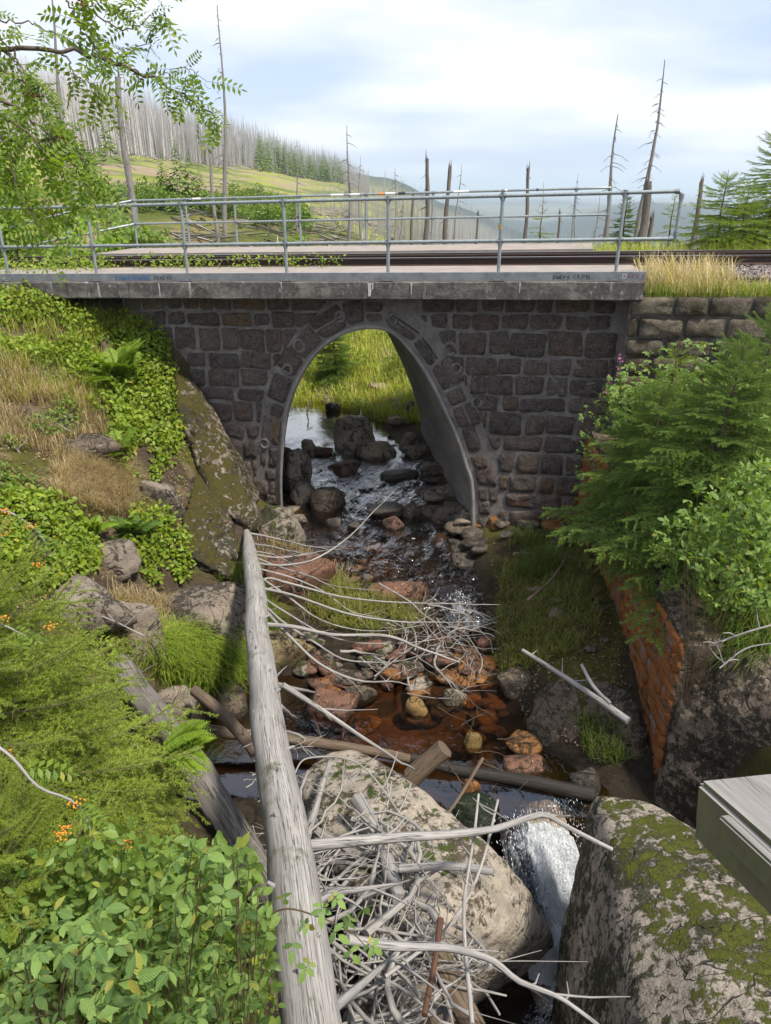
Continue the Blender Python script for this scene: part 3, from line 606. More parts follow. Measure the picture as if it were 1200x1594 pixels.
while z < -.22:
    rh = rr_.uniform(.24, .40); s = SL+rr_.uniform(-.3, 0)
    while s < SR:
        wd = rr_.uniform(.26, .62); J = lambda: np.array([rr_.uniform(-.03, .03), rr_.uniform(-.028, .028)])
        poly = [np.array([s, z])+J(), np.array([s+wd, z])+J(), np.array([s+wd, z+rh])+J(), np.array([s, z+rh])+J()]
        for c_ in ((np.array([SR, 0]), np.array([1., 0])), (np.array([SL, 0]), np.array([-1., 0])), (np.array([0, -.22]), np.array([0, 1.]))):
            if len(poly) > 2: poly = clip(poly, *c_)
        if len(poly) > 2:
            c = np.mean(poly, 0); dd = np.hypot(*(ringo-c).T); k = dd.argmin()
            if inpoly(c[0], c[1], rpoly): poly = [] if dd[k] > .2 else clip(poly, ringo[k], -ringn[k])
            elif dd[k] < .6:
                for e in (k, max(k-3, 0), min(k+3, 119)):
                    if len(poly) > 2: poly = clip(poly, ringo[e], -ringn[e])
            if len(poly) > 2: cells.append(poly)
        s += wd
    z += rh
for poly in cells:
    poly = inset(poly, .007+.012*rr_.random())
    if len(poly) < 3: continue
    A_ = np.array(poly)
    if np.ptp(A_[:, 0]) < .09 or np.ptp(A_[:, 1]) < .09: continue
    V, F = stone_mesh(poly, tfw, rr_.uniform(.008, .024), rr_)
    MB().add(V, F).build("stone", Ms.m, bridge)

# rings of fresh mortar round old anchor holes
for x, y in ((466, 538), (701, 543), (711, 573), (742, 626), (412, 690), (530, 493), (612, 496), (448, 575)):
    c = bpx(x, y, TW); a_ = np.linspace(0, 2*math.pi, 15); rq = rr_.uniform(.065, .095)
    rj = rq*(1+.12*vnoise(np.column_stack([np.cos(a_)*1.5+x, np.sin(a_)*1.5+y, 0*a_]))); tube(mb := MB(), Bm(np.column_stack([c[0]+rj*np.cos(a_), np.full(15, TW-.006), c[1]+rj*np.sin(a_)*1.05])), .026+.008*np.cos(a_*2+x), 6, caps=False); mb.build("mortar_ring", Mm.m, bridge)
# abutment cheek on the right and the steep wing below it
mb = MB(); box(mb, (SR-.02, TW+.005, -5.0), (SR+.55, 4.9, -.25), lambda a, b, c: B(a, b, c)); mb.build("abutment", Mm.m, bridge, smooth=False)
# deck: near walkway, track bed, far walkway, edge beam in cast lengths
cuts = [S0, s_at(200, 0, -.1)-1.1, s_at(200, 0, -.1), s_at(575, 0, -.1), S1]
rd = random.Random(3)
for a, b in zip(cuts[:-1], cuts[1:]):
    mb = MB(); m_ = 24; P_ = []
    prof = [(0.0, -.012), (.012, 0.0), (2.2, 0.0), (2.2, -.2), (.6, -.255), (.03, -.255), (0.0, -.235)]
    V = []
    for k in range(m_+1):
        s = a+.006+(b-a-.012)*k/m_
        V += [(s, t_+(.006*vnoise(np.array([s*6, t_*3, z_*8])) if t_ < .1 else 0), z_+(.004*vnoise(np.array([s*5, 3, z_*8])) if t_ < .1 else 0)) for t_, z_ in prof]
    e = len(prof); F = []
    for k in range(m_):
        for q_ in range(e): F.append((k*e+q_, (k+1)*e+q_, (k+1)*e+(q_+1) % e, k*e+(q_+1) % e))
    F += [tuple(range(e)), tuple(range(m_*e+e-1, m_*e-1, -1))]
    mb.add(Bm(np.array(V)), F); o = mb.build("edge_beam", Mf.m, bridge, smooth=False)
mb = MB(); box(mb, (S0, .03, .002), (S1-.01, 2.18, .012), lambda a, b, c: B(a, b, c)); mb.build("near_walkway", Mc.m, bridge, smooth=False)
S1r = s_at(925, 3.3, .1)
mb = MB(); box(mb, (-7.2, 3.9, -.35), (S1r, 5.45, .13), lambda a, b, c: B(a, b, c)); mb.build("far_walkway", Mc.m, bridge, smooth=False)
Mbl = plain_mat("ballast_bed", (.13, .105, .09), (.06, .05, .045), 30, .95, 1.0, bd=.04)
mb = MB(); box(mb, (S0, 2.202, -.35), (S1, 3.89, -.11), lambda a, b, c: B(a, b, c)); mb.build("track_bed", Mbl, bridge, smooth=False)
# white lime runs at the joint of the beam
Mw = plain_mat("lime_run", (.62, .60, .56), (.40, .38, .35), 20, .8, .4)
s5 = s_at(575, 0, -.1)
for ds, w0, w1, l in ((0.0, .05, .035, .20), (.05, .03, .015, .10), (.62, .03, .008, .17), (2.15, .022, .006, .15), (-3.35, .02, .012, .22)):
    mb = MB(); mb.add(Bm([(s5+ds-w0/2, -.009, -.012), (s5+ds+w0/2, -.009, -.012), (s5+ds+w1*.9, -.01, -l*.6), (s5+ds+w1/2, -.009, -l), (s5+ds-w1/2, -.009, -l), (s5+ds-w1*.5, -.01, -l*.5)]), [(0, 1, 2, 3, 4, 5)]); mb.build("lime_run", Mw, bridge, smooth=False)

# ------------------------------------------------------------------ track
Mr = Mat("rail_rust"); Mr.col(Mr.mix(Mr.noise(12, 5, .7), (.03, .02, .016), (.085, .05, .035))); Mr.rough(.7); Mr.metal(.3)
Mrt = Mat("rail_head_steel"); Mrt.col((.42, .42, .43)); Mrt.metal(.9); Mrt.rough(.35)
track = empty("railway_track", B(0, 2.6, -.1), "single narrow gauge railway track crossing the bridge deck", "railway track")
def track_M(s, t_, z_):
    return B(s, t_, z_)
prof = [(-.065, 0), (.065, 0), (.065, .012), (.01, .03), (.01, .10), (.034, .112), (.034, .138), (-.034, .138), (-.034, .112), (-.01, .10), (-.01, .03), (-.065, .012)]
for t0 in (2.5, 3.5):
    e = len(prof); V = []; ss = [-14, 14]
    for s in ss: V += [(s, t0+a, -.02+b) for a, b in prof]
    F = [(q_, e+q_, e+(q_+1) % e, (q_+1) % e) for q_ in range(e)]+[tuple(range(e))[::-1], tuple(range(e, 2*e))]
    ro = MB().add(Bm(np.array(V)), F).build("rail", Mr.m, track, smooth=False)
    hb_ = MB(); box(hb_, (-14, t0-.027, .1165), (14, t0+.027, .1205), lambda a, b, c: B(a, b, c)); sub(hb_, "rail_head", Mrt.m, ro, track, False)
    V = []
    for s in ss: V += [(s, t0+(.17 if t0 < 3 else -.17)+a, -.025+b*.92) for a, b in prof]
    MB().add(Bm(np.array(V)), F).build("guard_rail", Mr.m, track, smooth=False)
slme = MB(); box(slme, (-.12, -.85, -.06), (.12, .85, .06)); slme = slme.mesh("sleeper", wood_mat("sleeper_wood", (.12, .09, .07), (.06, .05, .04)), False)
Rb = np.column_stack([BD, BN, [0, 0, 1]])
for k in range(42):
    s = -12.5+k*.62; inst("sleeper", slme, B(s, 3.0, -.085), Rb, 1, track)
# ballast stones
tv = np.array([(1, 0, 0), (0, 1, 0), (-1, 0, 0), (0, -1, 0), (0, 0, 1), (0, 0, -1)], float)*[.03, .024, .02]
tf_ = np.array([(0, 1, 4), (1, 2, 4), (2, 3, 4), (3, 0, 4), (1, 0, 5), (2, 1, 5), (3, 2, 5), (0, 3, 5)])
Nn = 16000; s = rng.uniform(-11, 10, Nn); tt = rng.uniform(2.22, 3.86, Nn)
right = rng.random(Nn) < .35; s[right] = rng.uniform(S1, 8, right.sum()); tt[right] = rng.uniform(.75, 3.9, right.sum())
pos = Bm(np.column_stack([s, tt, np.where(right, -.05+.02*rng.random(Nn), -.09+.03*rng.random(Nn))]))
Mst = Mat("ballast_stone"); Mst.col(Mst.ramp(Mst.geo.outputs['Random Per Island'], [(0, (.10, .08, .07)), (.5, (.22, .18, .16)), (1, (.36, .31, .28))])); Mst.rough(.9)
V, F = scat(tv, tf_, pos, basis(rng.normal(size=(Nn, 3)), rng.normal(size=(Nn, 3))), rng.uniform(.6, 1.5, Nn))
bo = MB().add(V, F).build("ballast", Mst.m, smooth=False); tag(bo, "loose grey-brown ballast stones along the track", "gravel", kind='stuff')
# raised ballast shoulder right of the bridge
mb = MB(); ns = 30; V = []
for k in range(ns):
    s = S1+.01+(13-S1)*k/(ns-1)
    V += [(s, .15, -.30), (s, .5, -.17), (s, .8, -.08), (s, 3.9, -.08), (s, 5.2, -.22)]
F = [(k*5+q_, (k+1)*5+q_, (k+1)*5+q_+1, k*5+q_+1) for k in range(ns-1) for q_ in range(4)]
o = MB().add(Bm(np.array(V)), F).build("track_embankment", Mbl, smooth=False); o['kind'] = 'structure'

# ------------------------------------------------------------------ railings
Mg = Mat("galvanised_steel"); a = Mg.noise(18, 5, .7); b = Mg.noise(3, 4, .7)
Mg.col(Mg.mix(Mg.ramp(a, [(.3, 0.), (.7, 1.)]), (.21, .24, .245), (.34, .375, .385))); Mg.metal(.35); Mg.rough(Mg.ramp(b, [(.3, .35), (.7, .6)])); Mg.bump(a, .1, .003)
Mfit = plain_mat("fitting_steel", (.17, .19, .20), (.27, .29, .30), 25, .55, .3, .4)
Mch = Mat("channel_steel"); a = Mch.noise(7, 6, .7); Mch.col(Mch.mix(Mch.ramp(a, [(.35, 0.), (.65, 1.)]), (.17, .18, .19), (.27, .285, .30))); Mch.metal(.3); Mch.rough(.55)
fr = empty("railing", B(0, .1, 0), "front galvanised tube railing along the near edge of the bridge", "railing")
tops = [(-60, 324), (0, 322), (133, 318), (280, 313), (437, 309), (604, 304), (780, 300), (968, 296), (1062, 293)]
botp = [(-95, 440), (15, 437), (152, 436), (293, 436), (447, 436), (604, 436), (775, 436), (957, 435)]
T0 = .10
def ztop(px): return np.interp(px, [p[0] for p in tops], [bpx(*p, T0)[1] for p in tops])
posts = [bpx(*p, T0)[0] for p in botp]
ZT = 1.10; ZM = .53; RT = .024
sE = s_at(1062, T0, ZT); SA = -9.5
pr = [B(s, T0, ZT) for s in np.linspace(SA, sE-.06, 30)]
cor = [B(sE-.06+.06*math.sin(a), T0, ZT-.06+.06*math.cos(a)) for a in np.linspace(.3, 1.57, 4)]
cor2 = [B(sE-.06+.06*math.cos(a), T0, ZM+.06-.06*math.sin(a)) for a in np.linspace(0, 1.3, 4)]
tube(mb := MB(), pr, RT, 10); mb.build("top_rail", Mg.m, fr)
tube(mb := MB(), [B(s, T0, ZM) for s in np.linspace(SA, sE-.06, 30)], RT, 10); mb.build("middle_rail", Mg.m, fr)
tube(mb := MB(), [pr[-1]]+cor+cor2+[B(sE-.06, T0, ZM)], RT+.001, 10); mb.build("end_bend", Mg.m, fr)
for z_ in (ZT, ZM):
    tube(mb := MB(), [B(sE-.085, T0, z_), B(sE-.03, T0, z_)], RT+.010, 10); mb.build("elbow_fitting", Mfit, fr)
    tube(mb := MB(), [B(sE, T0, z_+(-.03 if z_ == ZT else .03)), B(sE, T0, z_+(-.09 if z_ == ZT else .09))], RT+.010, 10); mb.build("elbow_fitting", Mfit, fr)
for s in [-8.9, -7.2]+posts:
    tube(mb := MB(), [B(s, T0, .01), B(s, T0, ZT)], RT, 10); p = mb.build("post", Mg.m, fr)
    for z_ in (ZT, ZM):
        tube(mb := MB(), [B(s-.045, T0, z_), B(s+.045, T0, z_)], RT+.008, 10); tube(mb, [B(s, T0, z_-.06), B(s, T0, z_+.035)], RT+.008, 10); sub(mb, "clamp", Mfit, p, fr)
    mb = MB(); box(mb, (s-.10, .008, .012), (s+.10, .062, .028), lambda a, b, c: B(a, b, c)); sub(mb, "foot_plate", Mfit, p, fr, False)
    for d in (-.065, .065):
        tube(mb := MB(), [B(s+d, .026, .045), B(s+d, .006, .045)], .014, 6); sub(mb, "bolt", Mfit, p, fr)
# kerb plate along the edge
mb = MB(); box(mb, (S0, .03, .014), (S1-.005, .04, .125), lambda a, b, c: B(a, b, c)); box(mb, (S0, .04, .117), (S1-.005, .10, .125), lambda a, b, c: B(a, b, c)); kp = mb.build("kerb_plate", Mch.m, fr, smooth=False)
def scribble(nm, s0, z0, strokes, col, w_=.006, sc=.09):
    M_ = Mat(nm+"_ink"); M_.col(col); M_.rough(.6); mb = MB()
    for st_ in strokes:
        for (a, b), (c, d) in zip(st_[:-1], st_[1:]):
            e = np.array([c-a, d-b], float)*sc; l = max(np.hypot(*e), 1e-5); nn = np.array([-e[1], e[0]])/l*w_/2
            p = np.array([s0+a*sc, z0+b*sc]); q_ = np.array([s0+c*sc, z0+d*sc])
            mb.add(Bm([(p[0]-nn[0], .027, p[1]-nn[1]), (q_[0]-nn[0], .027, q_[1]-nn[1]), (q_[0]+nn[0], .027, q_[1]+nn[1]), (p[0]+nn[0], .027, p[1]+nn[1])]), [(0, 1, 2, 3)])
    return sub(mb, nm, M_.m, kp, fr, False)
L_ = {'D': [[(0, 0), (0, .6), (.35, .5), (.4, .2), (0, 0)]], 'W': [[(0, .6), (.12, 0), (.25, .4), (.38, 0), (.5, .6)]], 'E': [[(.4, .6), (0, .6), (0, 0), (.4, 0)], [(0, .3), (.3, .3)]],
      'R': [[(0, 0), (0, .6), (.35, .5), (0, .28), (.4, 0)]], 'N': [[(0, 0), (0, .6), (.35, 0), (.35, .6)]], 'O': [[(0, .3), (.15, .6), (.4, .35), (.25, 0), (0, .3)]], 'C': [[(.4, .55), (.1, .5), (0, .2), (.35, .02)]],
      'P': [[(0, 0), (0, .6), (.35, .5), (.3, .3), (0, .3)]], 'A': [[(0, 0), (.2, .6), (.4, 0)], [(.08, .25), (.32, .25)]], 'K': [[(0, 0), (0, .6)], [(.35, .6), (0, .3), (.38, 0)]], 'S': [[(.4, .6), (0, .45), (.35, .2), (0, 0)]]}
def word(nm, px, text, col, zb=.035, sc=.09, w_=.008, kx=1.0):
    s0 = s_at(px, .03, .06); st_ = []
    for k, ch in enumerate(text): st_ += [[(a+k*.62, b) for a, b in q_] for q_ in L_[ch]]
    return scribble(nm, s0, zb, st_, col, w_, sc)
word("ink_tag", 861, "DWEPO", (.02, .02, .025), sc=.075)
word("ink_tag", 892, "CRPN", (.02, .02, .025), sc=.095)
word("ink_tag", 240, "DRNEAO", (.03, .035, .05), sc=.085)
word("paint_tag", 180, "SOWNEOSWNRE", (.10, .17, .30), sc=.09, w_=.02)
word("paint_tag", 976, "ARKS", (.16, .09, .12), sc=.10)
s0 = s_at(969, .03, .06); scribble("square_mark", s0, .045, [[(0, 0), (0, .6), (.6, .6), (.6, 0), (0, 0)]], (.6, .6, .58), .007, .08)

rr2 = empty("railing", B(0, 5.3, .13), "rear galvanised tube railing on the far edge of the bridge, part painted white", "railing")
TR = 5.3; sEr = s_at(951, TR, 1.1); sLr = s_at(205, TR, 1.1)
Lx = [B(s, TR, 1.13) for s in np.linspace(sLr, sEr, 20)]
left_end = B(sLr-.9, TR-1.2, .93); left_far = B(sLr-3.0, TR-1.9, .45)
tube(mb := MB(), Lx+[B(sEr+.0, TR, 1.10)], RT, 9); mb.build("top_rail", Mg.m, rr2)
tube(mb := MB(), [B(sLr, TR, 1.13), left_end, left_far], RT, 9); mb.build("sloping_rail", Mg.m, rr2)
tube(mb := MB(), [B(s, TR, .65) for s in np.linspace(sLr, sEr, 20)], RT*.95, 9); mb.build("middle_rail", Mg.m, rr2)
tube(mb := MB(), [B(sLr, TR, .65), B(sLr-.9, TR-1.2, .45), B(sLr-3, TR-1.9, .1)], RT*.95, 9); mb.build("sloping_rail", Mg.m, rr2)
for px in (210, 292, 367, 467, 570, 673, 780, 893):
    s = s_at(px, TR, .6); tube(mb := MB(), [B(s, TR, .13), B(s, TR, 1.13)], RT, 8); p = mb.build("post", Mg.m, rr2)
    for z_ in (1.13, .65): tube(mb := MB(), [B(s-.04, TR, z_), B(s+.04, TR, z_)], RT+.007, 8); sub(mb, "clamp", Mfit, p, rr2)
tube(mb := MB(), [B(sEr, TR, 1.13), B(sEr, TR, .65)], RT, 8); mb.build("post", Mg.m, rr2)
for f_ in (.0, .55, 1.0):
    a = B(sLr, TR, 1.13)*(1-f_)+left_end*f_; tube(mb := MB(), [a, a-np.array([0, 0, 1.15])], RT, 8); mb.build("post", Mg.m, rr2)
Mwp = plain_mat("white_band", (.75, .75, .72), (.55, .55, .52), 30, .6, .1); Mop = plain_mat("orange_band", (.75, .25, .06), (.6, .2, .05), 30, .6, .1); Mkp = plain_mat("black_band", (.03, .03, .03), (.05, .05, .05), 30, .6, .1)
for a, b, m_ in ((300, 313, Mwp), (515, 535, Mwp), (545, 560, Mwp), (590, 598, Mop), (600, 615, Mwp), (620, 631, Mkp), (706, 730, Mwp), (778, 790, Mwp), (835, 838, Mkp)):
    tube(mb := MB(), [B(s_at(a, TR, 1.13), TR, 1.13), B(s_at(b, TR, 1.13), TR, 1.13)], RT+.002, 9); mb.build("paint_band", m_, rr2)
s = s_at(779, T0, .7); tube(mb := MB(), [B(s, T0, .68), B(s, T0, .74)], RT+.002, 9); mb.build("yellow_sticker", plain_mat("yellow_sticker", (.6, .35, .03), (.4, .2, .03), 40, .6, .1), fr)

# ------------------------------------------------------------------ ashlar wall right of the bridge
Ma = Mat("ashlar"); r = Ma.n('ShaderNodeObjectInfo').outputs['Random']; a = Ma.noise(9, 6, .75); b = Ma.noise(50, 4, .7)
bs = Ma.ramp(r, [(0, (.17, .14, .10)), (.4, (.12, .10, .075)), (.7, (.21, .17, .12)), (1, (.14, .11, .09))]); bs = Ma.mix(.8, bs, Ma.ramp(a, [(.3, .3), (.55, 1.), (.7, 1.3)]), 'MULTIPLY'); bs = Ma.mix(.5, bs, Ma.ramp(b, [(.3, .5), (.6, 1.1)]), 'MULTIPLY')
s_ = Ma.sep(Ma.pos); pm = Ma.math('ADD', Ma.math('MULTIPLY', Ma.math('SUBTRACT', s_[0], 5.25), 2.0), Ma.math('MULTIPLY', Ma.math('SUBTRACT', Ma.noise(2.5, 5, .7), .5), 3.0))
pz = Ma.math('MULTIPLY', Ma.math('ADD', s_[2], 1.62), -6.0)
bs = Ma.mix(Ma.ramp(Ma.math('MINIMUM', pm, pz), [(.2, 0.), (.7, .75)]), bs, (.34, .09, .26))
mk = Ma.ramp(Ma.noise(2.6, 6, .75, Ma.map(Ma.pos, (1, 1, 1), (2, 5, 3))), [(.46, 0.), (.56, .9)]); bs = Ma.mix(mk, bs, (.055, .04, .016))
Ma.col(bs); Ma.rough(.9); Ma.bump(Ma.math('ADD', a, b), .9, .03)
wall = empty("stone_wall", B(5, .2, -1.2), "coursed granite retaining wall with magenta spray paint right of the bridge", "wall")
TA = .12; a_lo = s_at(978, TA, -.5)
mb = MB(); box(mb, (a_lo, TA+.02, -1.8), (11, TA+.5, -.22), lambda a, b, c: B(a, b, c)); mb.build("wall_core", Mm.m, wall, smooth=False)
def tfa(V): V = V.copy(); V[:, 1] += TA; return Bm(V)
z = -.20; rr3 = random.Random(5)
while z > -1.75:
    hgt = rr3.uniform(.22, .31); s = a_lo+rr3.uniform(-.25, 0)
    while s < 9.5:
        wd = rr3.uniform(.32, .72); p = [(max(s, a_lo)+.01, z-hgt+.012), (s+wd-.012, z-hgt+.012+rr3.uniform(-.01, .01)), (s+wd-.012, z-.012+rr3.uniform(-.012, .01)), (max(s, a_lo)+.01, z-.01)]
        if s+wd-.05 > a_lo: V, F = stone_mesh([np.array(q_) for q_ in p], tfa, rr3.uniform(.03, .06), rr3); MB().add(V, F).build("stone", Ma.m, wall)
        s += wd
    z -= hgt

# ------------------------------------------------------------------ the orange wing wall
Mo = Mat("orange_algae_wall"); a = Mo.noise(3.5, 6, .75, Mo.map(Mo.pos, (1.4, 1, 1.4))); b = Mo.noise(9, 5, .7, Mo.map(Mo.pos, (1, .8, .6))); c = Mo.noise(50, 4, .7)
bs = Mo.mix(Mo.ramp(b, [(.35, 0.), (.65, 1.)]), (.28, .09, .016), (.42, .145, .026)); bs = Mo.mix(Mo.ramp(a, [(.54, 0.), (.60, .85)]), bs, (.24, .21, .19)); bs = Mo.mix(Mo.ramp(Mo.noise(6, 5, .8), [(.56, 0.), (.62, .85)]), bs, (.045, .025, .015)); bs = Mo.mix(.6, bs, Mo.ramp(c, [(.3, .4), (.6, 1.1)]), 'MULTIPLY')
Mo.col(bs); Mo.rough(.85); Mo.bump(Mo.math('ADD', b, c), .8, .03)
wa = atz(1022, 1205, -5.75); wtop = at(1058, 1005, wa[1]); wb = np.array([3.05, 10.75, -5.3])
wing = empty("wing_wall", ((wa+wb)/2)*[1, 1, 0]+[0, 0, -5.6], "stream side wing wall of thin stones covered in orange algae", "wall")
wd_ = wb-wa; wl = np.hypot(wd_[0], wd_[1]); we = np.array([wd_[0], wd_[1], 0])/wl; wn = np.array([-we[1], we[0], 0]); wn = wn if wn[0] < 0 else -wn   # faces the stream
def WM(V): V = np.asarray(V, float); return wa*[1, 1, 0]+V[:, :1]*we-V[:, 1:2]*wn*1.0+V[:, 2:]*np.array([0, 0, 1.0])
ztp = lambda q_: np.interp(q_, [0, wl], [wtop[2], -3.35]); zbt = lambda q_: np.interp(q_, [0, 1.5, wl], [-5.75, -5.7, -5.4])
V = [(0, .03, zbt(0)-.3), (wl, .03, zbt(wl)-.3), (wl, .03, ztp(wl)), (0, .03, ztp(0)), (0, .42, zbt(0)-.3), (wl, .42, zbt(wl)-.3), (wl, .42, ztp(wl)), (0, .42, ztp(0))]
MB().add(WM(V), [(0, 3, 2, 1), (4, 5, 6, 7), (0, 1, 5, 4), (1, 2, 6, 5), (2, 3, 7, 6), (3, 0, 4, 7)]).build("wall_core", m_rock_brown, wing, smooth=False)
rr4 = random.Random(9); z = -5.8
while z < -3.3:
    hg = rr4.uniform(.13, .22); q_ = -rr4.random()*.3
    while q_ < wl:
        wd = rr4.uniform(.25, .6); a, b = max(q_, 0)+.002, min(q_+wd, wl)-.002
        if b-a > .08 and z+hg < ztp((a+b)/2)+.03: V, F = stone_mesh([np.array(p) for p in ((a, z+.002+rr4.uniform(-.03, .01)), (b, z+.002+rr4.uniform(-.03, .01)), (b+rr4.uniform(-.03, .02), z+hg-.002), (a, z+hg-.002+rr4.uniform(-.02, .03)))], WM, rr4.uniform(.004, .016), rr4); V = V; MB().add(V, F).build("stone", Mo.m, wing)
        q_ += wd
    z += hg
# ------------------------------------------------------------------ water
WY = [5.0, 5.62, 5.9, 8.7, 9.15, 9.6, 9.95, 10.6, 11.6, 12.6, 14.2, 15.5, 19]
WZ = [-5.93, -5.93, -5.89, -5.84, -5.78, -5.64, -5.54, -5.47, -5.42, -5.30, -5.18, -5.12, -5.10]
def Wz(x, y): return np.interp(y, WY, WZ)
x_ = np.arange(-4.2, 2.4, .045); y_ = np.arange(5.63, 19.2, .05); X, Y = np.meshgrid(x_, y_)
rif = sstep(8.6, 9.2, Y)*(1-sstep(14.5, 15.5, Y)); Z = Wz(X, Y)+rif*.028*fb2(X*1.5, Y, .22, 3)+.002*fb2(X, Y, .2, 2)
keep = (Z > H0(X, Y)-.2); ny, nx = X.shape
i, j = np.meshgrid(np.arange(ny-1), np.arange(nx-1), indexing='ij'); i = i.ravel(); j = j.ravel(); k = keep[i, j] | keep[i+1, j+1]
F = np.stack([i*nx+j, i*nx+j+1, (i+1)*nx+j+1, (i+1)*nx+j], -1)[k]
Mwt = Mat("stream_water"); Mwt.t.nodes.remove(Mwt.p)
fz = Mwt.n('ShaderNodeFresnel'); fz.inputs[0].default_value = 1.55; tr = Mwt.n('ShaderNodeBsdfTransparent'); tr.inputs[0].default_value = (.74, .56, .36, 1)
gl = Mwt.n('ShaderNodeBsdfGlossy'); gl.inputs['Roughness'].default_value = .03; gl.inputs[0].default_value = (1, 1, 1, 1)
ms = Mwt.n('ShaderNodeMixShader'); bp = Mwt.n('ShaderNodeBump'); sy = Mwt.sep(Mwt.pos)[1]
w1 = Mwt.noise(7, 3, .55, Mwt.map(Mwt.pos, (1, .55, 1)), .6); w2 = Mwt.noise(22, 3, .6, Mwt.map(Mwt.pos, (1, .6, 1)), .4)
amp = Mwt.ramp(Mwt.math('DIVIDE', Mwt.math('SUBTRACT', sy, 5.5), 12.0), [(0, .16), (.04, .03), (.08, .07), (.24, .14), (.30, .5), (.72, .45), (.80, .06), (1, .03)])
hh = Mwt.math('MULTIPLY', Mwt.math('ADD', w1, Mwt.math('MULTIPLY', w2, .3)), amp)
bp.inputs['Strength'].default_value = 1.0; bp.inputs['Distance'].default_value = .12; Mwt.l(hh, bp.inputs['Height'])
Mwt.l(bp.outputs[0], fz.inputs['Normal']); Mwt.l(bp.outputs[0], gl.inputs['Normal'])
Mwt.l(Mwt.math('MULTIPLY', fz.outputs[0], 2.3, True), ms.inputs[0]); Mwt.l(tr.outputs[0], ms.inputs[1]); Mwt.l(gl.outputs[0], ms.inputs[2]); Mwt.l(ms.outputs[0], Mwt.out.inputs[0])
wo_ = MB().add(np.stack([X, Y, Z], -1).reshape(-1, 3), F).build("stream_water", Mwt.m); wo_['kind'] = 'structure'
lp = MB(); n_ = 40; X, Y = np.meshgrid(np.linspace(-2.0, 3.2, n_), np.linspace(1.0, 5.25, n_)); Z = -7.0+.012*fb2(X, Y, .3, 2)
i, j = np.meshgrid(np.arange(n_-1), np.arange(n_-1), indexing='ij'); F = np.stack([i*n_+j, i*n_+j+1, (i+1)*n_+j+1, (i+1)*n_+j], -1).reshape(-1, 4)
lo_ = lp.add(np.stack([X, Y, Z], -1).reshape(-1, 3), F).build("stream_water", Mwt.m); lo_['kind'] = 'structure'
# white water: the fall between the two great boulders and the small chute above the pool
Mfo = Mat("white_water"); a = Mfo.noise(9, 6, .75, Mfo.map(Mfo.pos, (1.3, .35, .35)), 1.2); b = Mfo.noise(38, 5, .75, Mfo.map(Mfo.pos, (1, .55, .55)), .8)
at_ = Mfo.n('ShaderNodeAttribute'); at_.attribute_name = 'foam'
d_ = Mfo.math('ADD', Mfo.math('ADD', Mfo.math('MULTIPLY', Mfo.math('SUBTRACT', a, .5), 1.6), Mfo.math('MULTIPLY', Mfo.math('SUBTRACT', b, .5), 1.5)), at_.outputs['Fac'])
Mfo.col(Mfo.ramp(d_, [(.25, (.035, .03, .035)), (.5, (.22, .25, .29)), (.8, (.80, .84, .88))])); Mfo.rough(Mfo.ramp(d_, [(.3, .08), (.7, .6)])); Mfo.spec(.6); Mfo.bump(Mfo.math('ADD', a, b), 1.0, .06)
def fall(nm, P0, P1, w0, w1, drop, foamf, nU=50, nV=90):
    P0 = np.array(P0, float); P1 = np.array(P1, float); U, Vv = np.meshgrid(np.linspace(-1, 1, nU), np.linspace(0, 1, nV))
    d = P1-P0; sd_ = np.array([-d[1], d[0], 0]); sd_ /= -np.linalg.norm(sd_); wd = w0+(w1-w0)*Vv
    Pp = P0+(d*[1, 1, 0])*Vv[..., None]+sd_*(U*wd/2)[..., None]; zz = P0[2]+d[2]*np.interp(Vv, *drop)
    zz = zz+.11*fbm(np.stack([U*5*wd, Vv*7, 0*U+4], -1), 5)*sstep(0.02, .25, Vv)-.08*np.abs(U)**3; Pp[..., 2] = zz
    i, j = np.meshgrid(np.arange(nV-1), np.arange(nU-1), indexing='ij'); F = np.stack([i*nU+j, i*nU+j+1, (i+1)*nU+j+1, (i+1)*nU+j], -1).reshape(-1, 4)
    o = MB().add(Pp.reshape(-1, 3), F).build(nm, Mfo.m); ca = o.data.color_attributes.new('foam', 'FLOAT_COLOR', 'POINT')
    f = foamf(U, Vv).ravel(); ca.data.foreach_set('color', np.stack([f, f, f, f*0+1], -1).astype(np.float32).ravel()); o['kind'] = 'structure'; return o
fall("waterfall", (1.48, 5.86, -5.97), (1.92, 4.55, -7.02), .72, 1.0, ([0, .12, .35, .6, .85, 1], [0, .03, .25, .72, .97, 1.0]),
     lambda U, V: .55+.45*sstep(.08, .2, V)-.62*sstep(.0, .6, U)*(1-sstep(.6, .8, V)))
fall("cascade", (.95, 9.75, -5.55), (1.28, 8.85, -5.83), .45, .55, ([0, .3, .7, 1], [0, .2, .85, 1]), lambda U, V: .18+.40*sstep(.3, .6, V)*(1-sstep(.8, 1, V))-.2*np.abs(U))

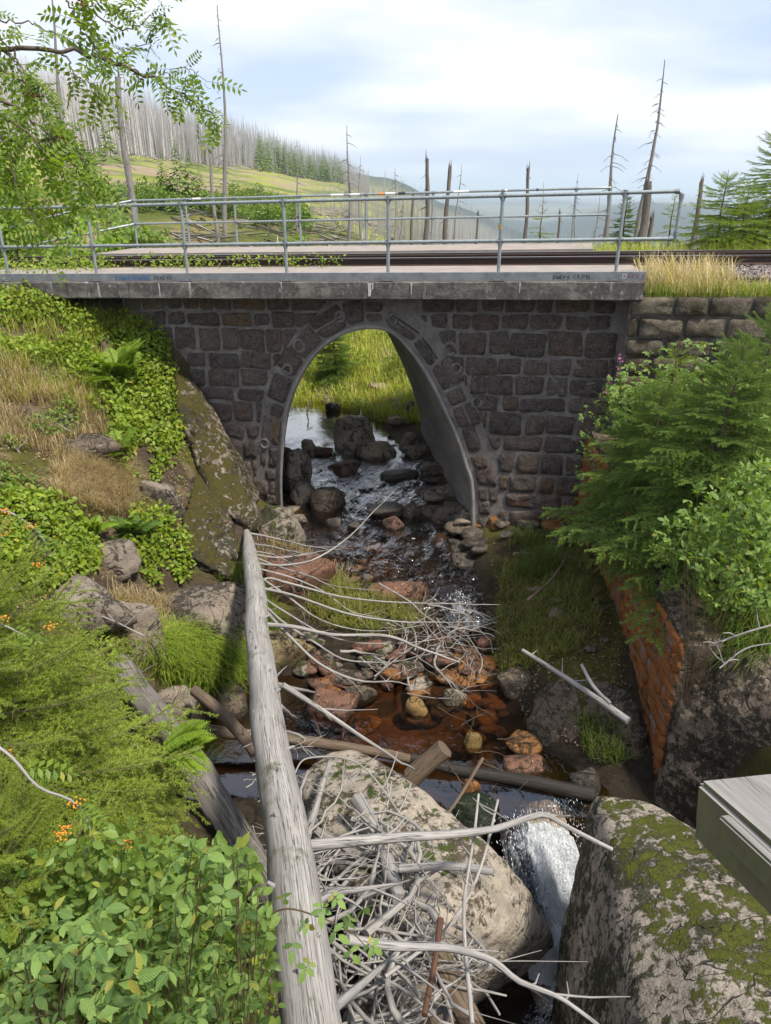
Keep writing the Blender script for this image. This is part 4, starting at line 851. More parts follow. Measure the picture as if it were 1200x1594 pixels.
def spray(P0, P1, w, n, zf, label):
    P0 = np.array(P0, float); P1 = np.array(P1, float); q = rng.random(n); u = rng.normal(0, .30, n)-.12; d = P1-P0; sdv = np.array([d[1], -d[0], 0]); sdv /= np.linalg.norm(sdv)
    P = P0+(d*[1, 1, 0])*q[:, None]+sdv*(u*w)[:, None]; P[:, 2] = P0[2]+d[2]*np.interp(q, *zf)+np.abs(rng.normal(0, .035, n))+.02; sl = d*[1, 1, 0]+np.outer(np.ones(n), [0, 0, d[2]*1.1])+rng.normal(size=(n, 3))*.35
    tv = np.array([(0, .18, 0), (.5, .3, .1), (1, 0, 0), (.5, -.3, -.1), (0, -.18, 0)]); tf = np.array([(0, 1, 4), (1, 3, 4), (1, 2, 3)]); L = rng.uniform(.008, .03, n)
    V, F = scat(tv, tf, P, basis(sl, rng.normal(size=(n, 3))), np.column_stack([L, L*.35, L*.4])); tag(MB().add(V, F).build("white_water", plain_mat("foam", (.85, .88, .92), (.70, .75, .80), 20, .4, 0)), label, "foam", kind='stuff')
spray((1.46, 5.70, -5.93), (1.80, 4.75, -6.98), .85, 3200, ([0, .12, .35, .6, .85, 1], [0, .03, .25, .72, .97, 1.0]), "white foam and spray on the waterfall between the great boulders")
spray((1.0, 9.5, -5.58), (1.28, 8.9, -5.83), .4, 700, ([0, .3, .7, 1], [0, .2, .85, 1]), "foam on the little cascade above the pool")
# ------------------------------------------------------------------ rocks
def ico(sub):
    bm = bmesh.new(); bmesh.ops.create_icosphere(bm, subdivisions=sub, radius=1); V = np.array([v.co[:] for v in bm.verts]); F = np.array([[v.index for v in f.verts] for f in bm.faces]); bm.free(); return V/np.linalg.norm(V, axis=1, keepdims=True), F
ICO = {k: ico(k) for k in (2, 3, 4, 5, 6)}
def rockshape(rs, sub_, planes=None, p=34, amp=.07):
    D, F = ICO[sub_]
    if planes is None:
        nn = rs.normal(size=(9, 3)); nn /= np.linalg.norm(nn, axis=1, keepdims=True); dd = rs.uniform(.6, 1.0, 9)
        nn = np.vstack([nn, [[0, 0, 1], [0, 0, -1]]]); dd = np.append(dd, [.75, .8])
    else: nn, dd = planes
    q = np.maximum(D@nn.T/dd, 1e-4); r = (q**p).sum(1)**(-1/p); r = np.minimum(r, 1.3 if planes is None else 99)
    V = D*r[:, None]; sc = np.linalg.norm(V, axis=1).mean() if planes is not None else 1
    o = rs.uniform(0, 50, 3)
    V = V+D*(sc*amp*(fbm(V/sc*1.7+o, 4)+.35*fbm(V/sc*8+o, 3)-1.1*np.clip(.22-np.abs(fbm(V/sc*[2.2, 2.2, 3.4]+o+9, 3)), 0, 1)*3.0))[:, None]
    return V, F
def rock(px, py, Y, w, h, mat, label=None, group=None, deep=.8, sub_=3, seed=None, rot=None, flat=1.0, name="boulder", cat="boulder", amp=.07, Z=None):
    rs = np.random.default_rng(int(px*7+py*13) if seed is None else seed)
    g = G(px, py+.12*h)
    if g[2] < Wz(g[0], g[1]) and 5.6 < g[1] < 19:      # stands in the water
        zz = -5.4
        for _ in range(12): g = atz(px, py+.12*h, zz); zz = .5*zz+.5*float(Wz(g[0], g[1]))
        g = g+[0, 0, .10*h/2/FPX*(g[1]*cp-g[2]*sp)]
    P = g*(ray(px, py)@[0, cp, -sp]) if False else g; d = P[1]*cp-P[2]*sp; sx_ = w/2/FPX*d; sz_ = h/2/FPX*d/ (0.55+.45*1)
    V, F = rockshape(rs, sub_, amp=amp); ang = rs.uniform(0, 6.28) if rot is None else rot
    c, s = math.cos(ang), math.sin(ang); V = V@np.array([[c, s, 0], [-s, c, 0], [0, 0, 1]]).T
    V = V/np.abs(V).max(0)*[sx_, deep*sx_, sz_*flat]; V = V+P
    return tag(MB().add(V, F).build(name, mat), label, cat, group)
def hullrock(pts, mat, label, name="boulder", sub_=5, p=26, amp=.03, cat="boulder"):
    pts = np.array(pts); bm = bmesh.new()
    for q in pts: bm.verts.new(q)
    bmesh.ops.convex_hull(bm, input=bm.verts); c = pts.mean(0); N = []; D_ = []
    for f in bm.faces:
        f.normal_update(); n_ = np.array(f.normal); v = np.array(f.verts[0].co)-c; d = n_@v
        if d < 0: n_, d = -n_, -d
        if f.calc_area() < 1e-5 or any(abs(n_@m_) > .992 and abs(d-e) < .05 for m_, e in zip(N, D_)): continue
        N.append(n_); D_.append(max(d, .02))
    bm.free(); V, F = rockshape(np.random.default_rng(len(pts)), sub_, (np.array(N), np.array(D_)), p, amp)
    return tag(MB().add(V+c, F).build(name, mat), label, cat)
# the two great boulders in front
top = [(500, 1163, -5.62), (462, 1205, -5.60), (560, 1158, -5.62), (640, 1215, -5.5), (715, 1275, -5.45), (775, 1312, -5.5), (560, 1400, -5.25), (660, 1440, -5.35), (480, 1300, -5.4), (800, 1345, -5.7), (845, 1440, -6.1)]
pts = [atz(*q) for q in top]+[atz(872, 1462, -6.6), atz(700, 1560, -6.4), atz(600, 1560, -6.0), atz(870, 1500, -7.4), atz(720, 1610, -7.5), atz(560, 1594, -7.3)]+[atz(x, y, z)-np.array([0, 0, 1.6]) for x, y, z in top[:6]]
hullrock(pts, rock_mat("pale_foreground_granite", (.48, .41, .33), (.36, .31, .255), .50, spots=.9, dark=(.05, .036, .02), bump=.6), "large pale granite boulder under the driftwood pile beside the waterfall", sub_=6)
top = [(925, 1221, -5.0), (1000, 1232, -4.9), (1100, 1275, -4.7), (1240, 1340, -4.45), (1400, 1420, -4.3), (905, 1290, -5.35), (1040, 1420, -4.85), (960, 1500, -5.2), (1150, 1500, -4.65), (1400, 1560, -4.3), (1000, 1650, -4.8), (1250, 1700, -4.2)]
pts = [atz(*q) for q in top]+[atz(893, 1400, -5.8), atz(878, 1500, -6.1), atz(872, 1620, -6.4), atz(900, 1720, -6.2)]+[atz(x, y, z)-np.array([0, 0, 2.6]) for x, y, z in top[:8]+[(893, 1400, -5.4), (872, 1620, -6.0)]]
hullrock(pts, rock_mat("mossy_foreground_granite", (.47, .40, .32), (.33, .28, .23), .70, spots=1.35, dark=(.028, .030, .012), bump=.9, mosscol=(.095, .105, .014), mossn=.36), "huge granite boulder with green moss on its top below the wooden handrail", sub_=6)
hullrock([atz(*q) for q in [(1062, 1035, -4.5), (1120, 1000, -4.2), (1200, 1010, -4.0), (1320, 1060, -3.8), (1050, 1120, -4.9), (1060, 1215, -5.6), (1130, 1260, -5.6), (1250, 1220, -5.0), (1350, 1180, -4.6)]]+[atz(*q)-np.array([0, -.3, 1.5]) for q in [(1062, 1035, -4.5), (1200, 1010, -4.0), (1320, 1060, -3.8), (1060, 1215, -5.2), (1300, 1200, -4.8)]],
         rock_mat("cliff_granite", (.40, .31, .23), (.17, .13, .095), .45, spots=1.5, mosscol=(.06, .055, .015), dark=(.025, .02, .012)), "brown mossy rock face at the near end of the orange wing wall", sub_=5, amp=.09)
hullrock([atz(*q) for q in [(830, 1075, -5.45), (900, 1040, -5.2), (985, 1075, -5.2), (1005, 1150, -5.45), (960, 1215, -5.95), (850, 1190, -6.0), (820, 1130, -5.8)]]+[atz(*q)-np.array([0, 0, .8]) for q in [(830, 1075, -5.6), (1000, 1090, -5.3), (1010, 1200, -5.8), (840, 1200, -5.95)]],
         m_rock_brown, "large dark brown boulder right of the orange pool below the grassy mound", sub_=5, amp=.05)
big = [
 (322, 958, 8.05, 128, 105, m_rock, "rounded grey-brown boulder left of the fallen trunk with a dark gap beside it", .8, 4),
 (118, 925, 8.3, 190, 75, m_rock, "long flat lichen-spotted boulder on the left bank below the broad-leaved plants", .6, 4),
 (208, 978, 7.9, 105, 120, m_rock, "dark-cracked upright boulder on the left bank beside the rounded boulder", .7, 4),
 (262, 1095, 7.3, 85, 50, m_rock, "low boulder behind the thin log in the grass of the left bank", .7, 3),
 (350, 1100, 7.0, 75, 70, m_rock_brown, "small brown boulder between the short log and the fallen trunk", .8, 3),
 (428, 1000, 7.9, 125, 110, rock_mat("yellow_granite", (.36, .28, .14), (.26, .20, .11), .3, spots=.6), "yellowish boulder under the branches right of the fallen trunk", .7, 4),
 (458, 905, 9.1, 130, 90, m_rock_red, "reddish brown mossy boulder under the upper branches of the fallen trunk", .7, 4),
 (182, 866, 9.1, 90, 60, m_rock, "light boulder under the lower fern on the left bank", .7, 3),
 (115, 698, 10.2, 150, 42, m_rock_brown, "narrow rock ledge in the dry grass of the left bank", .6, 3),
 (432, 815, 10.3, 105, 62, m_rock_moss, "mossy ledge at the foot of the left arch springing", .9, 4),
 (460, 735, 11.9, 66, 110, m_rock_pale, "tall layered rock under the left side of the arch", 1.3, 4),
 (512, 778, 11.4, 58, 58, m_rock_brown, "dark wet rock by the left side of the arch", .9, 3),
 (556, 682, 14.4, 72, 92, rock_mat('painted_lit_granite', (.60, .50, .38), (.48, .40, .31), .1, spots=.3), "pale pointed rock standing upright in the stream behind the arch", .6, 4),  # paler colour stands in for sunlight; the rock itself lies in the bridge's shadow
 (592, 703, 13.9, 78, 40, m_rock_pale, "slanting grey rock leaning right of the pale pointed rock", .6, 3),
 (537, 728, 13.2, 58, 30, m_rock_red, "brown domed rock in the stream before the pale pointed rock", .8, 3),
 (500, 703, 14.3, 38, 20, m_rock_red, "reddish rock at the edge of the pool behind the arch", .8, 3),
 (540, 703, 14.2, 30, 16, m_rock_pale, "flat topped pale stone beside the reddish rock behind the arch", .8, 3),
 (612, 813, 11.1, 36, 24, m_rock_red, "brown square stone in the dark water under the arch", .8, 3),
 (605, 795, 11.6, 70, 20, m_rock_dark, "long black rock in the stream under the arch", .7, 3),
 (625, 740, 13.1, 68, 16, m_rock_dark, "flat black rock in the riffle near the right vault wall", .6, 3),
 (552, 820, 11.1, 24, 13, m_rock_dark, "small round black rock in the riffle below the arch", .8, 3),
 (522, 812, 11.2, 32, 16, m_rock_dark, "small dark rock left in the riffle below the arch", .8, 3),
 (642, 798, 11.5, 30, 34, m_rock_brown, "brown rock at the waterline right of the riffle", .8, 3),
 (625, 918, 9.2, 110, 36, m_rock_red, "flat reddish slab beside the small cascade", .6, 4),
 (640, 690, 14.2, 40, 50, m_rock, "grey block below the grass right of the rocks behind the arch", .8, 3),
 (478, 700, 13.6, 34, 40, m_rock_pale, "pale block by the pool at the left of the rocks behind the arch", .8, 3),
 (560, 655, 15.8, 26, 18, m_rock_pale, "small pale stone above the pointed rock behind the arch", .8, 3),
 (690, 800, 11.6, 46, 46, m_rock_brown, "brown block at the lower corner of the right vault wall", .9, 3),
 (470, 770, 11.6, 50, 50, m_rock, "grey block at the foot of the left vault wall", .9, 3),
 (518, 636, 17.2, 24, 24, m_rock, "grey rock on the grassy far bank behind the arch", .8, 3),
 (640, 640, 15.6, 26, 46, m_rock, "lichen grey rock half hidden by the right end of the vault", .8, 3),
 (518, 1098, 6.95, 86, 58, m_rock_red, "red-brown boulder standing in the orange pool by the trunk", .8, 4),
 (650, 1066, 7.55, 48, 24, m_rock_pale, "pale stone at the upper edge of the orange pool", .8, 3),
 (650, 1100, 7.15, 40, 34, rock_mat("ochre_stone", (.32, .21, .08), (.24, .15, .06), 0, spots=.2), "ochre yellow stone in the orange pool", .8, 3),
 (704, 1087, 7.35, 46, 26, m_rock_pale, "white and orange stone in the orange pool beside the ochre stone", .8, 3),
 (733, 1152, 6.6, 36, 34, rock_mat("submerged_ochre", (.28, .19, .06), (.2, .13, .04), 0, spots=0), "yellow submerged stone in the orange pool", .8, 3),
 (815, 1192, 6.45, 70, 32, m_rock_red, "brown stone at the right rim of the orange pool", .8, 3),
 (732, 1222, 5.85, 36, 34, m_rock_orange, "dark orange rock under the wet log at the top of the waterfall", .8, 3),
 (690, 1048, 7.7, 30, 20, m_rock_orange, "small orange stone above the pale stone in the pool", .8, 3),
 (755, 1003, 8.4, 34, 30, m_rock_red, "pinkish stone at the right end of the twig jam", .8, 3),
 (728, 806, 11.2, 44, 42, m_rock_moss, "pale lichen-covered stone at the foot of the right arch springing", .8, 3),
 (778, 806, 11.2, 52, 38, m_rock_orange, "orange and grey stone below the stained wall", .8, 3),
 (800, 1058, 7.6, 66, 66, m_rock_brown, "dark mossy boulder at the right edge of the twig jam", .8, 4),
 (742, 1266, 5.75, 76, 48, rock_mat("algae_rock", (.022, .036, .016), (.014, .022, .010), 0, rough=.4), "dark green slimy rock just left of the waterfall", .8, 4),
 (905, 1215, 6.3, 60, 40, m_rock_dark, "wet black rock behind the top of the waterfall", .8, 3),
 (460, 598, 17.5, 10, 10, m_rock, None, .8, 2),
]
for q in big:
    if q[6] is None: continue
    rock(*q[:6], label=q[6], deep=q[7], sub_=q[8])
# the rocky left slope between bank and wall
for k, (x, y, Yd, w_, h_, m_) in enumerate([(255, 770, 10.3, 60, 60, m_rock), (345, 860, 10.2, 70, 60, m_rock_moss)]):
    rock(x, y, Yd+.25, w_*1.1, h_*1.15, m_, ["half buried rock on the slope left of the mossy slab", "mossy rock at the lower end of the mossy slab", "moss strip rock against the wall high left of the arch", "pale rock above the rounded boulder on the left slope", "mossy rock behind the tip of the fallen trunk", "grey rock beside the lower fern on the left slope", "topmost narrow mossy rock by the left end of the bridge wall", "mossy rock against the wall at the left of the arch foot"][k], sub_=4, deep=.7, amp=.1)
m_mslope = rock_mat("moss_slope_rock", (.34, .28, .22), (.22, .18, .14), 1.05, spots=1.8, mosscol=(.062, .052, .012), dark=(.03, .026, .012))
for poly_, lb_ in (([(268, 585), (300, 600), (345, 680), (395, 770), (400, 830), (345, 800), (300, 720), (270, 650)], "long moss-covered rock slab running down beside the bridge wall"), ([(300, 740), (345, 790), (372, 870), (350, 905), (305, 880), (285, 800)], "pale cracked rock slab with brown moss below the moss strip")):
    pp = np.array([G(x, y) for x, y in poly_]); nv_ = np.array([.55, -.45, .7]); hullrock(np.vstack([pp+nv_*.16, pp.mean(0)+nv_*.34, pp-nv_*.5]), m_mslope, lb_, sub_=6, p=40, amp=.10)
gr = "loose rocks along the stream banks"
rs_ = np.random.default_rng(5)
def rubble(poly, n_, smin, smax, mats, label, group, ymax=30, lift=.3):
    xs = [p[0] for p in poly]; ys = [p[1] for p in poly]; c = 0
    while c < n_:
        x, y = rs_.uniform(min(xs), max(xs)), rs_.uniform(min(ys), max(ys))
        if not inpoly(x, y, poly): continue
        P = G(x, y); s = rs_.uniform(smin, smax); V, F = rockshape(rs_, 3 if s > .12 else 2)
        a = rs_.uniform(0, 6.28); cc, ss = math.cos(a), math.sin(a); V = V@np.array([[cc, ss, 0], [-ss, cc, 0], [0, 0, 1]]).T*[s, s*rs_.uniform(.6, 1), s*rs_.uniform(.4, .7)]
        tag(MB().add(V+P+[0, 0, s*lift], F).build("rock", mats[rs_.integers(len(mats))]), label, "rock", group); c += 1
rubble([(640, 700), (665, 700), (735, 800), (770, 860), (720, 900), (690, 850), (650, 780)], 34, .10, .26, [m_rock_dark, m_rock_brown, m_rock_dark, m_rock], "dark loose rock on the right bank of the stream under the arch", gr)
rubble([(440, 700), (490, 700), (500, 830), (440, 850)], 10, .08, .2, [m_rock_brown, m_rock], "small rock among rubble on the left bank under the arch", "small rocks on the left bank under the arch")
rubble([(700, 790), (900, 790), (900, 850), (700, 850)], 16, .07, .2, [m_rock_orange, m_rock_brown, m_rock], "small rock at the foot of the orange stained wall", "rocks at the foot of the stained wall")
rubble([(470, 690), (640, 690), (650, 850), (500, 850)], 13, .05, .13, [m_rock_dark, m_rock_dark, m_rock_brown], "small black rock breaking the surface of the riffle", "small rocks in the riffle", lift=.5)
rubble([(560, 1040), (790, 1040), (830, 1180), (600, 1150), (450, 1090)], 60, .06, .20, [m_rock_orange, m_rock_orange, m_rock_brown, m_rock_red], "orange-brown cobble on the bed of the pool", "cobbles on the bed of the pool", lift=.6)
rubble([(530, 850), (600, 850), (620, 900), (540, 930)], 12, .05, .13, [m_rock_red, m_rock_pale], "small reddish stone at the water edge by the upper branches", "reddish stones at the water edge")
rubble([(390, 1350), (420, 1594), (560, 1594), (700, 1590), (560, 1400)], 24, .07, .2, [m_rock_brown, m_rock], "brown stone in the shade under the driftwood pile", "stones under the driftwood pile", lift=.6)
rubble([(440, 985), (560, 1000), (760, 1000), (745, 1045), (600, 1060), (440, 1060)], 40, .06, .17, [m_rock_red, m_rock_brown, m_rock_moss], "brown stone in the small bank under the twig jam", "stones in the small bank under the twig jam")
rubble([(780, 860), (930, 860), (960, 1000), (1000, 1180), (860, 1000)], 14, .05, .12, [m_rock_brown, m_rock], "small stone in the moss of the right bank", "stones in the moss of the right bank")
rubble([(450, 600), (640, 600), (650, 680), (520, 640)], 9, .10, .28, [m_rock, m_rock_pale], "grey stone in the grass behind the arch", "stones in the grass behind the arch")

# ------------------------------------------------------------------ logs and driftwood
def zpath(pts, z0, z1, n_):
    m_ = len(pts); P = [atz(x, y, z0+(z1-z0)*k/(m_-1)) for k, (x, y) in enumerate(pts)]
    return spline(P, n_)
A = atd(383, 828, 10.9); Bq = atd(480, 1594, 3.5); dv_ = (Bq-A)
tl = empty("fallen_tree", A+dv_*.6-[0, 0, .15], "long bleached fallen trunk lying down the ravine with bare curved branches on one side", "fallen tree")
tt_ = np.linspace(0, 1.22, 60); Pt = A+dv_*tt_[:, None]; Pt = Pt+np.array([1, 0, 0])*(.022*np.sin(tt_*8)+.010*np.sin(tt_*23+1))[:, None]
rt = np.interp(tt_, [0, .12, .35, .7, 1, 1.22], [.045, .098, .118, .135, .15, .19])
tube(mb := MB(), Pt, rt, 28, rough=.10, seed=3); mb.build("trunk", m_trunk, tl)
zl = lambda y: np.interp(y, [828, 900, 1000, 1100, 1200, 1300, 1400, 1500, 1594], [(lambda q: (A+dv_*q)[2])(q) for q in (0, .16, .36, .53, .65, .76, .86, .93, 1.0)])
brs = [([(388, 830), (430, 838), (470, 848), (512, 856)], -4.9, .014), ([(392, 846), (420, 850), (455, 858), (485, 866)], -4.85, .010), ([(394, 858), (420, 862), (450, 875), (470, 888)], -4.9, .009),
 ([(390, 862), (430, 868), (470, 864), (500, 858), (540, 852)], -4.85, .013), ([(392, 876), (440, 880), (490, 870), (540, 838), (580, 798), (614, 764)], -4.6, .016),
 ([(402, 908), (420, 900), (450, 908), (520, 926), (600, 936), (700, 940), (778, 942)], -5.15, .018), ([(405, 915), (460, 928), (540, 955), (620, 968), (690, 968), (740, 968)], -5.2, .017),
 ([(404, 898), (450, 930), (490, 960), (540, 978), (600, 982), (660, 972)], -5.2, .013), ([(412, 972), (460, 976), (520, 988), (600, 990), (650, 1008), (715, 1030)], -5.3, .024),
 ([(408, 938), (440, 968), (490, 1000), (540, 1028), (610, 1030), (700, 1012)], -5.35, .015), ([(408, 945), (450, 990), (500, 1035), (560, 1060), (620, 1062), (670, 1082)], -5.45, .018),
 ([(402, 885), (450, 898), (500, 918), (545, 950), (590, 962)], -5.1, .012), ([(398, 868), (440, 884), (480, 896), (520, 912), (590, 920)], -5.0, .010), ([(402, 925), (440, 950), (500, 985), (560, 1000), (640, 1000), (700, 990)], -5.3, .012),
 ([(428, 1066), (455, 1072), (490, 1078)], -4.95, .034), ([(440, 1066), (500, 1105), (560, 1145), (610, 1178), (645, 1198)], -5.5, .026), ([(436, 1100), (462, 1118)], -4.7, .022),
 ([(424, 1060), (447, 1035)], -4.5, .012), ([(402, 958), (432, 945)], -4.75, .010), ([(405, 930), (412, 920), (440, 912)], -4.8, .022), ([(395, 970), (372, 975)], -4.75, .009), ([(402, 880), (380, 876), (362, 874)], -4.85, .008),
 ([(470, 1318), (540, 1310), (620, 1304), (700, 1298), (770, 1290), (842, 1268), (880, 1285), (952, 1320)], -4.6, .036),
 ([(480, 1412), (520, 1390), (570, 1382), (615, 1378)], -4.5, .030), ([(520, 1568), (560, 1535), (600, 1500), (640, 1480)], -4.5, .026), ([(540, 1462), (610, 1472), (690, 1474), (760, 1492), (810, 1528), (870, 1552), (935, 1600)], -4.7, .026),
 ([(430, 1330), (490, 1365), (530, 1368), (590, 1360)], -4.3, .010)]
for k, (p, ze, r) in enumerate(brs):
    ze = ze; P = zpath(p, zl(p[0][1])+.0, ze, 22); P = P+.012*np.stack([fbm(np.column_stack([np.arange(22)*.35, np.full(22, k*3.1+c), np.zeros(22)]), 2) for c in range(3)], -1)*np.linspace(0, 1, 22)[:, None]
    mb = MB(); thick = len(p) > 5 and r > .02; tube(mb, P, np.linspace(r*1.12, r*(.45 if thick else .28), 22), 8, rough=.12, seed=k)
    rs = random.Random(k)
    if len(p) > 3:
        for q in range(rs.randint(2, 5)):
            i = rs.randint(5, 18); d = P[i+1]-P[i]; d /= np.linalg.norm(d); sd_ = np.array([rs.uniform(-1, 1), rs.uniform(-1, 1), rs.uniform(-.6, .6)]); e = d+sd_*.7; L = rs.uniform(.08, .4)
            tube(mb, [P[i], P[i]+e*L*.5, P[i]+e*L+sd_*.05], [r*.4, r*.28, r*.12], 5, seed=k+q)
    mb.build("branch", m_wood, tl)
# knots and root flare of the trunk
for q in ((.36, 1.1), (.41, .5), (.52, 1.9), (.62, .8), (.77, 1.5), (.88, 1.2), (.98, 1.7), (.30, .7), (.47, 2.2), (.58, 1.2), (.72, .4), (.83, 1.9), (.95, .9), (.66, 2.6), (.9, 2.5)):
    P0 = A+dv_*q[0]; e = np.array([math.cos(q[1]), .1, math.sin(q[1])]); r = np.interp(q[0], tt_, rt); tube(mb := MB(), [P0+e*r*.8, P0+e*(r+.03)], [.016, .010], 7); mb.build("knot", m_wood, tl)
P0 = A+dv_*1.02
def log(pts, zs, r0, r1, mat, name, label, cat="log", sides=16, rough=.1, n_=26, twigs=0, group=None):
    P = spline([atz(x, y, z) for (x, y), z in zip(pts, zs)], n_); mb = MB(); tube(mb, P, np.linspace(r0, r1, n_), sides, rough=rough, seed=int(pts[0][0]))
    rs = random.Random(int(pts[0][0]))
    for q in range(twigs):
        i = rs.randint(2, n_-4); e = np.array([rs.uniform(-1, 1), rs.uniform(-1, 1), rs.uniform(.1, 1)]); L = rs.uniform(.1, .35); tube(mb, [P[i], P[i]+e*L*.5, P[i]+e*L+[0, 0, rs.uniform(-.04, .06)]], [r1*.28+.003, .006, .003], 5)
    return tag(mb.build(name, mat), label, cat, group)
log([(185, 1035), (300, 1190), (420, 1390), (455, 1450)], [-4.75, -4.95, -5.05, -5.1], .125, .15, m_bark, "log", "thick weathered barkless log lying diagonally left of the fallen trunk", rough=.22, sides=22, n_=40, twigs=5)
log([(235, 1118), (330, 1138), (450, 1150), (580, 1170), (650, 1185)], [-5.6, -5.6, -5.68, -5.78, -5.8], .072, .05, m_wood_br, "log", "brown log lying across the pool under the fallen trunk", twigs=3)
log([(640, 1180), (720, 1200), (800, 1212), (925, 1238)], [-5.78, -5.85, -5.86, -5.86], .06, .075, m_wood_blk, "log", "black waterlogged log across the top of the waterfall")
log([(303, 1075), (350, 1115), (400, 1172)], [-5.15, -5.2, -5.4], .062, .066, m_wood_br, "log", "short grey-brown log resting on the log across the pool", twigs=3)
log([(640, 1210), (692, 1165)], [-5.7, -5.35], .105, .10, m_wood_br, "log", "stubby brown log piece jammed above the pale boulder", rough=.12)
log([(813, 1012), (870, 1048), (930, 1088), (978, 1122)], [-4.95, -5.0, -4.98, -5.02], .022, .040, m_wood, "dead_pole", "straight bleached pole with side twigs leaning on the right bank", "dead branch", twigs=4)
log([(905, 1035), (925, 1070), (950, 1095)], [-4.8, -4.85, -4.9], .018, .02, m_wood, "dead_stick", "crooked bleached stick beside the straight pole on the right bank", "stick")
log([(668, 1470), (700, 1530), (745, 1610)], [-5.1, -5.2, -5.3], .10, .085, m_wood_br, "log", "thick brown log poking out of the bottom of the driftwood pile", rough=.15)
log([(556, 1242), (590, 1300), (620, 1400)], [-5.1, -5.15, -5.0], .07, .055, m_wood, "log", "broken pale split log standing in the driftwood pile", rough=.3)
log([(478, 1302), (495, 1245), (515, 1182)], [-5.05, -5.2, -5.3], .035, .022, m_wood, "dead_branch", "flat pale split branch leaning between trunk and boulder", "dead branch", rough=.2)
log([(686, 1430), (676, 1500), (660, 1580)], [-4.6, -4.65, -4.6], .022, .018, wood_mat("redbrown_wood", (.14, .07, .045), (.08, .04, .028)), "dead_branch", "reddish brown stick upright in the driftwood pile", "dead branch")
log([(622, 1352), (700, 1348), (768, 1356)], [-4.9, -4.85, -4.8], .032, .03, m_wood, "dead_branch", "straight pale branch stub ending over the pale boulder", "dead branch")
log([(752, 1180), (700, 1262), (660, 1290)], [-5.3, -5.6, -5.7], .018, .012, m_wood_br, "dead_branch", "hooked brown branch sticking out of the pool beside the stubby log", "dead branch", twigs=2)
log([(745, 1236), (738, 1300), (722, 1420), (735, 1594)], [-4.3, -4.4, -4.45, -4.4], .009, .014, m_stick, "dead_branch", "long thin whitish stick rising from the pile in front of the waterfall", "dead branch", twigs=5)
log([(775, 1245), (748, 1350), (700, 1440), (600, 1520)], [-4.5, -4.6, -4.7, -4.8], .009, .014, m_stick, "dead_branch", "thin whitish stick slanting across the pile towards the waterfall", "dead branch", twigs=4)
log([(455, 1210), (480, 1180), (560, 1190), (640, 1290)], [-4.9, -4.9, -4.9, -4.9], .006, .008, m_stick, "dead_branch", "thin arched twig looping over the pale boulder", "dead branch", twigs=3)
log([(225, 990), (160, 960), (95, 945)], [-4.3, -4.2, -4.1], .008, .006, m_stick, "dead_branch", "thin dry twig on the left bank above the spruce", "dead branch", twigs=3)
log([(0, 592), (60, 640), (110, 672)], [-2.75, -3.0, -3.1], .008, .006, m_stick, "dead_branch", "pale twig across the dry grass high on the left bank", "dead branch", twigs=5)
log([(0, 672), (50, 730), (70, 800)], [-3.0, -3.3, -3.6], .007, .006, m_stick, "dead_branch", "pale hanging twig at the left edge below the rock ledge", "dead branch", twigs=5)
log([(820, 935), (860, 900), (885, 860)], [-4.85, -4.8, -4.7], .018, .012, m_wood_br, "dead_branch", "dark branch on the grassy right bank below the wall", "dead branch")
log([(562, 640), (558, 665)], [-4.95, -5.1], .02, .015, m_stick, "dead_branch", "white forked branch hanging into the pool behind the arch", "dead branch")
log([(480, 655), (478, 640), (484, 625)], [-5.1, -4.9, -4.8], .015, .012, m_stick, "dead_branch", "bare white stick standing in the pool behind the arch", "dead branch")
log([(1105, 1005), (1160, 985), (1210, 970)], [-3.9, -3.7, -3.6], .010, .008, m_stick, "dead_branch", "dry twig over the brown rock face at the right edge", "dead branch", twigs=5)
log([(1120, 1040), (1160, 1010), (1210, 1000)], [-4.0, -3.8, -3.7], .008, .006, m_stick, "dead_branch", "lower dry twig hanging over the brown rock face", "dead branch", twigs=5)
def sticks(poly, n_, zf, lens, rads, dirs, label, group, mat, seed):
    rs = random.Random(seed); xs = [p[0] for p in poly]; ys = [p[1] for p in poly]; c = 0
    while c < n_:
        x, y = rs.uniform(min(xs), max(xs)), rs.uniform(min(ys), max(ys))
        if not inpoly(x, y, poly): continue
        P0 = atz(x, y, zf(x, y)+rs.uniform(-.12, .16)); a = R(rs.choice(dirs)+rs.gauss(0, 22)); L = rs.uniform(*lens)*(1 if rs.random() < .75 else 1.6)
        d = np.array([math.cos(a), math.sin(a), rs.gauss(0, .16)]); sd_ = np.array([-d[1], d[0], rs.uniform(-.3, .3)]); bend = rs.gauss(0, .15)*L; m_ = 9
        tq = np.linspace(-.5, .5, m_); P = P0+d*L*tq[:, None]+sd_*(bend*(1-(2*tq)**2))[:, None]+.012*L*np.array([[rs.gauss(0, 1) for _ in range(3)] for _ in range(m_)])
        r = rs.uniform(*rads)*(1 if rs.random() < .85 else 1.9); mb = MB(); tube(mb, P, np.linspace(r, r*.4, m_), 6, seed=c)
        for q in range(rs.randint(0, 3)):
            i = rs.randint(3, 7); e = d+np.array([rs.gauss(0, .8), rs.gauss(0, .8), rs.gauss(0, .5)]); l = L*rs.uniform(.12, .35); tube(mb, [P[i], P[i]+e*l*.5+[0, 0, .01], P[i]+e*l], [r*.6, r*.4, r*.2], 5, seed=q)
        tag(mb.build("dead_stick", mat), label, "stick", group); c += 1
sticks([(480, 1250), (600, 1270), (700, 1400), (720, 1560), (560, 1600), (520, 1560), (480, 1350)], 64, lambda x, y: -5.02, (.5, 1.35), (.004, .019), [10, 35, 60, -20, 150, 100, 80], "bleached stick in the tangled driftwood pile beside the fallen trunk", "bleached sticks in the driftwood pile", m_stick, 1)
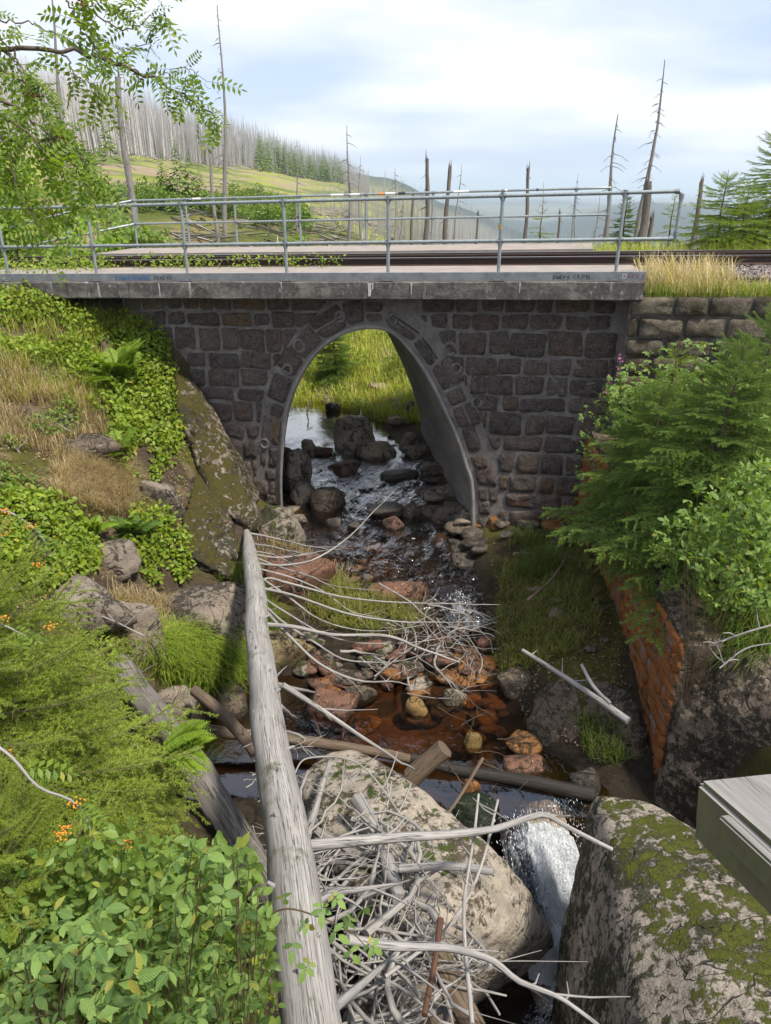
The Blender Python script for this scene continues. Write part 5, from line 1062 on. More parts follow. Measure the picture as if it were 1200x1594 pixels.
sticks([(480, 1300), (620, 1300), (700, 1450), (640, 1594), (560, 1600), (500, 1400)], 32, lambda x, y: -5.3, (.5, 1.4), (.010, .026), [20, 70, 110, -30, 45], "greyer stick deep in the driftwood pile", "darker sticks deep in the driftwood pile", m_wood, 2)
sticks([(620, 975), (700, 940), (770, 960), (770, 1000), (690, 1060), (560, 1060), (560, 1010)], 42, lambda x, y: -5.62, (.4, 1.2), (.005, .013), [30, 60, -60, -30, 100, 10], "bleached twig in the jam at the tips of the long branches", "bleached twigs in the jam across the stream", m_stick, 3)
sticks([(620, 940), (790, 930), (790, 1040), (640, 1060)], 20, lambda x, y: -5.74, (.3, .8), (.006, .014), [30, 80, -40, 100], "dark wet twig under the bleached jam", "dark wet twigs under the jam", m_wood_br, 4)
sticks([(600, 1060), (780, 1060), (840, 1230), (640, 1200)], 14, lambda x, y: -5.88, (.2, .6), (.004, .009), [30, 80, -40, 100], "thin brown twig lying in the orange pool", "twigs lying in the pool", m_wood_br, 6)
sticks([(400, 1120), (480, 1200), (460, 1290), (420, 1400), (390, 1300)], 24, lambda x, y: -5.25, (.2, .6), (.004, .009), [30, 80, -40, 120, 150], "thin pale twig between the fallen trunk and the left log", "thin twigs between the trunk and the left log", m_stick, 5)

# ------------------------------------------------------------------ the timber handrail in the corner
m_beam = wood_mat("weathered_timber", (.37, .345, .325), (.20, .185, .17), crackamt=.9, crsc=.45)
Mga = Mat("algae_timber"); a = Mga.noise(30, 5, .7, Mga.map(Mga.pos, (1, 1, .3))); b = Mga.noise(5, 5, .7)
Mga.col(Mga.mix(Mga.ramp(b, [(.35, 0.), (.65, 1.)]), Mga.mix(a, (.06, .065, .02), (.17, .165, .06)), Mga.mix(a, (.045, .04, .025), (.16, .14, .09)))); Mga.rough(.85); Mga.bump(a, .3, .004)
hr = empty("handrail", atd(1140, 1330, 1.35), "weathered timber handrail end with pale cracked top and green algae sides in the corner", "handrail")
o_ = atd(1082, 1212, 1.30); q1 = atd(1146, 1176, 1.38); q2 = atd(1262, 1372, 1.02)
ex = (q2-o_)/np.linalg.norm(q2-o_); ey = q1-o_; ey = ey-(ey@ex)*ex; ey /= np.linalg.norm(ey); ez = np.cross(ex, ey)
if ez[2] < 0: ez = -ez
def bev(name, lo, hi, mtop, mside, ch=.006, open_=False):
    bm = bmesh.new(); bmesh.ops.create_cube(bm, size=1)
    for v in bm.verts: v.co = Vector([lo[k]+(hi[k]-lo[k])*(v.co[k]+.5) for k in range(3)])
    bmesh.ops.bevel(bm, geom=list(bm.edges), offset=ch, segments=2, affect='EDGES'); bmesh.ops.subdivide_edges(bm, edges=[e for e in bm.edges if e.calc_length() > .05], cuts=3, use_grid_fill=True)
    V = np.array([v.co[:] for v in bm.verts]); F = [[v.index for v in f.verts] for f in bm.faces]; tops = [f.normal.z > .5 for f in bm.faces]; bm.free()
    V2 = V+.0012*fbm(V*60, 2)[:, None]; W_ = o_+V2[:, :1]*ex+V2[:, 1:2]*ey+V2[:, 2:]*ez
    uv = V[:, [1, 0]]; ft = [f for f, t_ in zip(F, tops) if t_]; fs = [f for f, t_ in zip(F, tops) if not t_]
    t_ = MB().add(W_, ft, uv).build(name, mtop, hr, smooth=False); s_ = sub(MB().add(W_, fs, uv), "algae_side", mside, t_, hr, False); return t_
yw = float(np.linalg.norm((q1-o_)-((q1-o_)@ex)*ex))
bev("beam", (0, 0, -.115), (.9, yw+.10, 0), m_beam, Mga.m, .010)
bev("rail_board", (.105, -.022, -.050), (.9, -.002, -.004), m_beam, Mga.m, .004)
#bev("support", (.03, .01, -.34), (.14, .11, -.10), Mga.m, Mga.m)
# ------------------------------------------------------------------ plants: templates
LV = np.array([(0, 0, 0), (.3, .26, .05), (.68, .24, .03), (1, 0, -.12), (.68, -.24, .03), (.3, -.26, .05), (.5, 0, -.03)], float)
LF = np.array([(0, 6, 1), (1, 6, 2), (2, 6, 3), (3, 6, 4), (4, 6, 5), (5, 6, 0)])
SV = np.array([(0, 0, 0), (.5, .2, .03), (1, 0, -.06), (.5, -.2, .03)], float); SF = np.array([(0, 2, 1), (0, 3, 2)])
ml_bright = leaf_mat("bright_ground_leaves", (.23, .29, .025), (.13, .20, .02), (.30, .26, .04))
ml_mid = leaf_mat("mid_green_leaves", (.09, .15, .025), (.14, .21, .04), (.25, .26, .04))
ml_rasp = leaf_mat("raspberry_leaves", (.075, .145, .035), (.19, .29, .07), (.30, .27, .05), trans=.3, veins=True)
ml_shrub = leaf_mat("shrub_leaves", (.11, .19, .035), (.17, .27, .05), (.27, .29, .06), trans=.3, veins=True)
ml_fern = leaf_mat("fern_green", (.11, .18, .018), (.17, .25, .02), None, trans=.3)
ml_fernd = leaf_mat("dark_fern_green", (.055, .105, .018), (.08, .14, .025), None, trans=.3)
ml_ferny = leaf_mat("yellow_fern", (.28, .27, .02), (.36, .31, .025), None, trans=.3)
ml_spr = leaf_mat("spruce_needles", (.11, .18, .035), (.17, .25, .045), None, trans=.15, rough=.55)
ml_sprt = leaf_mat("light_spruce_needles", (.15, .215, .028), (.22, .28, .035), (.32, .31, .05), trans=.22)
ml_sprm = leaf_mat("young_spruce_needles", (.17, .25, .035), (.24, .32, .05), None, trans=.35)
ml_row = leaf_mat("rowan_leaves", (.09, .155, .02), (.15, .22, .025), (.26, .27, .03), trans=.45)
mg_green = leaf_mat("green_grass", (.13, .20, .02), (.20, .27, .03), (.34, .29, .09), trans=.3, amt3=.15)
mg_dark = leaf_mat("dark_grass", (.06, .10, .015), (.10, .15, .022), (.22, .19, .07), trans=.25, amt3=.2)  # deeper green blades with some straw ones
mg_olive = leaf_mat("olive_grass", (.10, .12, .02), (.16, .17, .028), (.24, .19, .08), trans=.25, amt3=.3)
mg_dry = leaf_mat("dry_grass", (.36, .28, .15), (.28, .20, .11), (.20, .22, .05), trans=.25, amt3=.2)
mg_straw = leaf_mat("straw_grass", (.52, .43, .25), (.40, .32, .17), (.26, .28, .06), trans=.25)
mg_mix = leaf_mat("meadow_grass", (.20, .26, .03), (.30, .33, .045), (.45, .35, .14), trans=.3, amt3=.3)
def rvec(n, up=1.0, spread=1.0):
    v = rng.normal(size=(n, 3))*spread; v[:, 2] = np.abs(v[:, 2])+up; return v/np.linalg.norm(v, axis=1, keepdims=True)
def pix_in(poly, n):
    xs = [p[0] for p in poly]; ys = [p[1] for p in poly]; out = []
    while len(out) < n:
        x = rng.uniform(min(xs), max(xs), n*2); y = rng.uniform(min(ys), max(ys), n*2); k = inpoly(x, y, poly); out += list(zip(x[k], y[k]))
    a = np.array(out[:n]); return a[:, 0], a[:, 1]
def clumps(P, sc=.35, thr=-.1):     # keeps uneven, patchy cover
    return fb2(P[:, 0], P[:, 1], sc, 3, 11.0) > thr
SUNW = np.array([.75, -.25, .8])
def leaves(pos, size, tv=LV, tf=LF, tilt=.55, face=(0, 0, 1)):
    n = len(pos); nn = np.array(face)+rng.normal(size=(n, 3))*tilt; d = rng.normal(size=(n, 3)); d[:, 2] -= .25
    return scat(tv, tf, pos, basis(d, nn), size)
def cover(poly, n, hmax, smin, smax, mat, label, thr=-.15, sc=.35, name="ground_cover", cat="plants", ymax=40, bulge=.0):
    x, y = pix_in(poly, n); P, hit = Gmany(x, y, ymax); P = P[hit]; P = P[clumps(P, sc, thr)]
    h = hmax*(.35+.65*sstep(thr, thr+.5, fb2(P[:, 0], P[:, 1], sc, 3, 11.0)))
    P = P+rng.normal(size=P.shape)*[.03, .03, .0]; P[:, 2] += h*rng.random(len(P))**.6+.01
    V, F = leaves(P, rng.uniform(smin, smax, len(P)), face=(.25, -.3, 1)); return tag(MB().add(V, F).build(name, mat), label, cat, kind='stuff')
def blades(P, hmin, hmax, w, lean, mat, label, name="grass", cat="grass", droop=.5, wind=(0, 0)):
    n = len(P); h = rng.uniform(hmin, hmax, n); a = rng.uniform(0, 6.28, n); l = np.abs(rng.normal(0, lean, n))
    d = np.stack([np.cos(a)*l+wind[0], np.sin(a)*l+wind[1], np.ones(n)], -1); d /= np.linalg.norm(d, axis=1, keepdims=True)
    sdv = np.stack([-np.sin(a), np.cos(a), 0*a], -1); ww = w*rng.uniform(.6, 1.3, n)
    out = np.stack([np.cos(a)+wind[0], np.sin(a)+wind[1], 0*a], -1)
    p0 = P; p1 = P+d*(h*.4)[:, None]; p2 = P+d*(h*.75)[:, None]+out*(h*.18*droop)[:, None]; p3 = P+d*h[:, None]+out*(h*.5*droop)[:, None]-np.array([0, 0, 1])*(h*.28*droop)[:, None]
    V = np.stack([p0-sdv*ww[:, None]/2, p0+sdv*ww[:, None]/2, p1-sdv*ww[:, None]/2, p1+sdv*ww[:, None]/2, p2-sdv*ww[:, None]*.35, p2+sdv*ww[:, None]*.35, p3], 1).reshape(-1, 3)
    k = np.arange(n)[:, None]*7
    Q = np.concatenate([k+[0, 1, 3, 2], k+[2, 3, 5, 4]]); T = k+[4, 5, 6]
    mb = MB(); mb.add(V, Q); mb.add(np.zeros((0, 3)), []) ; mb.T.append(T.astype(np.int64)); mb.mt += [0]*len(T)
    return tag(mb.build(name, mat), label, cat, kind='stuff')
def grass(poly, n, hmin, hmax, w, lean, mat, label, thr=-.3, sc=.3, ymax=40, **k):
    x, y = pix_in(poly, n); P, hit = Gmany(x, y, ymax); P = P[hit]; P = P[clumps(P, sc, thr)]; return blades(P, hmin, hmax, w, lean, mat, label, **k)

# ------------------------------------------------------------------ left bank cover
cover([(0, 470), (60, 470), (130, 505), (235, 500), (262, 540), (275, 600), (288, 690), (270, 730), (225, 745), (190, 700), (140, 640), (100, 575), (0, 560)], 9000, .28, .05, .10, ml_bright, "bright yellow-green broad leaved ground cover on the upper left bank", -.35)
cover([(150, 640), (285, 640), (280, 720), (235, 770), (185, 740)], 2200, .2, .045, .08, ml_bright, "yellow-green creeping leaves above the pale flaking rocks", -.2)
cover([(0, 785), (60, 780), (150, 830), (158, 895), (100, 920), (0, 940)], 3400, .25, .05, .10, ml_bright, "broad leaved plants at the left edge above the long flat boulder", -.5)
cover([(205, 800), (262, 810), (300, 850), (296, 905), (240, 915), (200, 870)], 1700, .22, .05, .09, ml_bright, "light green leafy plants hanging beside the lower fern", -.6)
cover([(0, 560), (110, 580), (180, 690), (60, 690), (0, 640)], 2600, .18, .03, .07, ml_mid, "low mixed green weeds in the dry grass of the left bank", -.0)
cover([(0, 690), (60, 700), (90, 800), (0, 790)], 900, .2, .03, .07, ml_mid, "low weeds under the rock ledge at the left edge", -.1)
cover([(100, 1000), (220, 960), (200, 1060), (110, 1050)], 900, .15, .03, .06, ml_bright, "yellow-green weeds between the spruce and the boulders", -.2)
cover([(280, 640), (300, 740), (400, 800), (400, 840), (330, 830), (270, 760)], 700, .1, .02, .05, ml_mid, "sparse weeds rooted in the rocky slope left of the arch", .15)
grass([(0, 560), (130, 600), (210, 740), (200, 800), (90, 800), (60, 700), (0, 700)], 9000, .12, .34, .006, .5, mg_dry, "dry brown grass on the left bank", -.25)
grass([(0, 470), (250, 500), (180, 640), (0, 640)], 4500, .12, .40, .006, .5, mg_mix, "thin green and straw grass among the leaves of the upper left bank", -.1)
grass([(90, 720), (200, 740), (205, 800), (100, 800)], 5500, .15, .35, .005, .6, mg_dry, "matted straw tuft below the rock ledge", -.8, droop=1.1)
grass([(215, 1010), (300, 995), (385, 1010), (378, 1075), (330, 1090), (245, 1060)], 4200, .25, .55, .008, .55, mg_green, "long green grass tuft between the boulders and the logs", -.8, droop=1.2)
grass([(170, 935), (260, 935), (260, 1010), (180, 1020)], 1800, .15, .35, .006, .5, mg_dry, "dry grass between the left boulders", -.4, droop=1.0)
grass([(350, 870), (400, 870), (400, 910), (340, 910)], 700, .15, .3, .006, .5, mg_green, "short green grass behind the tip of the fallen trunk", -.5)
grass([(400, 840), (480, 850), (600, 880), (620, 900), (540, 930), (400, 900)], 2600, .1, .28, .006, .5, mg_dry, "dry grass on the gravel island under the upper branches", -.2)
grass([(490, 900), (560, 925), (670, 950), (650, 985), (560, 985), (480, 965)], 2600, .12, .34, .008, .7, mg_olive, "bright green grass under the long branches", -.7, droop=1.0)
grass([(390, 930), (420, 930), (440, 990), (400, 990)], 600, .15, .35, .008, .5, mg_green, "green grass beside the middle of the fallen trunk", -.5)
# right bank
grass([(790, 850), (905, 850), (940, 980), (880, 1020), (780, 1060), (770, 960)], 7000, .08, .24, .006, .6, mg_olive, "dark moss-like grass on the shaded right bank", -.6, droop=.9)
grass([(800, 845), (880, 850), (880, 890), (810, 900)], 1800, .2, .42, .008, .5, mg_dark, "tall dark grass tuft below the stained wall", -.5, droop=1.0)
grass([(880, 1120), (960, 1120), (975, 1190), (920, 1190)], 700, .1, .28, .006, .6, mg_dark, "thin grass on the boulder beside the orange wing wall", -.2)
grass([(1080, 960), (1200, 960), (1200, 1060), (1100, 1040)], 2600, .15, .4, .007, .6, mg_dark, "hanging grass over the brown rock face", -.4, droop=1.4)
cover([(820, 840), (900, 850), (930, 960), (820, 940)], 1500, .15, .02, .05, ml_mid, "small weeds on the shaded right bank", .0)
cover([(720, 780), (860, 775), (860, 805), (740, 810)], 700, .12, .02, .045, ml_mid, "small weeds at the foot of the stained wall", -.1)
# behind the arch
grass([(445, 520), (650, 515), (655, 660), (600, 660), (520, 645), (440, 650)], 14000, .15, .5, .014, .45, mg_mix, "tall meadow grass on the bank behind the arch", -.8)
grass([(445, 520), (650, 515), (655, 640), (520, 635), (440, 640)], 3500, .4, .75, .010, .3, mg_straw, "straw coloured seed heads on the bank behind the arch", .05, sc=1.2)
cover([(450, 520), (650, 520), (655, 640), (440, 640)], 4000, .4, .05, .12, ml_bright, "light leafy clumps on the bank behind the arch", .1, sc=1.0)
cover([(470, 590), (650, 540), (655, 660), (540, 650)], 2500, .35, .04, .09, ml_mid, "leafy plants on the bank behind the arch", .0, sc=.6)
# embankment tops
def patch(s0, s1, t0, t1, n, z=-.05): return Bm(np.column_stack([rng.uniform(s0, s1, n), rng.uniform(t0, t1, n), np.full(n, z)]))
P = patch(S1+.02, S1+1.2, .1, 1.5, 1300, -.16); blades(P, .2, .6, .006, .35, mg_straw, "tall straw coloured grass at the right end of the bridge", droop=.7, wind=(-.1, 0))
P = patch(S1+.05, 9, .12, .62, 6000, -.22); blades(P, .08, .26, .007, .5, mg_green, "green grass verge along the top of the right wall")
P = patch(S1+.3, 9, .1, .9, 3500, -.2); blades(P, .1, .32, .005, .5, mg_straw, "dry grass verge along the top of the right wall")
P = patch(S1r-.3, 9, 3.95, 5.6, 7000, -.12); P2 = P[clumps(P, .5, -.3)]; blades(P2, .12, .42, .008, .4, mg_mix, "tall grass beyond the track on the right")
P = patch(S0-2, -1.2, 1.9, 2.35, 2600, .0)
def sleaf(P, hh, smin, smax, mat, label, thr):
    P = P[clumps(P, .25, thr)]; P[:, 2] += rng.random(len(P))*hh; V, F = leaves(P, rng.uniform(smin, smax, len(P)), face=(0, -.5, 1)); return tag(MB().add(V, F).build("creeping_weed", mat), label, "weeds", kind='stuff')
P[:, 0] += 0; k = rng.random(len(P)) < np.interp(P[:, 0], [-8, -5, -1.5, 0], [1, 1, .45, .2]); sleaf(P[k], .24, .04, .08, ml_bright, "creeping green weeds along the near rail at the left", -.35)
P = patch(S0-2, -5.2, .8, 2.3, 1500, .0); sleaf(P, .2, .04, .08, ml_bright, "weeds spreading over the near walkway at the left", -.1)

# ------------------------------------------------------------------ ferns
def frond_mesh(nm, mat, L=1.0, wid=.22, n=20, seed=0):
    rs = random.Random(seed); mb = MB(); t = np.linspace(0, 1, 12); C = np.column_stack([t*L*.92, 0*t, .42*L*t-.55*L*t**2.2]); tube(mb, C, np.linspace(.007, .002, 12)*L, 4, caps=False)
    P = []; D_ = []; S_ = []
    for k in range(n):
        q = .12+.88*k/n; c = np.array([np.interp(q, t, C[:, j]) for j in range(3)]); l = L*wid*math.sin(math.pi*min(1, .12+q*.92))**.8+.012
        for sg in (-1, 1):
            d = np.array([.35, sg, -.18+rs.uniform(-.08, .08)]); P.append(c); D_.append(d); S_.append((l, l*.95, l))
            for m_ in range(5):     # side leaflets give the toothed outline
                cc = c+d/np.linalg.norm(d)*l*(.15+.17*m_)
                for s2 in (-1, 1): P.append(cc); D_.append(d*.5+np.array([s2*.9, 0, 0])); S_.append((l*.11*(1-.12*m_), l*.07, l*.1))
    V, F = scat(SV, SF, np.array(P), basis(np.array(D_), (0, 0, 1)), np.array(S_)); mb.add(V, F); return mb.mesh(nm, mat, True)
FM = {k: [frond_mesh("frond", m, 1, .24, 22, q) for q in range(2)] for k, m in (("g", ml_fern), ("d", ml_fernd), ("y", ml_ferny))}
def fern(P, size, n, kind, label, tiltr=(15, 60), face=None, arc=None):
    e = empty("fern", P, label, "fern"); rs = random.Random(int(abs(P[0])*100))
    for k in range(n):
        a = (2*math.pi*k/n+rs.uniform(-.25, .25)) if arc is None else R(rs.uniform(*arc)); el = R(rs.uniform(*tiltr)); d = np.array([math.cos(a)*math.cos(el), math.sin(a)*math.cos(el), math.sin(el)])
        inst("frond", rs.choice(FM[kind]), np.array(P)+[0, 0, .02], basis(d, (0, 0, 1)), size*rs.uniform(.75, 1.1), e)
    return e
fern(G(185, 600)+[0, 0, .05], .95, 15, "g", "large upright fern at the top of the left bank below the bridge")
fern(G(205, 840), .50, 12, "d", "compact dark green fern on the left bank above the small boulder")
fern(G(190, 720), .5, 9, "g", "light green fern lost among the leaves of the left bank")
fern(G(145, 835), .45, 8, "g", "small yellowing fern left of the compact dark fern")
fern(atd(250, 1175, 3.9), .34, 6, "g", "small light fern hanging over the diagonal log", tiltr=(0, 40), arc=(-50, 50))

# ------------------------------------------------------------------ spruces
def spruce_branch(nm, mats, L=1.0, seed=0, nlen=.016, dens=260, tw=.055, nw=.0028, droop=.25, full=1.0):
    rs = np.random.default_rng(seed); mb = MB(); t = np.linspace(0, 1, 14); C = np.column_stack([t*L, .03*L*np.sin(t*5+seed), -droop*L*t**1.2+.16*L*t**3])
    tube(mb, C, np.linspace(.007, .0015, 14)*L, 5, caps=False); nwood = mb.n; segs = [(C[i], C[i+1]) for i in range(1, 13)]
    q = .12; sg = 1
    while q < .97:
        c = np.array([np.interp(q, t, C[:, j]) for j in range(3)]); l = L*(.10+.42*(1-q)**.9)*rs.uniform(.7, 1.1)*full; a = R(rs.uniform(38, 62))*sg
        d = np.array([math.cos(a), math.sin(a), rs.uniform(-.30, .02)]); d /= np.linalg.norm(d); e = c+d*l+[l*.12, 0, -.02*L]; m_ = c+d*l*.5
        segs += [(c, m_), (m_, e)]; tube(mb, [c, m_, e], [.003*L, .002*L, .001*L], 3, caps=False)
        if l > .16:
            for u in (.35, .6, .8):
                for s2 in (-1, 1):
                    c2 = c+d*l*u; a2 = a+R(48)*s2; d2 = np.array([math.cos(a2), math.sin(a2), -.15]); segs.append((c2, c2+d2*l*.34*(1.15-u)))
        q += tw/L*rs.uniform(.7, 1.2)*.9; sg = -sg
    P = []; D_ = []
    for a, b in segs:
        l = np.linalg.norm(b-a); n = max(3, int(l*dens)); u = rs.random(n); ax_ = (b-a)/max(l, 1e-6); o = rs.normal(size=(n, 3)); o[:, 2] += .35; o -= (o@ax_)[:, None]*ax_; o /= np.linalg.norm(o, axis=1, keepdims=True)
        P.append(a+(b-a)*u[:, None]); D_.append(o*.9+ax_*.6)
    P = np.concatenate(P); D_ = np.concatenate(D_); n = len(P); tv = np.array([(0, .5, 0), (0, -.5, 0), (1, 0, 0)], float); tf = np.array([(0, 1, 2)])
    s = np.column_stack([rs.uniform(.7, 1.2, n)*nlen, np.full(n, nw), np.full(n, 1)]); V, F = scat(tv, tf, P, basis(D_, rs.normal(size=(n, 3))), s)
    mb.mt = [1]*len(mb.mt); mb.mq = [1]*len(mb.mq); mb.add(V, F, mi=0); return mb.mesh(nm, mats, False)
SB = {"d": [spruce_branch("branch", [ml_spr, m_twigd], 1.0, q, nlen=.021, dens=800, nw=.006) for q in range(3)],
      "m": [spruce_branch("branch", [ml_sprm, m_twigd], 1.0, q+5, nlen=.024, dens=330, nw=.007, tw=.09) for q in range(3)],
      "y": [spruce_branch("branch", [ml_sprt, m_twigd], 1.0, q+9, nlen=.016, dens=950, nw=.0036, tw=.045, droop=.12) for q in range(3)]}
def spruce(P, h, rad, kind, label, whorl=.16, nb=6, seed=0, lean=(0, 0), group=None, crown=0.02, shape=.8, skip=None):
    rs = random.Random(seed); P = np.array(P); e = empty("spruce_tree", P, label, "spruce", group); m_ = 10; t = np.linspace(0, 1, m_)
    C = P+np.column_stack([lean[0]*t*h, lean[1]*t*h, t*h])+.01*h*np.column_stack([np.sin(t*9), np.cos(t*7), 0*t]); tube(mb := MB(), C, np.linspace(.018*h+.005, .003, m_), 7); mb.build("trunk", m_twigd, e)
    z = crown*h; k = 0
    while z < h*.97:
        f = z/h; c = np.array([np.interp(f, t, C[:, j]) for j in range(3)]); r = rad*(1-f)**shape+.07; n = max(3, int(nb*(.6+.4*(1-f)))); o = rs.uniform(0, 6)
        for q in range(n):
            a = o+2*math.pi*q/n+rs.uniform(-.3, .3); el = R(-12+75*f**2.0+rs.uniform(-8, 8)); d = np.array([math.cos(a)*math.cos(el), math.sin(a)*math.cos(el), math.sin(el)])
            if skip and skip(d, f): continue
            if f > .93: continue
            inst("branch", rs.choice(SB[kind]), c+[0, 0, rs.uniform(-.4, .4)*whorl], basis(d, (0, 0, 1)), r*rs.uniform(.75, 1.12), e)
        z += whorl*(1-.35*f)*rs.uniform(.8, 1.2); k += 1
    return e
# right bank spruce, its neighbour, and the light spruce filling the lower left
gz = lambda x, y: float(H(np.array([x]), np.array([y]))[0])
spruce((3.5, 7.5, gz(3.5, 7.5)-.05), 2.5, 1.35, "d", "dark green spruce hanging over the orange wing wall with a bare leader", whorl=.13, nb=8, seed=1, lean=(.05, .0))
spruce((3.25, 8.5, -3.75), 1.7, 1.15, "d", "low dark spruce hanging in front of the upper end of the orange wing wall", whorl=.12, nb=8, seed=11)
spruce((4.3, 8.3, gz(4.3, 8.3)-.05), 2.0, 1.1, "d", "broad dark spruce behind the one over the wing wall", whorl=.15, nb=7, seed=2)
spruce((3.55, 9.0, gz(3.55, 9.0)-.05), 1.5, .8, "m", "small lighter spruce between the wing wall and the stone wall", whorl=.14, nb=6, seed=3)
spruce((-1.95, 2.75, gz(-1.95, 2.75)-.3), 1.75, 1.15, "y", "yellow-green spruce seen from above filling the lower left", whorl=.085, nb=9, seed=4, shape=.6)
spruce((-1.45, 1.95, gz(-1.45, 1.95)-.35), 1.35, .8, "y", "small light spruce between the big yellow-green one and the raspberry leaves", whorl=.085, nb=8, seed=14, shape=.6)
spruce((-2.5, 3.5, gz(-2.5, 3.5)-.2), 1.35, 1.0, "y", "smaller yellow-green spruce behind at the left edge", whorl=.10, nb=8, seed=5, shape=.6)
# embankment spruces on the right, young ones behind the railing, one behind the arch
for k, (x, y, Yd, h, r, kd, lb) in enumerate([(1190, 378, 14.6, 2.5, 1.0, "m", "tall light spruce with a bare top at the right edge beyond the track"), (1115, 375, 15.2, 1.45, 1.0, "m", "bushy light spruce left of the tall one beyond the track"),
    (1150, 380, 14.2, 1.2, .9, "m", "low bushy spruce in front between the two light ones"), (840, 376, 17.6, 1.15, .5, "m", "young open spruce behind the rear railing"), (968, 378, 17.4, 1.3, .42, "d", "thin young spruce beside the leaning dead trunk"),
    (1040, 376, 15.9, 1.0, .45, "m", "sparse young spruce right of the leaning dead trunk"), (522, 598, 20.5, 1.9, .75, "d", "bluish dark spruce on the grassy bank behind the arch"), (620, 585, 19.6, .9, .55, "m", "low bushy spruce at the right behind the arch")]):
    P = at(x, y, Yd)
    if k >= 6: P = G(x, y)
    else: P[2] = -1.22 if Yd < 16.6 else -1.5
    spruce(P, h, r, kd, lb, whorl=.11 if k not in (3, 5) else .2, nb=9 if k != 3 else 5, seed=20+k, shape=.8)

# ------------------------------------------------------------------ broad-leaved shrubs
def stem_to(mb, root, tip, r, seed, bow=.15):
    d = tip-root; m_ = root+d*.5+np.array([0, 0, bow*np.linalg.norm(d)]); P = spline([root, m_, tip], 9); tube(mb, P, np.linspace(r, r*.35, 9), 5, caps=False, seed=seed); return P
def compound(nm, mat, k, L=.1, seed=0, pairs=None):
    rs = np.random.default_rng(seed); mb = MB(); P = []; D_ = []; S_ = []
    if pairs:      # rowan
        ax_ = np.linspace(.18, .95, pairs); C = lambda q: np.array([q*L*1.25, 0, .10*L*math.sin(q*3)-.25*L*q*q]); tube(mb, [C(0), C(.5), C(1)], [.0012, .0009, .0005], 4, caps=False)
        for q in ax_:
            l = L*.36*(1-.35*abs(q-.5))
            for s_ in (-1, 1): P.append(C(q)); D_.append((.45, s_, rs.uniform(-.45, .05))); S_.append((l, l*.95, l))
        P.append(C(1)); D_.append((1, 0, -.3)); S_.append((L*.32, L*.2, L*.3))
    else:
        tube(mb, [(-.45*L, 0, -.05*L), (0, 0, 0), (.35*L, 0, 0)], [.0014, .0012, .001], 4, caps=False)
        dirs = {3: [(1, 0, -.15, .35, 1.05), (.25, 1, -.2, .0, .85), (.25, -1, -.2, .0, .85)], 5: [(1, 0, -.15, .35, 1.0), (.35, 1, -.2, .22, .8), (.35, -1, -.2, .22, .8), (-.1, 1, -.3, -.05, .62), (-.1, -1, -.3, -.05, .62)]}[k]
        for x, y, z, o, s in dirs: P.append((o*L, 0, 0)); D_.append((x, y, z+rs.uniform(-.2, .2))); S_.append((L*s, L*s*1.0, L*s))
    tv, tf = (LV, LF)
    if pairs: V, F = scat(SV, SF, np.array(P), basis(np.array(D_), (0, 0, 1)), np.array(S_)*[1, 1.1, 1])
    else:
        # finer leaf: toothed outline and a folded midrib
        u = np.linspace(0, 1, 9); wv = .24*np.sin(np.pi*u**.75)**1.15*(1+.10*np.cos(u*60)); wv[0] = wv[-1] = 0
        mid = np.column_stack([u, 0*u, -.10*u*u]); lf = np.column_stack([u, wv, .05+.02*np.cos(u*30)-.13*u*u-.05*(1-np.sin(np.pi*u))]); rg = lf*[1, -1, 1]
        tv = np.vstack([mid, lf, rg]); tf = []
        for a in range(8): tf += [(a, a+1, 9+a+1), (a, 9+a+1, 9+a), (a, 18+a+1, a+1), (a, 18+a, 18+a+1)]
        V, F = scat(tv, np.array(tf), np.array(P), basis(np.array(D_), (0, 0, 1)), np.array(S_))
    mb.add(V, F, None if pairs else np.tile(tv[:, :2], (len(P), 1))); return mb.mesh(nm, mat, True)
RASP = [compound("leaf", ml_rasp, k, .075, s) for k, s in ((3, 0), (3, 1), (5, 2), (5, 3))]
SHR = [compound("leaf", ml_shrub, k, .085, s) for k, s in ((3, 10), (5, 11), (5, 12))]
def leafbush(name, label, cat, root, P, meshes, smin, smax, stem_mat, nst, face=(0, -.45, 1), tilt=.4, outward=None, group=None, bow=.15, leafname="leaf"):
    """leaves at the points P, carried by stems that rise from the root"""
    e = empty(name, root, label, cat, group); rs = random.Random(int(abs(P[0, 0])*1000)); root = np.array(root)
    idx = rs.sample(range(len(P)), min(nst, len(P))); mb = MB()
    for k in idx: stem_to(mb, root+np.array([rs.uniform(-.12, .12), rs.uniform(-.12, .12), 0]), P[k], .0045, k, bow)
    mb.build("stem", stem_mat, e)
    c = P.mean(0) if outward is None else np.array(outward)
    for p in P[:298]:
        d = p-c; d[2] = d[2]*.3-.15; d += np.array([rs.gauss(0, .5), rs.gauss(0, .5), rs.gauss(0, .15)])*np.linalg.norm(d); n_ = np.array(face)+np.array([rs.gauss(0, tilt) for _ in range(3)])
        inst(leafname, rs.choice(meshes), p, basis(d/np.linalg.norm(d), n_), rs.uniform(smin, smax), e)
    return e
m_cane = plain_mat("raspberry_cane", (.16, .11, .05), (.10, .07, .04), 30, .7, .2)
def ptsd(poly, n, d0, d1):
    x, y = pix_in(poly, n); return np.array([atd(a, b, rng.uniform(d0, d1)) for a, b in zip(x, y)])
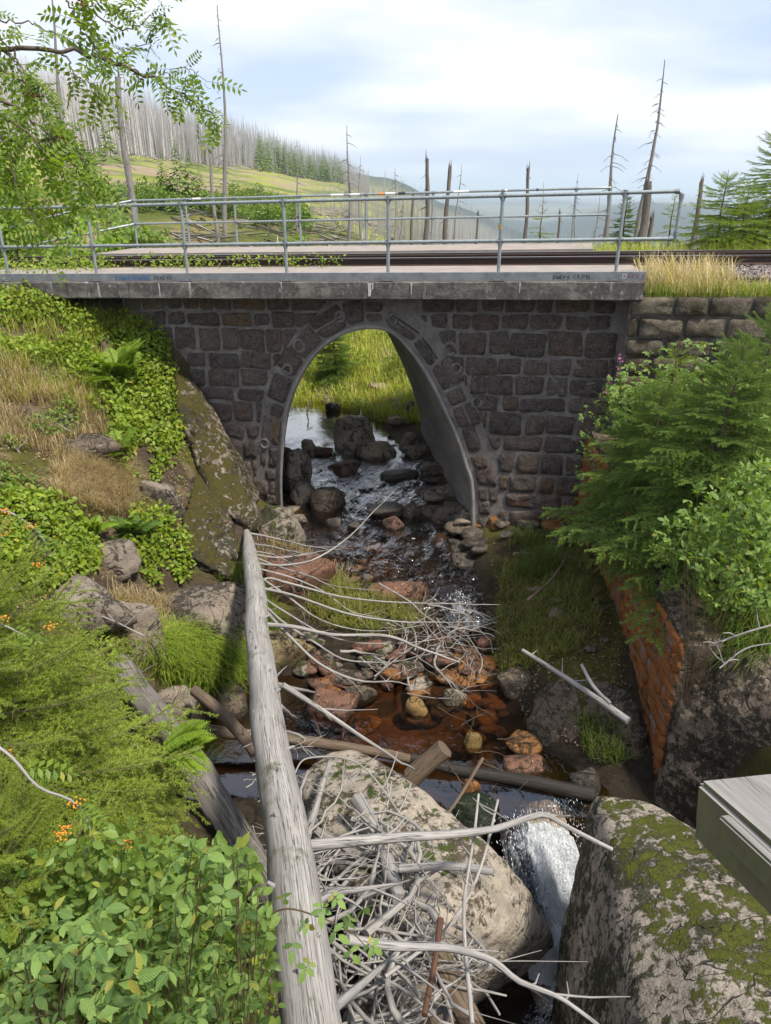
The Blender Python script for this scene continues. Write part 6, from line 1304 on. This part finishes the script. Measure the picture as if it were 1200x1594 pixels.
for k, (poly, n, d0, d1, lb) in enumerate([
    ([(0, 1440), (110, 1400), (190, 1430), (210, 1500), (190, 1594), (0, 1600)], 150, 1.75, 2.9, "raspberry bush with large green leaves in the bottom left corner"),
    ([(200, 1400), (290, 1300), (360, 1340), (350, 1450), (330, 1600), (190, 1600), (200, 1480)], 165, 1.9, 3.0, "raspberry bush with toothed leaves in the middle of the lower left"),
    ([(330, 1310), (385, 1330), (415, 1420), (425, 1594), (330, 1600)], 80, 2.0, 2.7, "sparse raspberry cane beside the lower end of the fallen trunk")]):
    P = ptsd(poly, n, d0, d1); c = P.mean(0); root = np.array([c[0]-.15, c[1]+.1, gz(c[0]-.15, c[1]+.1)]); leafbush("raspberry_bush", lb, "bush", root, P, RASP, (.3), .88, m_cane, 26, face=(.1, -.5, 1), outward=root+[0, 0, .5])
for poly, n, d0, d1, lb in (([(0, 1330), (200, 1290), (400, 1320), (440, 1600), (0, 1600)], 2600, 2.5, 3.0, "shaded small leaves under the raspberry bushes"),):
    P = ptsd(poly, n, d0, d1); V, F = leaves(P, rng.uniform(.03, .06, n), face=(0, -.5, 1)); tag(MB().add(V, F).build("undergrowth", ml_mid), lb, "plants", kind='stuff')
cover([(0, 560), (280, 560), (300, 860), (0, 960)], 5000, .03, .02, .045, leaf_mat("litter", (.16, .10, .05), (.24, .16, .08), None, trans=.05), "dead leaf litter on the left bank", -.6)
cover([(760, 850), (930, 850), (1010, 1180), (820, 1150)], 2500, .03, .015, .035, leaf_mat("litter_dark", (.12, .08, .04), (.20, .14, .07), None, trans=.05), "dead leaf litter on the right bank", -.6)
cover([(880, 760), (960, 700), (1010, 900), (950, 950)], 1200, .5, .04, .07, ml_mid, "leafy plants hanging over the upper part of the orange wing wall", -.8)
# the arching spray over the trunk
sp_ = [atd(395, 1440, 2.5), atd(440, 1415, 2.45), atd(490, 1425, 2.4), atd(545, 1450, 2.35), atd(575, 1480, 2.3)]
e = empty("raspberry_spray", sp_[0], "thin raspberry shoot with green and yellow leaves arching over the fallen trunk", "shoot"); tube(mb := MB(), spline(sp_, 16), np.linspace(.004, .0015, 16), 5); mb.build("stem", m_cane, e)
rs = random.Random(4)
for (x, y, d) in [(440, 1395, 2.42), (470, 1440, 2.4), (500, 1410, 2.38), (520, 1395, 2.36), (545, 1430, 2.34), (565, 1415, 2.33), (480, 1500, 2.36), (545, 1480, 2.32), (455, 1470, 2.38), (575, 1470, 2.3), (520, 1450, 2.33)]:
    inst("leaf", rs.choice(RASP), atd(x, y, d), basis((rs.uniform(-.3, 1), rs.uniform(-.8, .3), -.3), (rs.gauss(0, .3), -.5, 1)), rs.uniform(.5, .7), e)
# right bank shrubs
for k, (poly, n, Y0, Y1, lb, zr) in enumerate([
    ([(950, 590), (1000, 545), (1100, 525), (1200, 560), (1200, 640), (1080, 640), (960, 680)], 290, 8.6, 9.9, "leafy light green shrub in front of the stone wall", -3.3),
    ([(900, 640), (960, 580), (1010, 640), (990, 700), (930, 760), (895, 770)], 170, 8.8, 9.8, "narrow leaved shrub at the right end of the bridge wall", -4.0),
    ([(1020, 835), (1080, 760), (1140, 735), (1200, 700), (1215, 880), (1190, 960), (1110, 970), (1080, 900)], 210, 5.6, 6.4, "pale green elder shrub at the right edge in front of the spruce", -3.6),
    ([(1080, 640), (1200, 560), (1210, 720), (1120, 740)], 190, 7.2, 8.4, "mid green shrub behind the elder at the right edge", -3.3)]):
    x, y = pix_in(poly, n); Yr = rng.uniform(Y0, Y1, n); P = np.array([at(a, b, c) for a, b, c in zip(x, y, Yr)]); g = np.array([gz(p[0], p[1]) for p in P]); P[:, 2] = np.maximum(P[:, 2], g+.03)
    c = P.mean(0); root = np.array([c[0], c[1]+.1, gz(c[0], c[1]+.1)]); leafbush("shrub", lb, "shrub", root, P, SHR, (.5 if k != 2 else .65) if k != 1 else .45, 1.0 if k != 1 else .8, m_cane, 22, face=(-.1, -.5, 1), outward=root+[0, .1, .4])
# filler foliage below those crowns so that the ground does not show through
for poly, n, Y0, Y1, lb in (([(950, 600), (1200, 560), (1200, 700), (960, 740)], 2600, 8.8, 10.2, "dense mixed leaves between the shrubs in front of the stone wall"), ([(1060, 800), (1215, 740), (1215, 930), (1100, 960)], 1100, 5.9, 6.8, "shaded leaves inside the elder at the right edge")):
    x, y = pix_in(poly, n); P = np.array([at(a, b, c) for a, b, c in zip(x, y, rng.uniform(Y0, Y1, n))]); P = P[P[:, 2] > H(P[:, 0], P[:, 1])]; V, F = leaves(P, rng.uniform(.05, .11, len(P)), face=(0, -.5, 1)); tag(MB().add(V, F).build("undergrowth", ml_mid), lb, "plants", kind='stuff')
# fireweed
m_pink = leaf_mat("fireweed_petals", (.55, .12, .40), (.62, .20, .48), None, trans=.3)
for x, y, yb, lb in ((965, 550, 650, "pink flowering fireweed against the right end of the bridge wall"), (948, 585, 660, "fireweed stalk with few pink flowers beside the flowering one")):
    T = at(x, y, 9.9); Bt = at(x-4, yb, 9.8); e = empty("fireweed", Bt, lb, "flower"); tube(mb := MB(), [Bt, (Bt+T)/2+[.02, 0, 0], T], [.006, .005, .002], 5); mb.build("stem", ml_mid, e)
    n = 46; q = rng.random(n); P = T+(Bt-T)*(q*.36)[:, None]+rng.normal(size=(n, 3))*.02*(.4+q)[:, None]; V, F = leaves(P, rng.uniform(.018, .034, n), tilt=1.0); MB().add(V, F).build("flower_spike", m_pink, e)
    n = 40; q = rng.random(n); P = Bt+(T-Bt)*(q*.7)[:, None]; V, F = scat(SV, SF, P, basis(rng.normal(size=(n, 3))*[1, 1, .3], (0, 0, 1)), rng.uniform(.07, .12, n)); MB().add(V, F).build("foliage", ml_mid, e)

# ------------------------------------------------------------------ rowan in the upper left and rowan twigs with berries
m_berry = plain_mat("orange_berries", (.52, .25, .03), (.55, .19, .02), 40, .4, .0); m_berryd = plain_mat("dried_berries", (.16, .06, .035), (.10, .04, .02), 40, .7, .2)
def berry_mesh(mat, seed):
    rs = np.random.default_rng(seed); D2, F2 = ICO[2]; mb = MB()
    for k in range(16): mb.add(D2*.0050*rs.uniform(.85, 1.15)+rs.normal(size=3)*[.017, .017, .012], F2)
    return mb.mesh("berry_cluster", mat, True)
BER = [berry_mesh(m_berry, 1), berry_mesh(m_berry, 2)]; BERD = [berry_mesh(m_berryd, 3)]
ROW = [compound("leaf", ml_row, 0, .12, s, pairs=6) for s in range(3)]
e = empty("rowan_tree", (-2.6, 3.2, -1.8), "rowan branches with feathery leaves hanging into the upper left of the view", "tree")
RB = [([(-40, 76), (60, 77), (140, 88), (200, 108), (260, 132), (305, 160), (345, 186)], 3.0, 3.3, .010), ([(-40, 10), (0, 30), (60, 40), (110, 75)], 3.0, 3.1, .005), ([(95, -20), (125, 40), (150, 80), (200, 105)], 3.0, 3.1, .004),
 ([(110, -20), (150, 22), (200, 45), (245, 22), (262, 28)], 3.0, 3.2, .004), ([(118, 30), (160, 62), (190, 88), (230, 60), (272, 34)], 3.1, 3.3, .004), ([(100, 80), (118, 118), (140, 130), (162, 148)], 3.0, 3.0, .004),
 ([(-40, 140), (30, 165), (50, 190), (75, 205), (110, 250), (140, 300), (155, 330)], 2.9, 3.0, .006), ([(-40, 170), (20, 190), (60, 222), (95, 262), (110, 300)], 2.8, 2.9, .006), ([(-40, 262), (20, 285), (50, 330), (90, 370)], 2.9, 3.0, .004),
 ([(-40, 100), (20, 120), (60, 150), (90, 200), (130, 240)], 3.0, 3.1, .005), ([(20, 80), (40, 120), (70, 160), (80, 220)], 3.0, 2.9, .004), ([(-20, 180), (10, 230), (30, 300), (60, 350), (100, 395)], 2.8, 2.9, .004), ([(205, 108), (240, 120), (290, 108), (330, 140)], 3.1, 3.3, .003), ([(60, 220), (100, 215), (130, 250), (150, 285)], 2.9, 2.95, .004),
 ([(-40, 40), (0, 60), (30, 110), (50, 150)], 3.0, 3.0, .004), ([(150, -20), (170, 10), (200, 20), (235, -5)], 3.1, 3.2, .003)]
rs = random.Random(8); nleaf = 0
for k, (p, d0, d1, r) in enumerate(RB):
    m_ = len(p); P = spline([atd(x, y, d0+(d1-d0)*i/(m_-1)) for i, (x, y) in enumerate(p)], 26); P += .006*np.array([[rs.gauss(0, 1) for _ in range(3)] for _ in range(26)]); tube(mb := MB(), P, np.linspace(r, r*.3, 26), 6, caps=False); mb.build("branch", m_twigd, e)
    n = {0: 34, 6: 20, 7: 18, 8: 14, 9: 14, 10: 14, 11: 18, 12: 10}.get(k, 13)
    for q in range(n):
        i = rs.uniform(3 if k else 9, 25); c = P[int(i)]; t_ = P[min(int(i)+1, 25)]-P[int(i)-1]; t_ /= np.linalg.norm(t_)
        if nleaf >= 290: break
        d = t_*.4+np.array([rs.gauss(0, .8), rs.gauss(0, .8), rs.gauss(-.25, .6)]); inst("leaf", rs.choice(ROW), c, basis(d, (rs.gauss(0, .7), rs.gauss(-.3, .7), .8)), rs.uniform(.6, 1.05), e); nleaf += 1
# a denser leaf mass inside the crown, at the left
poly = [(0, 170), (60, 150), (120, 200), (150, 270), (140, 330), (60, 350), (0, 330)]; x, y = pix_in(poly, 120); mb = MB()
V0, F0 = None, None
tmpv = np.zeros(len(ROW[0].vertices)*3); ROW[0].vertices.foreach_get('co', tmpv); tmpv = tmpv.reshape(-1, 3)[12:] if False else tmpv.reshape(-1, 3)
tri = [tuple(p.vertices) for p in ROW[0].polygons if len(p.vertices) == 3]
P = np.array([atd(a, b, rng.uniform(2.8, 3.5)) for a, b in zip(x, y)]); V, F = scat(tmpv, np.array(tri), P, basis(rng.normal(size=(120, 3))+[0, 0, -.4], rng.normal(size=(120, 3))*.6+[0, -.3, 1]), rng.uniform(.6, 1.0, 120)); o = MB().add(V, F).build("leaf", ml_row, e); o['kind'] = 'stuff'
for x, y, m in ((48, 147, 0), (22, 288, 0), (125, 5, 0), (78, 330, 0), (96, 218, 0)): inst("berry_cluster", BERD[0], atd(x, y, 2.9), None, .8, e)
for (p, d, lb, lv, br) in [([(-20, 790), (20, 800), (60, 830), (75, 855)], 3.4, "rowan twig with orange berries at the left edge above the spruce", 5, [(6, 795), (8, 812), (45, 820), (60, 878), (5, 830)]),
    ([(-20, 1150), (20, 1180), (60, 1225), (110, 1245), (135, 1275), (150, 1330)], 2.6, "rowan twig with orange berry clusters over the spruce", 8, [(194, 1312), (100, 1290), (118, 1250), (92, 1300)]),
    ([(-30, 960), (10, 975), (40, 990)], 3.2, "short rowan twig with berries at the left edge beside the spruce", 3, [(4, 962), (78, 975), (12, 1170)])]:
    e = empty("rowan_twig", atd(*p[0], d), lb, "twig"); P = spline([atd(*q, d) for q in p], 16); tube(mb := MB(), P, np.linspace(.006, .003, 16), 6); mb.build("stem", m_stick, e)
    for x, y in br:
        c = atd(x, y, d-.03); inst("berry_cluster", rs.choice(BER), c, None, .8, e); j = np.argmin(np.linalg.norm(P-c, axis=1)); tube(mb := MB(), [P[j], (P[j]+c)/2+[0, 0, .01], c], [.0015]*3, 4); mb.build("stalk", m_cane, e)
    for q in range(lv): inst("leaf", rs.choice(ROW), P[rs.randint(4, 15)], basis((rs.uniform(-.2, 1), rs.gauss(0, .6), rs.uniform(-.6, .2)), (0, -.4, 1)), rs.uniform(.7, 1.1), e)
# ------------------------------------------------------------------ far side: dead forest, snags, spruces, shrubs
def dead_mesh(nm, mat, seed, stubs=14, broken=False, sides=5, h=1.0, rb=.0135, long=.05):
    rs = random.Random(seed); mb = MB(); t = np.linspace(0, 1, 6); P = np.column_stack([.012*np.sin(t*3+seed), .012*np.cos(t*4+seed), t])*h
    tube(mb, P, np.linspace(rb, rb*(.55 if broken else .12), 6)*h, sides, caps=broken)
    for k in range(stubs):
        f = rs.uniform(.25, .98); a = rs.uniform(0, 6.28); l = long*(1.1-f*.8)*rs.uniform(.4, 1.3)*h; c = np.array([np.interp(f, t, P[:, j]) for j in range(3)]); d = np.array([math.cos(a), math.sin(a), rs.uniform(-.5, .1)]); w_ = .0016*h
        mb.add([c+[0, 0, w_], c-[0, 0, w_], c+d*l], [(0, 1, 2)])
    return mb.mesh(nm, mat, False)
DM = [dead_mesh("dead_tree", m_deadfar, s) for s in range(6)]+[dead_mesh("dead_tree", m_deadfar, 9, 5, True)]
def fpos(n, t0, t1, front, depth):
    t = rng.uniform(t0, t1, n); y = front(t)+depth(t)*rng.random(n)**1.3; x = t*y; return np.column_stack([x, y, H(x, y)-.3])
front = lambda t: np.interp(t, [-.7, -.5, -.334, -.2, -.064, -.02], [175, 185, 200, 265, 430, 560])
depth = lambda t: np.interp(t, [-.7, -.334, -.064], [230, 200, 160])
P = fpos(8500, -.72, -.02, front, depth); hh = rng.uniform(12, 19, len(P))*np.where(rng.random(len(P)) < .12, .6, 1); px, py = proj(P)
vis = (px > -5) & (px < 1205); size = hh/P[:, 1]*vis; order = np.argsort(-size); near = order[:225]; rest = order[225:]
def rz(a): c, s = math.cos(a), math.sin(a); return np.array([[c, -s, 0], [s, c, 0], [0, 0, 1]])
for k in near:
    o = inst("dead_tree", DM[rng.integers(7)], P[k], rz(rng.uniform(0, 6.28))@np.array([[1, 0, rng.normal()*.02], [0, 1, 0], [0, 0, 1]]), float(hh[k])); tag(o, "bleached dead spruce trunk in the ghost forest on the hill left of the valley", "dead tree", "dead spruces of the ghost forest on the hillside")
def farstuff(P, hh, label, name="dead_forest", mat=m_deadfar, wmul=1.0):
    n = len(P); tv = np.array([(-.011, 0, 0), (.0055, .0095, 0), (.0055, -.0095, 0), (0, 0, 1)]); tf = np.array([(0, 1, 3), (1, 2, 3), (2, 0, 3)]); Rm = np.repeat(np.eye(3)[None], n, 0); Rm[:, 0, 2] = rng.normal(0, .03, n)
    V, F = scat(tv, tf, P, Rm, np.column_stack([hh*wmul, hh*wmul, hh])); return tag(MB().add(V, F).build(name, mat, smooth=False), label, "forest", kind='stuff')
farstuff(P[rest], hh[rest], "grey mass of dead spruce trunks covering the hill", wmul=1.3)
P = fpos(4200, -.14, .26, lambda t: 55+0*t, lambda t: 260+0*t); P = P[(H0(P[:, 0], P[:, 1]) < -2.6) & (rng.random(len(P)) < sstep(-.14, .03, P[:, 0]/P[:, 1]))]; P[:, 2] -= .5; farstuff(P, np.minimum(rng.uniform(2.0, 6.5, len(P))*np.where(rng.random(len(P)) < .08, 1.6, 1), -H0(P[:, 0], P[:, 1])*.62+2.2), "thin dead trunks filling the slope below the railway", wmul=1.0)
P = fpos(2600, -.35, .6, lambda t: 350+0*t, lambda t: 1200+0*t); P = P[(H0(P[:, 0], P[:, 1]) < -8)]; farstuff(P, rng.uniform(10, 18, len(P)), "far dead forest in the valley", wmul=2.0)
# fallen trunks on the slope
n = 2600; t = np.concatenate([rng.uniform(-.26, .22, 2000), rng.uniform(-.45, -.03, 600)]); y = np.concatenate([rng.uniform(34, 140, 2000), front(t[2000:])-rng.uniform(-15, 22, 600)]); x = t*y; P = np.column_stack([x, y, H(x, y)+.15])
a = rng.normal(0, .6, n)+rng.choice([0, 1.2], n); d = np.column_stack([np.cos(a), np.sin(a), rng.normal(0, .22, n)]); L = rng.uniform(.7, 2.6, n)*np.where(np.arange(n) > 2000, 1.6, 1); tv = np.array([(-.5, 0, -.03), (-.5, .05, .03), (-.5, -.05, .03), (.5, 0, 0)]); tf = np.array([(0, 1, 3), (1, 2, 3), (2, 0, 3)])
V, F = scat(tv, tf, P, basis(d, (0, 0, 1)), np.column_stack([L, L*.8, L*.8])); tag(MB().add(V, F).build("fallen_trunks", m_dead, smooth=False), "tangle of fallen grey trunks on the slope behind the railway", "dead wood", kind='stuff')
# snags one can tell apart
def snag(pt, pb, Y, r, label, nb=20, mat=m_dead, broken=False, bl=.6, taper=.25, up=0):
    A_ = at(*pb, Y); T = at(*pt, Y); A_ = A_-[0, 0, 1.5]; e = empty("dead_tree", A_, label, "dead tree"); rs = random.Random(int(pt[0])); n = 18; t = np.linspace(0, 1, n); P = A_+(T-A_)*t[:, None]+.018*np.linalg.norm(T-A_)*np.column_stack([np.sin(t*4+pt[0]), 0*t, 0*t])*np.sin(math.pi*t)[:, None]
    tube(mb := MB(), P, np.linspace(r, r*(.62 if broken else .12), n), 9, rough=.22, seed=int(pt[0]))
    if broken:
        for k in range(4): a = rs.uniform(0, 6.28); o2 = r*.45*np.array([math.cos(a), math.sin(a), 0]); tube(mb, [T+o2-[0, 0, r], T+o2*1.1+[0, 0, r*rs.uniform(.8, 3)]], [r*.3, r*.03], 4)
    mb.build("trunk", mat, e)
    Hh = np.linalg.norm(T-A_)
    for k in range(nb):
        f = rs.uniform(.25, .97); c = A_+(T-A_)*f; a = rs.uniform(0, 6.28); l = bl*(1.15-f)*rs.uniform(.3, 1.2)+.1; d = np.array([math.cos(a), math.sin(a), -.15+up]); m_ = c+d*l*.5-[0, 0, .05*l]; q = c+d*l-np.array([0, 0, .28*l]); tube(mb := MB(), [c, m_, q], [.012*Y/25, .008*Y/25, .003*Y/25], 4, caps=False)
        for s_ in range(2): w = m_+(q-m_)*rs.random(); tube(mb, [w, w+np.array([rs.gauss(0, 1), rs.gauss(0, 1), -.8])*l*.14], [.005*Y/25, .002*Y/25], 3, caps=False)
        mb.build("branch", mat, e)
for q in [((338, 8), (350, 372), 38, .14, "tallest thin dead spruce standing left behind the bridge", 44), ((78, -30), (112, 300), 34, .16, "tall dead trunk behind the rowan leaves", 14), ((183, 120), (208, 372), 30, .15, "thick grey dead trunk with many stubs left behind the railing", 60, m_dead, True, .5),
          ((328, 252), (338, 372), 36, .10, "short dead trunk just left of the tallest one", 12, m_dead, True, .4), ((540, 195), (541, 374), 42, .12, "slender dark dead spruce with a feathery top in the middle", 34, m_dead, False, 1.5), ((462, 218), (464, 372), 44, .08, "thin dead trunk left of the slender dark one", 10),
          ((561, 244), (560, 374), 48, .08, "thin short dead trunk right of the slender dark one", 10), ((665, 247), (660, 374), 28, .10, "dark broken snag nearest the middle of the railing", 9, m_snag, True, .5), ((700, 262), (694, 374), 28, .10, "second dark broken snag right of the middle", 8, m_snag, True, .4), ((719, 256), (706, 374), 34, .06, "thin leaning dead trunk between the two dark snags and the open sky", 8),
          ((822, 262), (815, 374), 24, .075, "dark broken snag standing alone before the valley", 5, m_snag, True, .25), ((1035, 93), (992, 362), 26, .11, "tall leaning dead spruce right of the railing", 40, m_dead, False, .6), ((962, 178), (940, 366), 28, .12, "leaning dead spruce with a forked top", 26, m_dead, False, 1.1),
          ((1010, 282), (997, 362), 20, .13, "short thick charred snag at the foot of the leaning spruce", 5, m_snag, True, .2), ((1092, 283), (1084, 340), 24, .09, "small leaning stump left of the light spruces", 3, m_snag, True, .2), ((900, 270), (895, 370), 40, .05, "thin dead pole behind the right part of the rear railing", 10),
          ((846, 282), (842, 372), 40, .05, "thin dead pole behind the young open spruce", 8), ((643, 300), (642, 374), 30, .07, "low dark dead stem left of the dark snags", 4, m_snag, True, .3), ((744, 330), (745, 374), 26, .05, "very short dark stem behind the rear railing", 3, m_snag, True, .2), ((871, 330), (869, 374), 26, .05, "short dark stump behind the railing near the valley", 3, m_snag, True, .2),
          ((615, 262), (613, 374), 50, .07, "faint thin dead trunk left of centre sky", 14), ((627, 280), (621, 374), 44, .07, "faint leaning dead trunk beside the centre post", 14), ((934, 300), (925, 372), 36, .05, "thin leaning stem beside the forked top spruce", 6), ((1015, 338), (1010, 362), 20, .08, "broken splintered stump right of the charred snag", 3, m_snag, True, .15)]:
    snag(*q)
# dark spruces on the hill edge
def far_spruce_mesh(nm, seed, mat, n=260):
    rs = np.random.default_rng(seed); f = rs.random(n)**.8; a = rs.uniform(0, 6.28, n); r = (1-f)**.85*.20*rs.uniform(.35, 1.1, n); c = np.column_stack([np.cos(a)*r*.3, np.sin(a)*r*.3, .05+f*.93]); d = np.column_stack([np.cos(a), np.sin(a), -.35+.2*rs.random(n)])
    V, F = scat(SV, SF, c, basis(d, (0, 0, 1)), np.column_stack([r+.02, (r+.02)*.9, r+.02])); return MB().add(V, F).mesh(nm, mat, False)
FS = [far_spruce_mesh("far_spruce", s, ml_spr) for s in range(3)]
def fspruce(P, h, label, group=None): return tag(inst("spruce_tree", random.choice(FS), P, rz(random.uniform(0, 6)), (h*1.15, h*1.15, h)), label, "spruce", group)
n = 80; t = rng.uniform(-.155, -.055, n); y = front(t)+rng.uniform(-20, 60, n); x = t*y; P = np.column_stack([x, y, H(x, y)-.3])
for p in P: fspruce(p, float(rng.uniform(8, 15)), "dark green living spruce at the low edge of the ghost forest", "living spruces at the edge of the ghost forest")
n = 26; t = rng.uniform(-.36, -.15, n); y = front(t)+rng.uniform(10, 70, n); x = t*y; P = np.column_stack([x, y, H(x, y)-.3])
for p in P: fspruce(p, float(rng.uniform(6, 12)), "dark spruce hidden among the dead trunks", "spruces among the dead trunks")
fspruce(Gmany([171], [258], 400, 1500)[0][0], 8.0, "single dark spruce at the left foot of the ghost forest")
for x, y, h in ((262, 352, 2.6), (285, 350, 3.2), (303, 348, 2.8), (318, 352, 2.2), (262, 358, 2.0)): fspruce(at(x, y, 48)*[1, 1, 0]+[0, 0, gz(at(x, y, 48)[0], 48)], h*1.3, "dark spruce in the group on the grassy slope behind the railing", "spruces on the grassy slope")
# shrubs
def crown(n, rx, ry, rz_, size, seed, lumps=9):
    rs = np.random.default_rng(seed); c = rs.normal(size=(lumps, 3)); c /= np.linalg.norm(c, axis=1, keepdims=True); c *= rs.uniform(.2, .75, (lumps, 1)); k = rs.integers(lumps, size=n); d = rs.normal(size=(n, 3)); d /= np.linalg.norm(d, axis=1, keepdims=True)
    p = (c[k]+d*rs.uniform(.55, 1, (n, 1))**.5*.42)*[rx, ry, rz_]; nn = d+rs.normal(size=(n, 3))*.5+[0, 0, .4]; return scat(LV, LF[:4:1] if False else LF, p, basis(rs.normal(size=(n, 3)), nn), rs.uniform(.7, 1.3, n)*size)
CR = []
for s in range(3): V, F = crown(520, .5, .5, .42, .085, s); CR.append(MB().add(V+[0, 0, .4], F).mesh("shrub_crown", ml_mid))
n = 0; rs = random.Random(3)
while n < 120:
    px_, Y_ = rs.uniform(120, 470), rs.uniform(24, 85); X_ = (px_-600)/1259*Y_; z = gz(X_, Y_); p = proj(np.array([X_, Y_, z]))
    if p[1] < 318 or fb2(np.array([X_]), np.array([Y_]), 9, 2, 4)[0] < -.35: continue
    tag(inst("shrub", rs.choice(CR), (X_, Y_, z-.1), rz(rs.uniform(0, 6)), rs.uniform(.9, 2.3)), "mid green bush on the slope behind the left part of the railing", "shrub", "bushes on the slope behind the railing"); n += 1
for px_, Y_, s, lb in ((600, 24, .9, "bush high on the grassy bank behind the arch"), (640, 22, 1.0, "green bush at the right of the bank behind the arch"), (500, 19.5, .7, "low bush by the pool behind the arch")):
    X_ = (px_-600)/1259*Y_; tag(inst("shrub", CR[0], (X_, Y_, gz(X_, Y_)-.1), rz(px_), s), lb, "shrub")
# big leafy tree at the left behind the track
e = empty("leafy_tree", (-8.4, 17.5, -2.2), "bright green leafy tree beyond the track at the left edge", "tree"); tube(mb := MB(), [(-8.4, 17.5, -2.2), (-8.3, 17.5, -1), (-8.5, 17.4, .2)], [.12, .09, .05], 8); mb.build("trunk", m_twigd, e)
V, F = crown(7500, 2.6, 2.2, 2.3, .13, 5, 16); MB().add(V+np.array([-8.3, 17.4, -.35]), F).build("crown", leaf_mat("bright_tree_leaves", (.14, .24, .03), (.21, .32, .04), (.30, .34, .05)), e)
e = empty("leafy_tree", (-10.6, 19.5, -2.0), "second bright leafy tree behind the first at the left edge", "tree"); tube(mb := MB(), [(-10.6, 19.5, -2.2), (-10.6, 19.5, .2)], [.12, .05], 8); mb.build("trunk", m_twigd, e)
V, F = crown(5000, 2.6, 2.2, 2.8, .15, 6, 14); MB().add(V+np.array([-10.6, 19.5, .1]), F).build("crown", ml_shrub, e)
